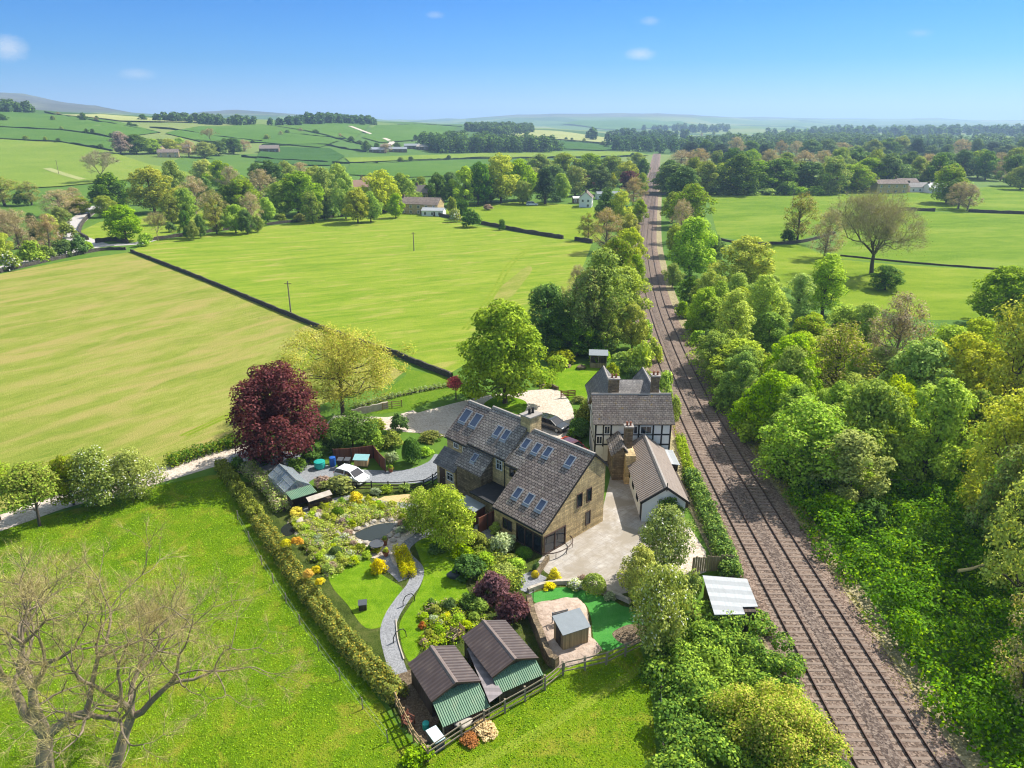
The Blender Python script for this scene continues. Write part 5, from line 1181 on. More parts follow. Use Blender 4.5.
# ------------------------------------------------------------------ long white outbuilding
O = empty('outbuilding', (0, 0, 0), 0, 'long low white outbuilding under a weathered corrugated roof with moss at its far end', 'outbuilding')
xl, xc, xr, y0, y1, ze, zr = 12.25, 14.55, 16.65, 59.4, 72.2, 2.2, 3.75
m = MB(); m.prism([(xl + .15, 0), (xr - .15, 0), (xr - .15, ze), (xc, zr - .14), (xl + .15, ze)], 'y', y0, 71.2); m.build('wall', M['white'], O)
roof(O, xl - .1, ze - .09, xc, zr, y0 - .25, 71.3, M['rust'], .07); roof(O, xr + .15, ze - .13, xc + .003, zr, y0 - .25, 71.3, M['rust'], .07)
m = MB(); m.prism([(xc - .2, zr + .0), (xc + .2, zr + .0), (xc + .06, zr + .16), (xc - .06, zr + .16)], 'y', y0 - .25, 71.3); m.build('ridge_cap', M['ridge'], O)
m = MB()
for a, b in ((xl - .12, xc), (xr + .17, xc)): m.bar((a, y0 - .28, ze - .08), (b, y0 - .28, zr + .03), .05, .22)
m.bar((xc, y0 - .29, zr - .3), (xc, y0 - .29, zr + .55), .08); m.build('barge_board', M['black'], O)
m = MB(); m.box(xl + .125, xl + .149, y0 + .1, y0 + .9, .05, 1.9); d = m.build('door', M['black'], O); m = MB(); m.lathe((xl + .10, y0 + .8, 1.0), [(.03, 0), (.03, .05)], 8); m.build('handle', M['alum'], d)
window(O, (xc + .5, y0 - .002, 1.3), (0, -1, 0), 1.0, .9, M['black'], M['glass'])
for y in (62.0, 64.5, 67.0): window(O, (xl + .148, y, 1.35), (-1, 0, 0), .8, .8, M['black'], M['glass'])
m = MB(); m.box(xr - .14, 17.7, 68.0, 71.2, 0, 1.75); m.build('annexe_wall', M['wood_dark'], O)
m = MB(); m.slab([(xr - .1, 67.8, 2.0), (17.85, 67.8, 1.82), (17.85, 71.4, 1.82), (xr - .1, 71.4, 2.0)], .07); m.build('annexe_roof', M['greycorr'], O)
m = MB(); m.box(xr - .14, 17.5, 62.0, 67.6, 0, 1.2); m.build('annexe_wall', M['wood_dark'], O)
# patch of yellow moss at the far end of its roof
m = bush_mesh(411, 'gold', n=500, size=.12, w=1.2, h=.3); o = link('moss', m, O); o.location = (12.9, 70.2, 2.35)

# ------------------------------------------------------------------ pair of stable sheds with green lean-tos
def stable(name, F0, Fr, dirn, L, W, zr, ze, green, label, dep):
    """F0 = left front eave corner (x, y); along = ridge direction (unit, away from the camera)"""
    o = empty(name, (F0[0], F0[1], 0), math.atan2(dirn[1], dirn[0]) - math.pi / 2, label, 'shed')
    m = MB(); m.prism([(.12, 0), (W - .12, 0), (W - .12, ze), (W / 2, zr - .08), (.12, ze)], 'y', .1, L - .1); m.build('wall', M['wood_dark'], o)
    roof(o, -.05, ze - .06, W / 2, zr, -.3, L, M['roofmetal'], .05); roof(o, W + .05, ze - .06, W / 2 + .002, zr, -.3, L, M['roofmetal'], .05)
    m = MB(); m.prism([(W / 2 - .2, zr - .05), (W / 2 + .2, zr - .05), (W / 2 + .07, zr + .11), (W / 2 - .07, zr + .11)], 'y', -.32, L + .02); m.build('ridge_cap', M['shed_ridge'], o)
    m = MB()
    for a in (-.05, W + .05): m.bar((a, -.33, ze - .04), (W / 2, -.33, zr + .03), .04, .14)
    m.build('barge_board', M['brown'], o)
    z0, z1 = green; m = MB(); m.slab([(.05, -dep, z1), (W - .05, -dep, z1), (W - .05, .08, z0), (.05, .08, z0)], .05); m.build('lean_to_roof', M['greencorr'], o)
    m = MB(); m.box(.15, W - .15, -dep + .15, -dep + .22, 0, z1 - .08); m.build('lean_to_wall', M['wood_dark'], o)
    for x in (.1, W - .1): m = MB(); m.bar((x, -dep + .1, 0), (x, -dep + .1, z1 - .06), .09); m.build('post', M['rail_wood'], o)
    m = MB(); m.obox((W * .5, -.0, .8), (1, 0, 0), (0, 1, 0), (0, 0, 1), .5, .09, .78); m.build('door', M['wood_red'], o)
    return o
dv = Vector((-1.95, 3.35, 0)).normalized()
stable('stable_shed', (-5.19, 35.36), None, (dv.x, dv.y), 3.6, 3.42, 2.35, 1.72, (1.68, .85), 'brown-roofed timber shed with green lean-to, nearest the hedge', 1.75)
stable('stable_shed', (-1.42, 37.45), None, (dv.x, dv.y), 4.25, 3.5, 2.35, 1.72, (1.68, 1.0), 'brown-roofed timber shed with green lean-to, nearest the purple shrubs', 1.15)
# low grey sheet roof over the passage between the two
P = [Vector(G(489.5, 702.5, 1.22)), Vector(G(502.5, 693, 1.22)), Vector(G(477.5, 646, 1.45)), Vector(G(467, 648, 1.45))]; o0 = Vector((P[0].x, P[0].y, 0))
pr = empty('passage_roof', o0, 0, 'narrow grey-purple sheet roof bridging the passage between the two brown sheds', 'roof')
m = MB(); m.slab([p - o0 for p in P], .04); m.build('roof', M['passage_sheet'], pr)
for p in P: q = p + (sum(P, Vector()) / 4 - p) * .08 - o0; m = MB(); m.bar((q.x, q.y, 0), (q.x, q.y, q.z - .05), .07); m.build('post', M['wood_dark'], pr)

# ------------------------------------------------------------------ small garden shed on the mound
o = empty('garden_shed', (3.65, 41.25, .35), R(24.5), 'small tan timber shed with a grey felt roof on the stony mound', 'shed')
m = MB(); m.prism([(0, 0), (1.25, 0), (1.25, 1.5), (0, 1.85)][::1], 'y', 0, .01)
m = MB(); m.add([(0, 0, 0), (2.1, 0, 0), (2.1, 1.4, 0), (0, 1.4, 0), (0, 0, 1.45), (2.1, 0, 1.45), (2.1, 1.4, 1.85), (0, 1.4, 1.85)], [(0, 3, 2, 1), (4, 5, 6, 7), (0, 1, 5, 4), (1, 2, 6, 5), (2, 3, 7, 6), (3, 0, 4, 7)]); m.build('wall', M['wood_tan'], o)
m = MB(); m.slab([(-.1, -.12, 1.46), (2.2, -.12, 1.46), (2.2, 1.55, 1.94), (-.1, 1.55, 1.94)], .05); m.build('roof', M['greyfelt'], o)
m = MB(); m.obox((-.012, .7, .78), (0, 1, 0), (1, 0, 0), (0, 0, 1), .35, .012, .74); d = m.build('door', M['wood_dark'], o); m = MB(); m.lathe((-.04, .45, .8), [(.025, 0), (.025, .05)], 8); m.build('handle', M['black'], d)
# the stony mound itself
rg = np.random.default_rng(5); ring = spline([Vector(G(*q)) for q in ((531, 606), (552, 600), (575, 598), (586, 606), (590, 622), (593, 640), (602, 650), (585, 662), (560, 668), (548, 662), (540, 640), (531, 622))], 5, True)
c0 = sum(ring, Vector()) / len(ring); mb = MB(); vs = []; k = len(ring)
for t, z in ((1.0, -.05), (.93, .22), (.8, .36), (.5, .40), (.2, .42)): vs += [c0 + (p - c0) * t * (1 + rg.uniform(-.03, .03)) + Vector((0, 0, z + rg.uniform(-.03, .05))) for p in ring]
mb.add(vs, [(i * k + j, i * k + (j + 1) % k, (i + 1) * k + (j + 1) % k, (i + 1) * k + j) for i in range(4) for j in range(k)] + [tuple(range(4 * k, 5 * k))])
tag(mb.build('stony_mound', M['mound'], None, True), kind='structure')
# grey-roofed lineside shed
o = empty('lineside_shed', (15.0, 43.2, 0), R(-4), 'low lineside shed with a pale grey sheet roof between brambles and ballast', 'shed')
m = MB(); m.add([(.1, .2, 0), (3.2, .9, 0), (3.2, 4.6, 0), (.1, 4.6, 0), (.1, .2, 1.9), (3.2, .9, 1.7), (3.2, 4.6, 1.7), (.1, 4.6, 1.9)], [(0, 3, 2, 1), (4, 5, 6, 7), (0, 1, 5, 4), (1, 2, 6, 5), (2, 3, 7, 6), (3, 0, 4, 7)]); m.build('wall', M['wood_dark'], o)
m = MB(); P = [(-.1, -.1, 2.02), (2.2, .25, 1.92), (2.2, 1.1, 1.92), (3.4, 1.3, 1.86), (3.4, 4.75, 1.86), (-.1, 4.75, 2.02)]; m.slab(P, .06); m.build('roof', M['greycorr'], o)
# reddish pale of upright boards behind it
p, q = Vector(G(692, 572)), Vector(G(733, 570)); o = empty('board_fence', p, math.atan2((q - p).y, (q - p).x), 'short fence of weathered reddish upright boards behind the grey-roofed shed', 'fence'); L = (q - p).length
m = MB(); n = 18
for i in range(n): m.box(L * i / n + .01, L * (i + 1) / n - .02, -.02, .02, 0, 1.5 + rnd.uniform(-.12, .12))
m.build('board_panel', M['wood'], o)
for x in (.05, L / 2, L - .05): m = MB(); m.box(x - .05, x + .05, .021, .12, 0, 1.35); m.build('post', M['wood_red'], o)

# ------------------------------------------------------------------ greenhouse with its green cold frame
ga = math.atan2(62.45 - 67.2, -21.2 + 24.6); a = Vector((-24.3, 67.3, 0))
Gh = empty('greenhouse', (-23.0, 65.2, 0), R(-52), 'aluminium greenhouse with clear glass standing beside the drive', 'greenhouse')
L, W, ze, zr = 4.6, 2.6, 1.45, 2.35                     # local x runs along the ridge
m = MB(); m.box(-L / 2, L / 2, -W / 2, W / 2, 0, .22); m.build('base', M['stone_dark'], Gh)
m = MB()
for s in (-1, 1):
    for i in range(8): x = -L / 2 + L * i / 7; m.bar((x, s * W / 2, .22), (x, s * W / 2, ze), .035); m.bar((x, s * W / 2, ze), (x, 0, zr), .035)
    m.bar((-L / 2, s * W / 2, ze), (L / 2, s * W / 2, ze), .055); m.bar((-L / 2, s * W / 4, (ze + zr) / 2), (L / 2, s * W / 4, (ze + zr) / 2), .025)
    for y in np.linspace(-W / 2, W / 2, 5): m.bar((s * L / 2, y, .22), (s * L / 2, y, ze + (zr - ze) * (1 - abs(y) / (W / 2))), .035)
    m.bar((s * L / 2, -W / 2, ze), (s * L / 2, W / 2, ze), .03)
m.bar((-L / 2, 0, zr), (L / 2, 0, zr), .07); m.build('frame', M['alum'], Gh)
m = MB()
for s in (-1, 1):
    m.slab([(-L / 2, s * (W / 2 - .012), .23), (L / 2, s * (W / 2 - .012), .23), (L / 2, s * (W / 2 - .012), ze), (-L / 2, s * (W / 2 - .012), ze)], .006)
    m.slab([(-L / 2, s * (W / 2 - .01), ze), (L / 2, s * (W / 2 - .01), ze), (L / 2, s * .01, zr - .02), (-L / 2, s * .01, zr - .02)], .006)
    m.slab([(s * (L / 2 - .01), -W / 2 + .02, .23), (s * (L / 2 - .01), W / 2 - .02, .23), (s * (L / 2 - .01), W / 2 - .02, ze), (s * (L / 2 - .01), 0, zr - .04), (s * (L / 2 - .01), -W / 2 + .02, ze)], .006)
m.build('glazing', M['clear'], Gh)
bx = MB(); bx.box(-L / 2 + .3, L / 2 - .4, -W / 2 + .15, -W / 2 + .75, .22, .85); bx.box(-L / 2 + .3, L / 2 - .4, W / 2 - .75, W / 2 - .15, .22, .85); bx.build('staging', M['wood'], Gh)
o = empty('potting_store', (-20.9, 62.3, 0), R(-52 + 90), 'open potting store with a green felt roof at the end of the greenhouse', 'shed')
m = MB(); m.slab([(-1.3, -.8, 1.55), (1.3, -.8, 1.55), (1.3, .65, 1.75), (-1.3, .65, 1.75)], .06); m.build('roof', M['greencorr'], o)
m = MB(); m.box(-1.25, 1.25, .5, .56, 0, 1.65); m.box(-1.25, -1.19, -.7, .499, 0, 1.5); m.box(1.19, 1.25, -.7, .499, 0, 1.5); m.build('wall', M['wood_dark'], o)
m = MB(); m.slab([(.1, -1.5, 1.12), (2.6, -1.5, 1.12), (2.6, -.86, 1.35), (.1, -.86, 1.35)], .05); m.build('lean_to_roof', M['tan_sheet'] if 'tan_sheet' in M else M['rock'], o)
for x in (.2, 2.5): m = MB(); m.bar((x, -1.4, 0), (x, -1.4, 1.08), .08); m.build('post', M['wood_dark'], o)
m = MB(); m.box(.2, 2.5, -1.3, -.9, 0, .7); m.build('bench', M['wood_dark'], o)

# ------------------------------------------------------------------ grey summerhouse beyond the lawn
p = G(598, 366); o = empty('summerhouse', (p[0], p[1], 0), R(-6), 'grey open-fronted summerhouse at the foot of the trees', 'summerhouse')
m = MB(); m.box(-1.3, 1.3, .9, 1.0, 0, 2.1); m.box(-1.3, -1.2, -.9, .899, 0, 2.1); m.box(1.2, 1.3, -.9, .899, 0, 2.1); m.build('wall', M['wood'], o)
m = MB(); m.slab([(-1.5, -1.1, 2.1), (1.5, -1.1, 2.1), (1.5, 1.15, 2.35), (-1.5, 1.15, 2.35)], .07); m.build('roof', M['greyfelt'], o)
for x in (-1.25, 0, 1.25): m = MB(); m.bar((x, -.95, 0), (x, -.95, 2.06), .1); m.build('post', M['rail_wood'], o)
m = MB(); m.box(-1.2, 1.2, -.95, -.9, .0, .8); m.build('balustrade', M['wood'], o)

# ------------------------------------------------------------------ far buildings
def cottage(name, u, v, w, d, ze, zr, rz, wall, rf, label, cat='house', nwin=3, chim=1, storeys=2, gwin=False):
    x, y, z = G(u, v); o = empty(name, (x, y, z - .2), R(rz), label, cat)
    m = MB(); m.prism([(-d / 2, 0), (d / 2, 0), (d / 2, ze), (0, zr - .1), (-d / 2, ze)], 'x', -w / 2, w / 2); m.build('wall', wall, o)
    roofy(o, -w / 2 - .2, w / 2 + .2, -d / 2 - .25, ze - .12, 0, zr, rf, .15); roofy(o, -w / 2 - .2, w / 2 + .2, d / 2 + .25, ze - .12, .004, zr, rf, .15)
    for i in range(chim):
        cx = (-w / 2 + .6) if i == 0 else (w / 2 - .6); m = MB(); m.box(cx - .45, cx + .45, -.4, .4, zr - .5, zr + 1.1); m.build('chimney', M['stone_dark'], o)
    for s in range(storeys):
        for i in range(nwin):
            window(o, (-w / 2 + w * (i + .5) / nwin, -d / 2 - .004, ze * (s + .52) / storeys), (0, -1, 0), .95, 1.15, M['white'], M['glass'], bars=1, fr=.12)
    if gwin:
        for yy_ in (-d * .22, d * .22): window(o, (-w / 2 - .004, yy_, ze * .72), (-1, 0, 0), .9, 1.1, M['white'], M['glass'], bars=1, fr=.1)
        window(o, (-w / 2 - .004, -d * .2, ze * .25), (-1, 0, 0), 1.0, 1.1, M['white'], M['glass'], bars=1, fr=.1)
    m = MB(); m.obox((w * .08, -d / 2 - .012, 1.0), (1, 0, 0), (0, 1, 0), (0, 0, 1), .5, .02, 1.0); m.build('door', M['brown'], o)
    return o
cottage('white_cottage', 586, 206.5, 9, 5.6, 4.4, 6.9, 80, M['white'], M['slate_warm'], 'white-rendered gabled cottage half hidden by trees near the line', nwin=3, gwin=True)
cottage('white_annexe', 579, 203, 6, 4, 2.6, 3.2, 4, M['stone_dark'], M['white'], 'low white flat-roofed annexe against the white cottage', 'house', 3, 0, 1)
cottage('long_cottage', 608, 199, 12, 5, 2.8, 3.8, 6, M['white'], M['greyfelt'], 'long low building with a pale roof right of the white cottage', 'house', 5, 0, 1)
cottage('farmhouse', 422, 213, 17, 8, 4.2, 6.6, -14, M['stone'], M['slate_warm'], 'brown stone farmhouse at the corner of the bright meadow', 'house', 5, 1)
cottage('farm_tower', 424, 206, 7, 7, 6.2, 9.4, -14, M['stone'], M['rust'], 'taller stone house with a pinkish roof behind the farmhouse', 'house', 2, 1)
cottage('farm_annexe', 434, 215.5, 9, 5, 2.4, 3.3, -10, M['white'], M['greycorr'], 'low pale annexe at the right end of the farmhouse', 'house', 3, 0, 1)
M['tile'] = m_plain('pink_tiles', (.36, .22, .15), .85, .2, .8)
cottage('tile_roofed_house', 361, 196, 15, 8, 5, 8.2, 5, M['stone'], M['tile'], 'house with pinkish tiled roof behind the centre trees', 'house', 4, 1)
cottage('tile_roofed_house', 367, 193, 8, 7, 4.5, 8.4, 60, M['stone'], M['tile'], 'smaller pink-roofed wing with pale gable behind the centre trees', 'house', 2, 1)
cottage('stone_barn', 270, 152.5, 18, 10, 4, 7, 8, M['stone_dark'], M['rust'], 'old stone barn standing alone on the hillside', 'barn', 3, 0, 1)
for u, v, w, lab, wm in ((158, 153.5, 12, 'leftmost stone house on the hillside', 'stone'), (169, 157, 16, 'long stone house on the hillside, lowest of the group', 'white'), (183, 152, 13, 'tan house on the hillside, highest of the group', 'stone')):
    cottage('hill_house', u, v, w, 7, 3.8, 6.4, rnd.uniform(-20, 20), M['stone'], M['slate_warm'], lab, 'house', 3, 1)
for u, v, w, lab, mt in ((378, 152.5, 20, 'pale-roofed low shed of the hillside farm, nearest the trees', 'frame'), (398, 152, 24, 'grey barn in the middle of the hillside farm', 'greyfelt'), (412, 148.5, 22, 'grey barn with dark front at the hillside farm', 'greyfelt'), (423, 149.5, 16, 'pale-roofed barn at the right end of the hillside farm', 'rock'), (386, 149, 14, 'stone farmhouse of the hillside farm', 'slate')):
    cottage('farm_barn', u, v, w * .8, 11, 3.4, 5.4, rnd.uniform(-12, 12), M['stone_dark'], M[mt], lab, 'barn', 2, 0, 1)
ribbon('farm_track', [(385, 147), (392, 143.5), (384, 139), (366, 133), (350, 127)], 7, .5, M['drive'], cell=20)
ribbon('hill_track', [(15, 159), (40, 167), (60, 174), (84, 181)], 5, .5, M['hill_pale'], cell=20)
for u, v, w, lab, rf, st in ((888, 193, 17, 'stone cottage with a purplish slate roof, left of the far row', 'slate_warm', 2), (903, 191.5, 12, 'taller stone cottage second in the far row', 'slate_warm', 2), (919, 192, 15, 'white cottage with a grey roof in the far row', 'slate_grey', 1), (938, 193, 14, 'cottage with a bright white roof at the right end of the far row', 'white', 1)):
    cottage('row_cottage', u, v, w, 7, 2.2 * st + .8, 2.0 * st + 3.2, 4, M['white' if st == 1 else 'stone'], M[rf], lab, 'house', 4, 1, st)
# ------------------------------------------------------------------ vehicles
def car(label, paint, loc, rz, name='parked_car', L=3.95, W=1.7, Hh=1.46):
    o = empty(name, loc, rz, label, 'car'); h = L / 2
    prof = [(-h, .45), (-h + .03, .75), (-h * .93, .92), (-h * .55, 1.0), (-h * .40, 1.0), (h * .52, .96), (h * .90, .80), (h, .62), (h, .38), (h * .9, .26), (-h * .9, .26)]
    def body(wk, pr, nm, mt, parent, bev):
        m = MB(); m.prism(pr, 'y', -wk / 2, wk / 2); me = m.mesh(nm, mt, False, bev); return link(nm, me, parent)
    b = body(W, prof, 'body', paint, o, .07)
    # cabin: taper
    bz, tz = .94, Hh; cab = [(-h * .96, bz), (-h * .80, tz - .06), (-h * .55, tz), (h * .05, tz), (h * .20, tz - .05), (h * .58, bz)]
    vs = [];
    for s, k in ((-1, 1), (1, 1)):
        for x, z in cab: vs.append((x, s * (W / 2 - .07 - (z - bz) * .28), z))
    m = MB(); n = len(cab); m.add(vs, [tuple(range(n)), tuple(range(2 * n - 1, n - 1, -1))] + [(i, i + n, (i + 1) % n + n, (i + 1) % n) for i in range(n)]); m.build('window', M['glass'], o, False, .03)
    rf = [(-h * .82, tz - .085), (-h * .55, tz - .0), (h * .05, tz), (h * .21, tz - .055)]; vs = []
    for s in (-1, 1):
        for x, z in rf: vs.append((x, s * (W / 2 - .05 - (tz - .1 - bz) * .28), z + .02))
    for s in (-1, 1):
        for x, z in rf: vs.append((x, s * (W / 2 - .05 - (tz - .1 - bz) * .28), z - .05))
    m = MB(); m.add(vs, [(0, 1, 5, 4), (1, 2, 6, 5), (2, 3, 7, 6), (8, 12, 13, 9), (9, 13, 14, 10), (10, 14, 15, 11)] + [(0, 8, 9, 1), (1, 9, 10, 2), (2, 10, 11, 3), (4, 5, 13, 12), (5, 6, 14, 13), (6, 7, 15, 14), (0, 4, 12, 8), (3, 11, 15, 7)]); m.build('roof', paint, o)
    for s in (-1, 1):
        for x0_, x1_ in ((-h * .80, -h * .96), (-h * .2, -h * .2), (h * .20, h * .58)):
            m = MB(); m.bar((x0_, s * (W / 2 - .05 - (tz - .06 - bz) * .28), tz - .05), (x1_, s * (W / 2 - .055), bz), .07, .05); m.build('pillar', paint, o)
    for x in (-h * .62, h * .64):
        for s in (-1, 1):
            c = Vector((x, s * (W / 2 - .08), .31)); m = MB(); m.tube([c - Vector((0, .10, 0)), c + Vector((0, .10, 0))], .31, 18); w = m.build('wheel', M['tyre'], o)
            m = MB(); m.tube([c + Vector((0, s * .085, 0)), c + Vector((0, s * .108, 0))], .20, 14); m.build('rim', M['rim'], w)
    for s in (-1, 1):
        m = MB(); m.obox((h * .965, s * W * .36, .70), (1, 0, -.5), (0, 1, 0), (.5, 0, 1), .05, .18, .09); m.build('headlight', M['lamp'], o)
        m = MB(); m.obox((-h * .985, s * W * .38, .82), (1, 0, 0), (0, 1, 0), (0, 0, 1), .04, .12, .13); m.build('tail_light', M['redlamp'], o)
        m = MB(); m.obox((h * .42, s * (W / 2 + .07), .98), (1, 0, 0), (0, 1, 0), (0, 0, 1), .07, .10, .07); m.build('mirror', paint, o)
    return o
p = G(352, 481); car('white hatchback parked on the grey drive behind the post and rail fence', M['paint_white'], (p[0], p[1], .02), R(-30), L=3.7, W=1.62)
p = G(551, 428); car('black car parked on the turning circle behind the house chimney', M['paint_dark'], (p[0], p[1], .02), R(-38), L=4.5, W=1.8)
p = G(572, 453); car('red car mostly hidden behind the slate roof of the house', M['paint_red'], (p[0], p[1], .02), R(-44), L=4.0, W=1.7)
p = G(532, 205.5); car('white car far off at the top of the upper meadow', M['paint_white'], p, R(4), L=5.5, W=2.0, Hh=1.9)

# ------------------------------------------------------------------ fences
def rail_fence(px, hgt, mat, label, rails=3, gap=1.9, pw=.12, world=False, rw=.09, wire=False, bend=True, name='rail_fence', lean=.0):
    P = [Vector(q) for q in px] if world else [Vector(G(*q)) for q in px]; o = empty(name, P[0], 0, label, 'fence'); o0 = P[0]
    pts = []
    for a, b in zip(P, P[1:]):
        n = max(1, round((b - a).length / gap)); pts += [a + (b - a) * i / n for i in range(n)]
    pts.append(P[-1]); pm = MB(); pm.box(-pw / 2, pw / 2, -pw / 2, pw / 2, -.2, hgt); me = pm.mesh('post', mat)
    for i, q in enumerate(pts):
        c = link('post', me, o); c.location = q - o0; c.rotation_euler = (rnd.uniform(-.04, .04) * (1 + lean), rnd.uniform(-.04, .04) * (1 + lean), rnd.uniform(0, .4)); c.scale = (1, 1, rnd.uniform(.94, 1.06))
    for r in range(rails):
        z = hgt * (.28 + .62 * r / max(rails - 1, 1)); m = MB()
        for a, b in zip(pts, pts[1:]):
            j = Vector((0, 0, rnd.uniform(-.03, .03)))
            if wire: m.tube([a - o0 + Vector((0, 0, z)), b - o0 + Vector((0, 0, z))], .007, 4)
            else: m.bar(a - o0 + Vector((0, -.03, z)) + j, b - o0 + Vector((0, -.03, z)) - j, .035, rw)
        m.build('wire' if wire else 'rail', M['grey_metal'] if wire else mat, o)
    return o
rail_fence([(318, 486), (335, 490), (372, 491.5), (405, 491), (424, 489), (433, 484), (441, 478), (444, 470)], 1.15, M['black'], 'black post and rail fence between the drive and the garden', 3, 1.7)
rail_fence([(428, 761), (462, 738), (505, 713), (545, 690), (563, 675)], 1.2, M['rail_wood'], 'weathered timber fence behind the green lean-tos', 3, 1.8, lean=1)
rail_fence([(563, 675), (585, 670), (606, 665), (625, 656), (648, 646)], 1.2, M['rail_wood'], 'weathered timber fence below the putting green', 3, 1.7, lean=1)
rail_fence([(396, 706), (404, 722), (414, 742), (428, 761)], 1.2, M['wood_tan'], 'tan timber fence at the corner of the shed yard', 3, 1.0)
rail_fence([(238, 520), (262, 565), (300, 625), (340, 680), (388, 742)], 1.0, M['rail_wood'], 'thin post and wire fence along the paddock side of the hedge', 2, 3.6, .07, wire=True, name='wire_fence')
rail_fence([(664, 642), (660, 700), (664, 790)], 1.1, M['wood_dark'], 'dark post and wire fence between paddock and laurel thicket', 2, 2.2, .1, wire=True, name='wire_fence')
rail_fence([(561, 398), (575, 397)], 1.1, M['wood_red'], 'brown timber gate and rails at the back of the turning circle', 4, .9, rw=.13)
rail_fence([(383, 410), (392, 408), (402, 407)], 1.0, M['wood_tan'], 'short tan fence beside the verge under the willow', 3, 1.2)
for px, lab in (([(334, 462), (352, 461), (374, 458)], 'long red-brown board fence behind the bins'), ([(374, 458), (380, 466), (386, 472)], 'short red-brown board fence running down to the drive')):
    P = [Vector(G(*q)) for q in px]; o = empty('board_fence', P[0], 0, lab, 'fence'); m = MB()
    for a, b in zip(P, P[1:]):
        d = (b - a).normalized(); m.obox((a + b) / 2 - P[0] + Vector((0, 0, .8)), d, Vector((-d.y, d.x, 0)), (0, 0, 1), (b - a).length / 2, .025, .8)
    m.build('board_panel', M['wood_red'], o)
    for q in P: m = MB(); m.bar(q - P[0] + Vector((0, -.06, 0)), q - P[0] + Vector((0, -.06, 1.7)), .1); m.build('post', M['wood_dark'], o)

# ------------------------------------------------------------------ poles
for u, v, vt, lab in ((291, 314, 281, 'wooden pole standing by the wall of the mown field'), (414, 251, 232, 'slender pole in the middle of the bright meadow'), (792, 208, 190, 'pole before the wood beyond the right meadow'), (514, 200, 182, 'tall pale pole at the edge of the upper meadow'), (59, 175, 160, 'pole on the bright hill pasture'), (653, 187, 172, 'signal post beside the far end of the line')):
    x, y, z = G(u, v); h = max(Zat(vt, y) - z, 5.0); o = empty('utility_pole', (x, y, z), 0, lab, 'pole'); m = MB(); m.tube([(0, 0, -.3), (0, 0, h)], [.16, .11], 8); m.build('pole', M['bark_pale'], o)
    m = MB(); m.box(-.7, .7, -.05, .05, h - .6, h - .48); m.build('crossarm', M['bark'], o)
# board crossing over the line
q = min(_TS, key=lambda p: abs(p.y - 390)); o = empty('crossing', (q.x, q.y, 0), R(-11), 'pale board crossing laid across the far end of the line', 'crossing')
m = MB(); m.box(-8, 8, -1.3, 1.3, .02, .36); m.build('deck', M['deck'], o)
for s in (-1, 1): m = MB(); m.box(-9, 9, s * 1.4 - .05, s * 1.4 + .05, .5, 1.3); m.build('handrail', M['rail_wood'], o)

# ------------------------------------------------------------------ bins and yard things
def barrel(u, v, r, h, mat, label, cat='bin', name='bin'):
    x, y, z = G(u, v); o = empty(name, (x, y, 0.02), 0, label, cat); m = MB(); m.lathe((0, 0, 0), [(r * .85, 0), (r, h * .2), (r, h * .85), (r * .9, h)], 16); m.build('body', mat, o)
    m = MB(); m.lathe((0, 0, h + .002), [(r * .98, 0), (r * .98, .06), (r * .5, .1)], 16); m.build('lid', mat, o)
barrel(320, 468, .62, .75, M['teal_pl'], 'squat turquoise tub on the drive by the blue barrel', 'tub', 'plastic_tub')
barrel(333, 466, .36, 1.0, M['blue_pl'], 'blue plastic barrel in front of the red-brown fence')
for u, v in ((342, 467), (347, 467)):
    pass
for u, v, lab in ((341, 467.5, 'black wheeled bin, the one next to the blue barrel'), (348, 467.5, 'black wheeled bin, the one next to the pale-topped hutch')):
    x, y, z = G(u, v); o = empty('wheeled_bin', (x, y, .02), R(-5), lab, 'bin'); m = MB()
    m.add([(-.24, -.28, .06), (.24, -.28, .06), (.24, .28, .06), (-.24, .28, .06), (-.29, -.36, 1.0), (.29, -.36, 1.0), (.29, .36, 1.0), (-.29, .36, 1.0)], [(0, 3, 2, 1), (4, 5, 6, 7), (0, 1, 5, 4), (1, 2, 6, 5), (2, 3, 7, 6), (3, 0, 4, 7)]); m.build('body', M['black'], o)
    m = MB(); m.slab([(-.31, -.40, 1.03), (.31, -.40, 1.03), (.31, .38, 1.09), (-.31, .38, 1.09)], .05); m.build('lid', M['slategrey'], o)
    for s in (-1, 1): m = MB(); m.tube([(s * .27, .3, .12), (s * .32, .3, .12)], .12, 12); m.build('wheel', M['tyre'], o)
x, y, z = G(362, 466); o = empty('hutch', (x, y, .02), R(-4), 'tan hutch with a pale turquoise roof by the fence corner', 'hutch'); m = MB(); m.box(-.75, .75, -.4, .4, .15, .95); m.build('body', M['wood_tan'], o)
M['teal_roof'] = m_plain('turquoise_sheet', (.22, .42, .42), .6, .15, 4)
m = MB(); m.slab([(-.85, -.55, .97), (.85, -.55, .97), (.85, .5, 1.22), (-.85, .5, 1.22)], .05); m.build('roof', M['teal_roof'], o)
for sx in (-.65, .65):
    for sy in (-.32, .32): m = MB(); m.box(sx - .05, sx + .05, sy - .05, sy + .05, 0, .149); m.build('leg', M['wood_dark'], o)
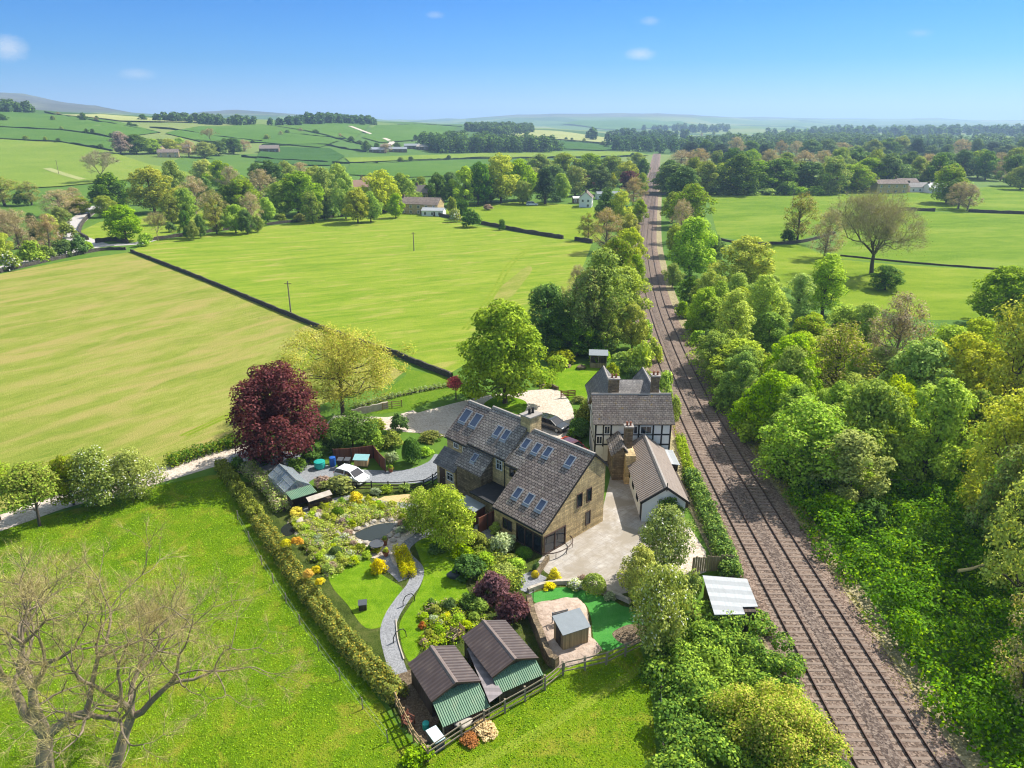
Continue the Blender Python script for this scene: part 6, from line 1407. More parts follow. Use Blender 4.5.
# garden table, pots
x, y, z = G(377, 551); o = empty('garden_table', (x, y, .02), 0, 'round dark slate-topped table beside the pond', 'table'); m = MB(); m.lathe((0, 0, .70), [(.62, 0), (.65, .02), (.65, .05), (.62, .07)], 28); m.build('table_top', M['slategrey'], o)
m = MB(); m.lathe((0, 0, 0), [(.32, 0), (.28, .05), (.08, .1), (.07, .69)], 14); m.build('pedestal', M['black'], o)
for k, (u, v, lab) in enumerate(((385, 545, 'tall brown pot between the table and the pond'), (369, 553, 'wide brown pot at the left of the slate-topped table'), (386, 556, 'brown pot at the head of the yellow hedge'), (391, 472, 'brown pot on the drive edge below the clipped dark bush'))):
    x, y, z = G(u, v); o = empty('plant_pot', (x, y, .02), 0, lab, 'plant pot'); hh = (.6, .35, .45, .5)[k]; m = MB(); m.lathe((0, 0, 0), [(.17, 0), (.27, hh * .8), (.30, hh * .82), (.30, hh), (.25, hh), (.24, hh * .85)], 14); m.build('pot', M['terracotta'], o)
    b = link('foliage', KINDS['gdyg'[k]].p[0], o); b.location = (0, 0, hh * .75); b.scale = (.3, .3, .35)
# black hoops along the path
for u, v, lab, a in ((409, 604, 'upper black metal hoop beside the gravel path', 40), (400, 640, 'lower black metal hoop beside the gravel path', 40), (533, 602, 'thin black flag stick at the corner of the putting green', 0)):
    x, y, z = G(u, v); o = empty('garden_hoop' if a else 'flag_stick', (x, y, 0), R(a), lab, 'garden hoop' if a else 'flag stick'); m = MB()
    if a: m.tube([(-.55, 0, 0), (-.52, 0, .5), (-.3, 0, .85), (0, 0, .92), (.3, 0, .85), (.52, 0, .5), (.55, 0, 0)], .035, 7); m.build('hoop', M['black'], o)
    else: m.tube([(0, 0, 0), (0, 0, 1.1)], .035, 7); m.build('stick', M['black'], o); m = MB(); m.lathe((0, 0, 1.1), [(.06, 0), (.06, .08)], 8); m.build('knob', M['black'], o)
x, y, z = G(363, 609); o = empty('lawn_box', (x, y, .02), R(10), 'small dark slatted box standing on the hedge-side lawn', 'planter box'); m = MB(); m.box(-.3, .3, -.25, .25, .02, .55); m.build('box', M['wood_dark'], o); m = MB(); m.slab([(-.34, -.3, .56), (.34, -.3, .56), (.34, .3, .66), (-.34, .3, .66)], .04); m.build('lid', M['slategrey'], o)
# shed-yard clutter
x, y, z = G(436, 745); o = empty('water_tank', (x, y, 0), R(35), 'pale blue-lidded tank in the corner of the shed yard', 'tank'); m = MB(); m.box(-.32, .32, -.55, .55, 0, .8); m.build('tank', M['slategrey'], o); m = MB(); m.box(-.36, .36, -.6, .6, .802, .87); m.build('lid', M['paleblue'], o)
barrel(426, 729, .22, .42, M['teal_pl'], 'turquoise bucket in the shed yard beside the pale-lidded tank', 'bucket', 'bucket')
def bench(u, v, rz, mat, label, w=1.4, name='bench', cat='bench'):
    x, y, z = G(u, v); o = empty(name, (x, y, .02), R(rz), label, cat); m = MB()
    for i in range(4): m.box(-w / 2, w / 2, -.25 + i * .125, -.25 + i * .125 + .105, .42, .45)
    m.build('seat', mat, o); m = MB()
    for i in range(3): m.box(-w / 2, w / 2, .26, .285, .55 + i * .14, .66 + i * .14)
    m.build('backrest', mat, o)
    for sx in (-1, 1):
        for sy, hh in ((-.22, .418), (.27, .95)): m = MB(); m.box(sx * (w / 2 - .05) - .03, sx * (w / 2 - .05) + .03, sy - .03 + (.042 if sy > 0 else 0), sy + .03 + (.042 if sy > 0 else 0), 0, hh); m.build('leg', mat, o)
    for sx in (-1, 1): m = MB(); m.box(sx * (w / 2 - .05) - .03, sx * (w / 2 - .05) + .03, -.25, .25, .62, .66); m.build('armrest', mat, o)
bench(409, 726, 60, M['wood_red'], 'red-brown chair in the shadow of the left shed', .7, 'garden_chair', 'chair')
bench(452, 641, -30, M['wood'], 'weathered wooden chair beside the flower bed above the boardwalk, the left one', .7, 'garden_chair', 'chair')
bench(459, 637, -50, M['wood_tan'], 'paler wooden chair beside the flower bed above the boardwalk, the right one', .7, 'garden_chair', 'chair')
o = bench(561, 628, 20, M['grey_metal'], 'grey bench on the stony mound behind the little shed', 1.3); bpy.context.view_layer.update()
for ob in col.objects:
    if ob.get('label', '').startswith('grey bench on the stony'): ob.location.z = .42
# boulders
def boulder(u, v, r, label, mat='rock', fl=.6, z=0.0, cat='boulder'):
    x, y, _ = G(u, v); rg = np.random.default_rng(int(u * 7 + v * 13)); bm = bmesh.new(); bmesh.ops.create_icosphere(bm, subdivisions=3, radius=r)
    ph = rg.uniform(0, 6, 6)
    for w in bm.verts:
        c = w.co / r; k = 1 + .16 * math.sin(3 * c.x + ph[0]) * math.sin(2.7 * c.y + ph[1]) + .14 * math.sin(4 * c.z + ph[2] + 2 * c.x) + .06 * math.sin(9 * c.x + ph[3]) * math.sin(8 * c.y + ph[4])
        w.co = Vector((w.co.x * k * 1.15, w.co.y * k * .9, w.co.z * k * fl))
    for f in bm.faces: f.smooth = False
    uvmap(bm); me = bpy.data.meshes.new('boulder'); bm.to_mesh(me); bm.free(); me.materials.append(M[mat]); o = link('boulder', me); o.location = (x, y, z + r * fl * .45); o.rotation_euler = (0, 0, rg.uniform(0, 6)); return tag(o, label, cat)
boulder(463, 727, .55, 'flat pale slab of rock beside the timber fence by the left green lean-to', 'rock', .4, .5)
boulder(567, 367, .62, 'left one of the two dark rocks on the upper lawn', 'stone_dark'); boulder(581, 368.5, .75, 'right one of the two dark rocks on the upper lawn', 'stone_dark')
boulder(455, 577, .5, 'grey boulder at the edge of the lawn left of the plum shrubs', 'slategrey', .8)
PR = [(300, 522, .45), (308, 519, .4), (314, 524, .35), (303, 528, .3), (318, 518, .5), (326, 531, .3), (338, 534, .35), (352, 541, .3), (358, 545, .35), (345, 523, .3), (398, 536, .3), (404, 530, .35), (393, 541, .3), (322, 545, .3), (336, 554, .35), (310, 537, .35), (349, 553, .3), (380, 543, .25)]
PR += [(350, 539, .3), (353, 534, .25), (358, 529.5, .3), (366, 525.5, .28), (373, 522.5, .3), (383, 521, .25), (391, 520.5, .3), (397, 524, .3), (396, 530, .28), (390, 536, .25), (375, 543, .3), (366, 543.5, .3), (358, 542.5, .28)]
for i, (u, v, r) in enumerate(PR):
    near = 'small pond' if u < 320 else ('foot of the rockery' if v > 550 else ('dark pond' if u > 345 else 'middle of the rockery'))
    boulder(u, v, r, f'pale rockery stone by the {near}' if near in ('small pond', 'middle of the rockery', 'dark pond') else 'pale rockery stone at the foot of the bed')
for o_ in col.objects:
    if str(o_.get('label', '')).startswith('pale rockery stone'): o_['group'] = {'pale rockery stone by the small pond': 'stones by the small pond', 'pale rockery stone by the middle of the rockery': 'stones in the rockery', 'pale rockery stone by the dark pond': 'stones round the dark pond'}.get(o_['label'], 'stones at the foot of the rockery')
# retaining walls
def garden_wall(px, w, h, mat, label, cat='wall'): wall_line(px, w, h, M[mat], 'garden_wall', label, cat, wob=.1, seg=.5)
garden_wall([(528, 592), (545, 586), (566, 583.5), (592, 588), (614, 596), (630, 603)], .4, .35, 'rock', 'low pale stone kerb wall round the top of the putting green')
garden_wall([(529, 605), (533, 622), (541, 642), (549, 662), (557, 668)], .6, .9, 'stone_dark', 'rough dark retaining wall on the left of the stony mound')
garden_wall([(540, 389), (549, 387), (558, 390)], .35, .5, 'stone_dark', 'low curved stone wall at the top of the turning circle')
garden_wall([(388, 408), (370, 412), (352, 416)], .4, .9, 'rock', 'pale stone wall of the drive entrance under the willow')
garden_wall([(404, 660), (398, 640), (396, 620)], .12, .12, 'rock', 'thin stone edging of the gravel path')
garden_wall([(536, 578), (543, 567), (548, 560)], .35, .5, 'stone_dark', 'short stone wall at the corner of the yard')

# ------------------------------------------------------------------ hedges round the garden
def leaf_hedge(px, w, h, leaf, n, label, size=.16, extra=None, seed=1, gapc=0.0):
    C = spline([Vector(G(*q)) for q in px], 8); rng = np.random.default_rng(seed); cs, rs = [], []
    for a, b in zip(C, C[1:]):
        k = max(1, int((b - a).length / .45)); d = (b - a).normalized(); s = Vector((-d.y, d.x, 0))
        for i in range(k):
            p = a + (b - a) * i / k
            for t in (-1, 1):
                q = p + s * t * w * .26 * rng.uniform(.7, 1.2); cs.append((q.x, q.y, h * rng.uniform(.55, .78))); rs.append(w * .30 * rng.uniform(.8, 1.25))
                cs.append((q.x + s.x * t * w * .1, q.y + s.y * t * w * .1, h * .28)); rs.append(w * .3)
    P, N = clump_points(cs, rs, n, rng, shell=.55, up=.6); ok = P[:, 2] > 0; P, N = P[ok], N[ok]
    mats = [M['leaf_' + leaf]]; mi = None
    if extra: mats.append(M['leaf_' + extra[0]]); mi = (rng.uniform(size=len(P)) < extra[1]).astype(int)
    o = empty('hedge', (0, 0, 0), 0, label, 'hedge'); link('foliage', leaf_mesh('foliage', P, N, size, mats, rng, mi), o)
    m = MB(); m.tube([(p.x, p.y, h * .2) for p in C], w * .12, 5); m.build('stem', M['bark'], o)
leaf_hedge([(222, 469), (232, 484), (246, 504), (258, 521)], 1.25, 1.35, 'hedge', 9000, 'green clipped hedge along the paddock, the stretch by the greenhouse', .17, ('olive', .3), 1)
leaf_hedge([(260, 526), (276, 549), (296, 578), (316, 606)], 1.35, 1.35, 'hedge', 13000, 'golden-green clipped hedge along the paddock, the stretch by the rockery', .14, ('hedge_gold', .32), 2)
leaf_hedge([(318, 609), (340, 638), (366, 668), (400, 702)], 1.35, 1.3, 'hedge', 13000, 'brownish green clipped hedge along the paddock, the stretch by the lawn', .15, ('hedge_gold', .2), 3)
leaf_hedge([(170, 466), (195, 457), (225, 448), (238, 444)], 1.6, 1.3, 'dark', 3500, 'low dark hedge across the drive from the paddock', .2, ('olive', .4), 4)
leaf_hedge([(400, 553), (406, 566), (409, 578)], 1.1, 1.0, 'yellow', 5000, 'bright yellow clipped hedge between the table and the gravel path', .1, ('gold', .3), 5)
leaf_hedge([(355, 408), (400, 396), (440, 388), (470, 384)], .9, .7, 'grey', 3500, 'pale grey-green lavender row along the verge', .16, ('blossom', .3), 6)
leaf_hedge([(690, 480), (700, 500), (712, 530), (724, 560), (732, 580)], 1.6, 1.4, 'bramble', 9000, 'bright green hedge between the outbuilding and the ballast', .2, ('fresh', .3), 7)
leaf_hedge([(680, 440), (684, 455), (690, 476)], 1.0, .9, 'birch', 2500, 'low green strip beside the white annexe and the ballast', .18, None, 8)
leaf_hedge([(246, 470), (262, 482), (276, 496), (284, 512)], 1.6, 1.1, 'birch', 6000, 'loose pale shrubs between hedge and greenhouse', .16, ('heath', .35), 9)

# ------------------------------------------------------------------ shrubs of the garden
def bush_at(k, u, v, wpx, hm, label, group=None, cat='bush', z=0.0, name=None):
    x, y, _ = G(u, v); plant(k, (x, y, z), hm, wpx / ppm(x, y), label, cat, group, name)
for r in (('Q', 412, 463, 19, 3.0, 'tall dark clipped dome bush beside the drive'), ('d', 399, 431, 22, 2.4, 'dark shrub beside the pale driveway'), ('o', 392, 446, 26, 1.8, 'olive shrub left of the clipped dark dome'), ('g', 374, 446, 30, 2.2, 'leafy green shrub behind the red-brown fence'), ('d', 334, 452, 26, 2.4, 'dark shrub at the left end of the red-brown fence'),
          ('s', 392, 461, 16, 1.2, 'grey-leaved shrub beside the hutch'), ('g', 425, 455, 20, 1.0, 'low green shrub on the grass above the drive'), ('o', 430, 440, 26, 1.2, 'low olive shrubs below the pale driveway'), ('u', 356, 503, 17, 1.3, 'bright yellow bush where the two gravel paths meet'), ('u', 297, 516, 16, 1.0, 'yellow bush beside the potting store'),
          ('o', 338, 492, 34, 1.9, 'olive shrub mass between greenhouse and black fence'), ('h', 325, 487, 22, 1.4, 'pinkish shrub right of the greenhouse'), ('g', 387, 492, 16, .9, 'low green shrub inside the black fence, next to the tall yellow one'), ('s', 376, 494, 14, .8, 'grey shrub inside the black fence'), ('g', 405, 491, 14, 1.0, 'round green shrub inside the black fence by the sand bed'),
          ('p', 492, 598, 44, 2.5, 'larger plum-purple shrub above the brown sheds'), ('p', 511, 621, 38, 2.3, 'smaller plum-purple shrub beside the stony mound'), ('d', 468, 576, 36, 2.0, 'dark green shrub left of the silvery one'), ('s', 502, 551, 27, 1.8, 'silvery grey-green round shrub by the glazed corner'), ('g', 484, 566, 26, 1.4, 'green shrub between the silvery one and the plum-purple pair'),
          ('Q', 524, 557, 16, .9, 'small dark clipped bush in front of the glazed doors'), ('g', 515, 567, 24, .9, 'light green low planting below the glazed doors'), ('y', 506, 573, 22, .8, 'lime green low planting above the plum-purple shrubs'), ('u', 554, 580, 15, 1.1, 'round golden bush at the corner of the yard'), ('u', 549, 588, 15, .5, 'low yellow bush below the round golden one by the yard'),
          ('G', 594, 592, 23, 1.6, 'round bright green clipped ball beside the putting green'), ('w', 577, 588, 20, .9, 'pale flowering bush left of the green clipped ball'), ('h', 582, 584, 14, .9, 'pinkish shrub above the green clipped ball'), ('s', 610, 600, 14, .7, 'grey shrub right of the green clipped ball'), ('d', 536, 571, 10, .9, 'dark conical shrub on the yard corner wall'),
          ('U', 535, 577, 8, .6, 'tiny golden shrub on the yard corner wall'), ('u', 379, 572, 18, 1.4, 'bright yellow round bush at the corner of the hedge-side lawn'), ('l', 480, 612, 26, 1.2, 'dark shrub below the plum-purple pair'), ('d', 470, 606, 24, 1.1, 'dark leafy shrub at the end of the lawn'),
          ('n', 495, 532, 16, 1.1, 'small light shrub by the grey path behind the garden trees'), ('o', 478, 545, 22, 1.4, 'olive shrub in front of the garden trees'), ('d', 437, 552, 22, 1.0, 'dark undergrowth at the foot of the garden trees'), ('l', 462, 556, 24, 1.3, 'laurel shrub right of the garden trees'),
          ('o', 583, 424, 26, 2.6, 'olive-gold shrub at the left wall of the station house'), ('Q', 580, 434, 22, 2.0, 'dark shrub at the left wall of the station house'), ('y', 588, 416, 18, 2.4, 'lime yellow shrub at the back corner of the station house'), ('d', 575, 440, 22, 1.6, 'dark shrub by the red car'),
          ('b', 655, 536, 26, 1.6, 'ivy-like green bush on the gable of the outbuilding'), ('t', 486, 731, 30, .45, 'heap of tan withered fronds behind the timber fence'), ('x', 470, 741, 24, .4, 'heap of russet cuttings behind the timber fence'), ('g', 418, 760, 34, .9, 'green weeds at the corner of the shed yard'),
          ('o', 272, 480, 18, 1.1, 'olive shrub by the greenhouse corner'), ('d', 296, 470, 24, 1.4, 'dark shrub under the copper beech'), ('d', 312, 460, 26, 1.6, 'dark ivy mass between copper beech and turquoise tub'), ('d', 238, 470, 20, 1.6, 'dark bush where the hedge meets the drive'), ('d', 262, 462, 30, 1.4, 'dark undergrowth at the left foot of the copper beech'),
          ('o', 374, 430, 26, 1.5, 'olive shrub under the holly-like evergreen'), ('g', 340, 430, 26, 1.6, 'green shrub at the foot of the willow'), ('d', 326, 436, 26, 1.6, 'dark shrub between beech and willow'), ('n', 540, 385, 14, 1.0, 'light shrub at the upper lawn edge'), ('o', 579, 402, 16, .9, 'olive planting on the rim of the turning circle')):
    bush_at(*r)
# flower bed above the left shed
for i, (k, u, v, w, h) in enumerate((('g', 424, 619, 14, .6), ('y', 436, 613, 14, .7), ('d', 450, 608, 16, .9), ('x', 422, 628, 10, .5), ('s', 434, 622, 13, .6), ('u', 446, 618, 11, .5), ('o', 428, 637, 13, .6), ('g', 440, 632, 14, .6), ('h', 424, 644, 10, .5), ('g', 458, 622, 16, .8), ('y', 466, 628, 14, .6), ('w', 441, 625, 8, .5), ('y', 436, 642, 11, .5), ('d', 432, 606, 12, .7), ('l', 474, 622, 14, .9))):
    bush_at(k, u, v, w, h, KINDS[k].word + ' ' + ('tuft' if h < .6 else 'plant') + f' in the flower bed above the left shed, {("near the path", "in the middle", "near the plum-purple shrubs")[0 if u < 434 else 1 if u < 452 else 2]}', 'plants of the flower bed', 'plant', name='garden_plant')
# rockery: every cushion and shrublet by itself, each told apart by colour and by the nearest mark
rr = random.Random(12); marks = [('small pond', 290, 529), ('dark pond', 374, 533), ('potting store', 306, 505), ('golden hedge', 300, 565), ('hedge-side lawn', 345, 568), ('slate-topped table', 377, 551), ('gravel path', 380, 508), ('middle of the rockery', 335, 530)]
from collections import defaultdict
rows = defaultdict(list)
spots = []
tries = 0
poly = [(294, 519), (330, 504), (372, 500), (402, 509), (416, 520), (404, 531), (384, 547), (360, 563), (330, 575), (314, 560), (302, 542)]
def inpx(x, y, W):
    c = False; j = len(W) - 1
    for i in range(len(W)):
        if (W[i][1] > y) != (W[j][1] > y) and x < (W[j][0] - W[i][0]) * (y - W[i][1]) / (W[j][1] - W[i][1]) + W[i][0]: c = not c
        j = i
    return c
pond = [(347, 538), (358, 526), (376, 519), (396, 518), (404, 527), (393, 540), (382, 548), (362, 549)]
while len(spots) < 105 and tries < 5000:
    tries += 1; u, v = rr.uniform(290, 416), rr.uniform(500, 576)
    if not inpx(u, v, poly) or inpx(u, v, pond): continue
    if any(math.hypot(u - a, (v - b) * 1.5) < 5.6 for a, b in spots): continue
    if math.hypot(u - 291, v - 529) < 8: continue
    spots.append((u, v))
pal = 'gyyyyossghhwnnngyyogyn'
for u, v in spots:
    k = rr.choice(pal); mk = min(marks, key=lambda m: math.hypot(u - m[1], (v - m[2]) * 1.5))[0]; rows[(k, mk)].append((u, v))
for (k, mk), L in rows.items():
    L.sort()
    for i, (u, v) in enumerate(L):
        w = rr.uniform(9, 15); h = rr.uniform(.3, .8); wd = KINDS[k].word
        place = 'in the middle of the rockery' if mk.startswith('middle') else f'of the rockery by the {mk}'
        lab = f'{wd} cushion plant {place}' if len(L) == 1 else f'{wd} cushion plant {place}, ' + ('leftmost' if i == 0 else 'rightmost' if i == len(L) - 1 else ORD[i] + 'from left')
        bush_at(k, u, v, w, h, lab, 'cushion plants of the rockery', 'plant', name='garden_plant')
for u, v, lab in ((336, 556, 'dark round bush low in the rockery'), (338, 516, 'dark round bush high in the rockery')): bush_at('Q', u, v, 12, .9, lab)
for u, v, lab in ((299, 558, 'orange-flowered clump on the golden hedge by the rockery'), (310, 592, 'orange-gold clump on the golden hedge by the lawn')): bush_at('r', u, v, 13, .8, lab, None, 'bush', 1.4)
for u, v, w, k, lab in ((288, 560, 12, 'u', 'yellow clump topping the golden hedge, upper one'), (321, 600, 10, 'u', 'yellow clump topping the golden hedge, lower one')): bush_at(k, u, v, w, .6, lab, None, 'bush', 1.5)
for u, v, w, h, lab in ((316, 572, 12, .6, 'yellow bush at the top corner of the hedge-side lawn'), (322, 583, 8, .5, 'small yellow tuft on the hedge side of the lawn')): bush_at('u', u, v, w, h, lab)

# ------------------------------------------------------------------ thickets (ground cover nobody could count)
def thicket(name, poly, leafs, n, hgt, size, label, seed, cell=1.6, world=False):
    rng = np.random.default_rng(seed); W = [G(*q)[:2] for q in poly]; xs = [p[0] for p in W]; ys = [p[1] for p in W]; cs, rs = [], []
    for gx in np.arange(min(xs), max(xs), cell):
        for gy in np.arange(min(ys), max(ys), cell):
            x, y = gx + rng.uniform(-.6, .6) * cell, gy + rng.uniform(-.6, .6) * cell
            if inpx(x, y, W):
                r = cell * rng.uniform(.5, .95); h = hgt * rng.uniform(.1, 1.15); cs.append((x, y, h * .7)); rs.append(r)
    P, N = clump_points(cs, rs, n, rng, shell=.55, up=.75, flat=.75); ok = P[:, 2] > 0; P, N = P[ok], N[ok]
    w = rng.dirichlet(np.ones(len(leafs)) * 3); big = (np.sin(P[:, 0] * .7 + seed) + np.sin(P[:, 1] * .6 + P[:, 0] * .3)) * .5 + rng.normal(size=len(P)) * .5
    mi = np.clip(((big + 1.2) / 2.4 * len(leafs)).astype(int), 0, len(leafs) - 1)
    tag(link(name, leaf_mesh(name, P, N, size, [M['leaf_' + l] for l in leafs], rng, mi)), label, 'undergrowth', kind='stuff')
thicket('undergrowth', [(790, 490), (835, 470), (880, 440), (960, 470), (1060, 500), (1120, 700), (1120, 900), (1050, 900), (1000, 800), (922, 705), (858, 610), (806, 535)], ['bramble', 'dark', 'bramble', 'laurel', 'dark', 'bramble'], 70000, 2.4, .24, 'bright green brambles and nettles below the line on the woodland side', 21, 1.5)
thicket('undergrowth', [(690, 330), (715, 350), (770, 420), (815, 480), (800, 500), (770, 470), (735, 430), (705, 385), (680, 340)], ['verge' if 'leaf_verge' in M else 'birch', 'fresh', 'olive'], 12000, .6, .22, 'rough yellow-green growth on the bank of the line', 22, 1.4)
thicket('undergrowth', [(652, 650), (680, 610), (705, 612), (740, 612), (775, 640), (800, 690), (840, 760), (870, 860), (664, 860), (655, 720)], ['bramble', 'laurel', 'bramble', 'fresh', 'laurel'], 60000, 1.9, .20, 'laurel and bramble thicket between the paddock and the line', 23, 1.2)
thicket('undergrowth', [(860, 440), (800, 400), (800, 340), (860, 320), (1060, 340), (1100, 500), (960, 475)], ['dark', 'olive', 'fresh'], 22000, 1.6, .34, 'shady undergrowth beneath the wood right of the line', 24, 2.2)
x, y, _ = G(778, 752); plant('Z', (x, y, 0), 4.0, 7.0, 'big yellow-green willow bush between the laurel thicket and the ballast', 'bush', name='willow_bush')
bush_at('k', 815, 775, 40, 1.4, 'pale flowering bush at the foot of the willow bush by the ballast')
thicket('rockery_carpet', [(292, 521), (330, 505), (350, 501), (372, 500), (402, 509), (414, 520), (402, 521), (396, 519), (376, 520), (358, 526), (348, 538), (360, 547), (358, 563), (330, 575), (314, 560), (302, 542)], ['lime', 'fresh', 'olive', 'heath', 'lime', 'laurel', 'birch'], 16000, .35, .13, 'carpet of low mixed alpine plants filling the rockery', 25, .7)
ivy = bush_mesh(431, 'dark', n=1400, size=.16, w=2.6, h=1.6, extra=('bramble', .3)); iv = link('ivy', ivy, O); iv.location = (14.9, 59.15, .7); iv.scale = (1.45, .4, 1.25)
thicket('flower_carpet', [(418, 618), (428, 606), (450, 602), (480, 612), (486, 626), (470, 634), (446, 650), (424, 650)], ['fresh', 'lime', 'olive', 'laurel', 'heath'], 5000, .3, .13, 'low mixed planting filling the flower bed above the left shed', 26, .6)
thicket('border_carpet', [(462, 562), (480, 542), (498, 546), (516, 560), (528, 566), (524, 576), (516, 590), (500, 586), (478, 584)], ['fresh', 'laurel', 'lime', 'dark', 'olive'], 7000, .5, .16, 'low mixed planting in the border below the glazed corner', 27, .8)
def tufts(name, poly, n, size, leafs, label, seed, hz=.30):
    rng = np.random.default_rng(seed); W = [G(*q)[:2] for q in poly]; xs = [p[0] for p in W]; ys = [p[1] for p in W]; pts = []
    while len(pts) < n:
        x, y = rng.uniform(min(xs), max(xs)), rng.uniform(min(ys), max(ys))
        if inpx(x, y, W) and rng.uniform() < .35 + .65 * (.5 + .5 * math.sin(x * .9 + 1.7 * math.sin(y * .5)) * math.cos(y * .8 + math.sin(x * .4))): pts.append((x, y, size * hz))
    P = np.array(pts); N = rng.normal(size=(n, 3)); N[:, 2] = np.abs(N[:, 2]) * .6 + .9
    mi = (np.sin(P[:, 0] * .35 + np.sin(P[:, 1] * .3) * 2) + rng.normal(size=n) * .8 > 1.9).astype(int) * (len(leafs) - 1)
    tag(link(name, leaf_mesh(name, P, N, size, [M['leaf_' + l] for l in leafs], rng, mi)), label, 'grass', kind='stuff')
tufts('grass', [(-150, 640), (-40, 548), (20, 524), (90, 507), (150, 489), (205, 478), (219, 476), (240, 512), (300, 608), (396, 740), (425, 768), (505, 716), (562, 680), (640, 652), (650, 700), (656, 800), (640, 860), (-200, 860)], 50000, .11, ['grass'], 'uneven tufty grass of the paddock', 31)
tufts('grass', [(672, 400), (694, 470), (720, 540), (745, 592), (735, 588), (712, 545), (686, 470), (664, 400)], 2500, .22, ['drygrass', 'grass'], 'dry grass along the edge of the ballast on the house side', 32)
tufts('grass', [(700, 360), (745, 420), (800, 500), (850, 590), (925, 705), (960, 770), (940, 770), (905, 705), (838, 592), (788, 505), (735, 425), (692, 362)], 5000, .22, ['drygrass', 'grass'], 'dry grass along the edge of the ballast on the woodland side', 33)
# fallen and dead branches
for (a, b, r, lab, mt) in (((958, 571), (994, 570), .14, 'pale yellowish fallen trunk lying in the brambles', 'wood_tan2'), ((912, 448), (968, 480), .09, 'long grey dead branch among the trees right of the line', 'bark_pale'), ((880, 480), (915, 486), .08, 'bleached dead branch above the brambles', 'bark_pale')):
    pa, pb = Vector(G(*a, 1.9)), Vector(G(*b, 1.9)); m = MB(); rg = np.random.default_rng(int(a[0])); o = empty('fallen_branch', pa, 0, lab, 'branch')
    P = [Vector((0, 0, 0))] + [(pb - pa) * t + Vector((rg.normal() * .12, rg.normal() * .12, t * .7)) for t in (.25, .5, .75, 1)]; m.tube(P, [r, r * .9, r * .75, r * .6, r * .3], 7); m.build('limb', M[mt], o)
    m = MB()
    for i in range(9): t = rg.uniform(.3, 1); s = (pb - pa) * t + Vector((0, 0, t * .7)); m.tube([s, s + Vector((rg.normal() * .6, rg.normal() * .6, rg.uniform(.1, .7)))], [r * .3, r * .08], 4)
    m.build('twigs', M['bark_pale'], o)
# ------------------------------------------------------------------ air, sky, sun, camera
SUN_AZ, SUN_EL = math.atan2(.83, .56), R(46)          # azimuth from +Y towards +X
d = Vector((math.sin(SUN_AZ) * math.cos(SUN_EL), math.cos(SUN_AZ) * math.cos(SUN_EL), math.sin(SUN_EL)))
L = bpy.data.lights.new('sun', 'SUN'); L.energy = 4.0; L.angle = R(.53); L.color = (1.0, .955, .88)
so = bpy.data.objects.new('sun', L); col.objects.link(so); so.rotation_euler = d.to_track_quat('Z', 'Y').to_euler(); so.location = (60, 40, 120)
w = bpy.data.worlds.new('World'); scene.world = w; w.use_nodes = True; t = NT(w.node_tree); w.node_tree.nodes.clear()
sky = t.n('TexSky', {'sky_type': 'NISHITA', 'sun_disc': False, 'sun_elevation': SUN_EL, 'sun_rotation': SUN_AZ, 'altitude': 150, 'air_density': 1.25, 'dust_density': .25, 'ozone_density': 2.2})
dirv = t.n('TexCoord').outputs['Generated']
zz = t.n('SeparateXYZ', None, Vector=dirv).outputs[2]
tint = t.ramp(zz, [(0.0, (.225, .415, .90)), (.03, (.135, .335, .78)), (.07, (.049, .262, .63)), (.14, (.02, .222, .575)), (.30, (.50, .66, .85)), (.55, (1.75, 1.25, .82))])  # upper sky, out of view, warmed and brightened to add fill light
base = t.mix(1.0, sky.outputs[0], tint, 'MULTIPLY')
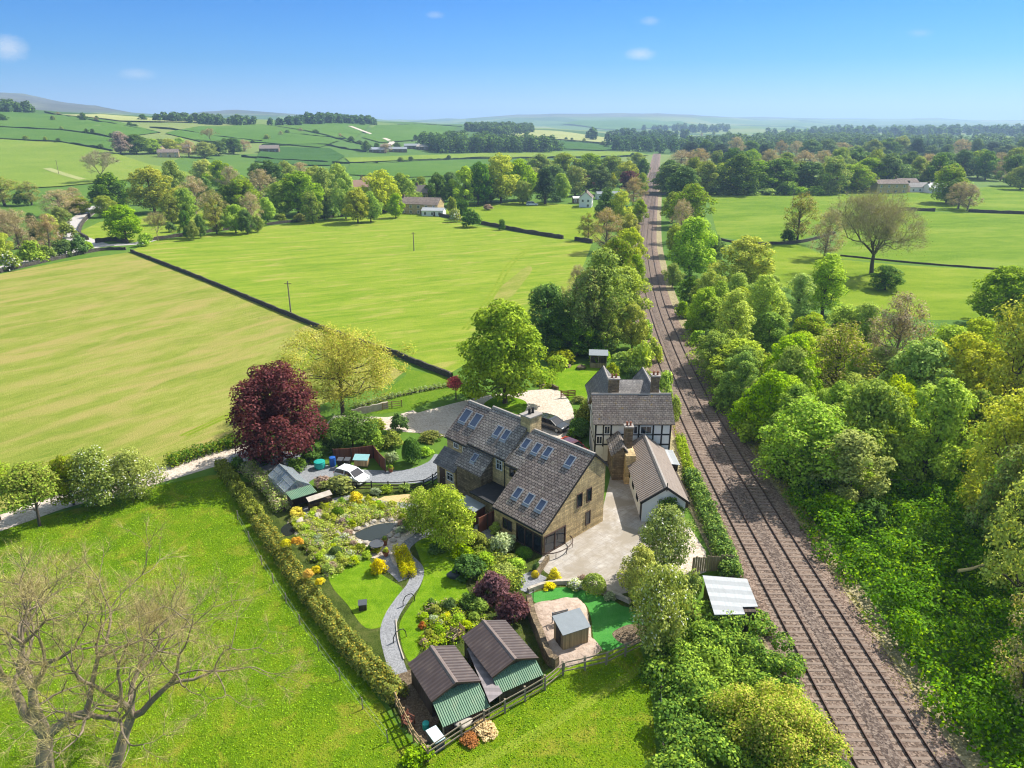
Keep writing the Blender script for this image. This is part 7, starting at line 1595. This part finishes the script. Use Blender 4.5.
for (u, v, su, sv, amt) in ((8, 48, 26, 18, .75), (640, 54, 26, 10, .65), (137, 74, 26, 9, .45), (650, 21, 16, 7, .35), (435, 15, 16, 6, .3), (920, 33, 18, 6, .25)):
    c = Vector(ray(u, v)).normalized(); s = Vector((1, 0, 0)); up = s.cross(c).normalized(); s = c.cross(up).normalized()
    off = t.n('VectorMath', {'operation': 'SUBTRACT'}, i0=dirv, i1=tuple(c)).outputs[0]
    a = t.math('DIVIDE', t.n('VectorMath', {'operation': 'DOT_PRODUCT'}, i0=off, i1=tuple(s)).outputs['Value'], su / 757)
    b = t.math('DIVIDE', t.n('VectorMath', {'operation': 'DOT_PRODUCT'}, i0=off, i1=tuple(up)).outputs['Value'], sv / 757)
    r2 = t.math('ADD', t.math('MULTIPLY', a, a), t.math('MULTIPLY', b, b))
    k = t.math('MAXIMUM', t.math('SUBTRACT', 1.0, t.math('SQRT', r2)), 0.0)
    n = t.noise(t.mapr(dirv, (1, 1, 2.4)), 150, 7, .75, .9)
    k = t.math('MULTIPLY', t.ramp(t.math('MULTIPLY', k, t.math('ADD', n, .45)), [(.34, (0, 0, 0)), (.85, (1, 1, 1))]), amt)
    base = t.mix(k, base, (3.3, 3.6, 4.0, 1))
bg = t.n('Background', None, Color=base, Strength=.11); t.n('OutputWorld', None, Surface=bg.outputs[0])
# the air: one even volume round everything
hz = MB(); hz.box(-12700, 12700, -420, 12700, -1.5, 290)
hm_ = bpy.data.materials.new('haze_air'); hm_.use_nodes = True; nt = hm_.node_tree; nt.nodes.clear(); t = NT(nt)
pv = t.n('VolumePrincipled', None, Color=(.50, .72, 1.0, 1), Density=HAZE, Anisotropy=.2)
try: pv.inputs['Density Attribute'].default_value = ''
except Exception: pass
t.n('OutputMaterial', None, Volume=pv.outputs[0])
try: hm_.cycles.homogeneous_volume = True
except Exception: pass
if HAZE > 0: tag(hz.build('haze', hm_), 'faint blue haze filling the air over the valley', 'haze', kind='stuff')
cam = bpy.data.cameras.new('camera'); co = bpy.data.objects.new('camera', cam); col.objects.link(co); scene.camera = co
co.location = (0, 0, CAMH); co.rotation_euler = (math.pi / 2 - PITCH, 0, 0); cam.sensor_fit = 'HORIZONTAL'; cam.sensor_width = 36.0; cam.lens = FPX * 36.0 / 1024.0; cam.clip_end = 40000; cam.clip_start = .5
vs = scene.view_settings; vs.view_transform = 'Standard'; vs.look = 'None'; vs.exposure = EXPOSURE; vs.gamma = 1.0; vs.use_curve_mapping = False
cy = scene.cycles; cy.max_bounces = 8; cy.diffuse_bounces = 4; cy.glossy_bounces = 2; cy.transmission_bounces = 3; cy.transparent_max_bounces = 6; cy.volume_bounces = 0
cy.use_adaptive_sampling = True; cy.adaptive_threshold = .02; cy.sample_clamp_indirect = 6.0; cy.use_denoising = True; cy.filter_width = 1.15
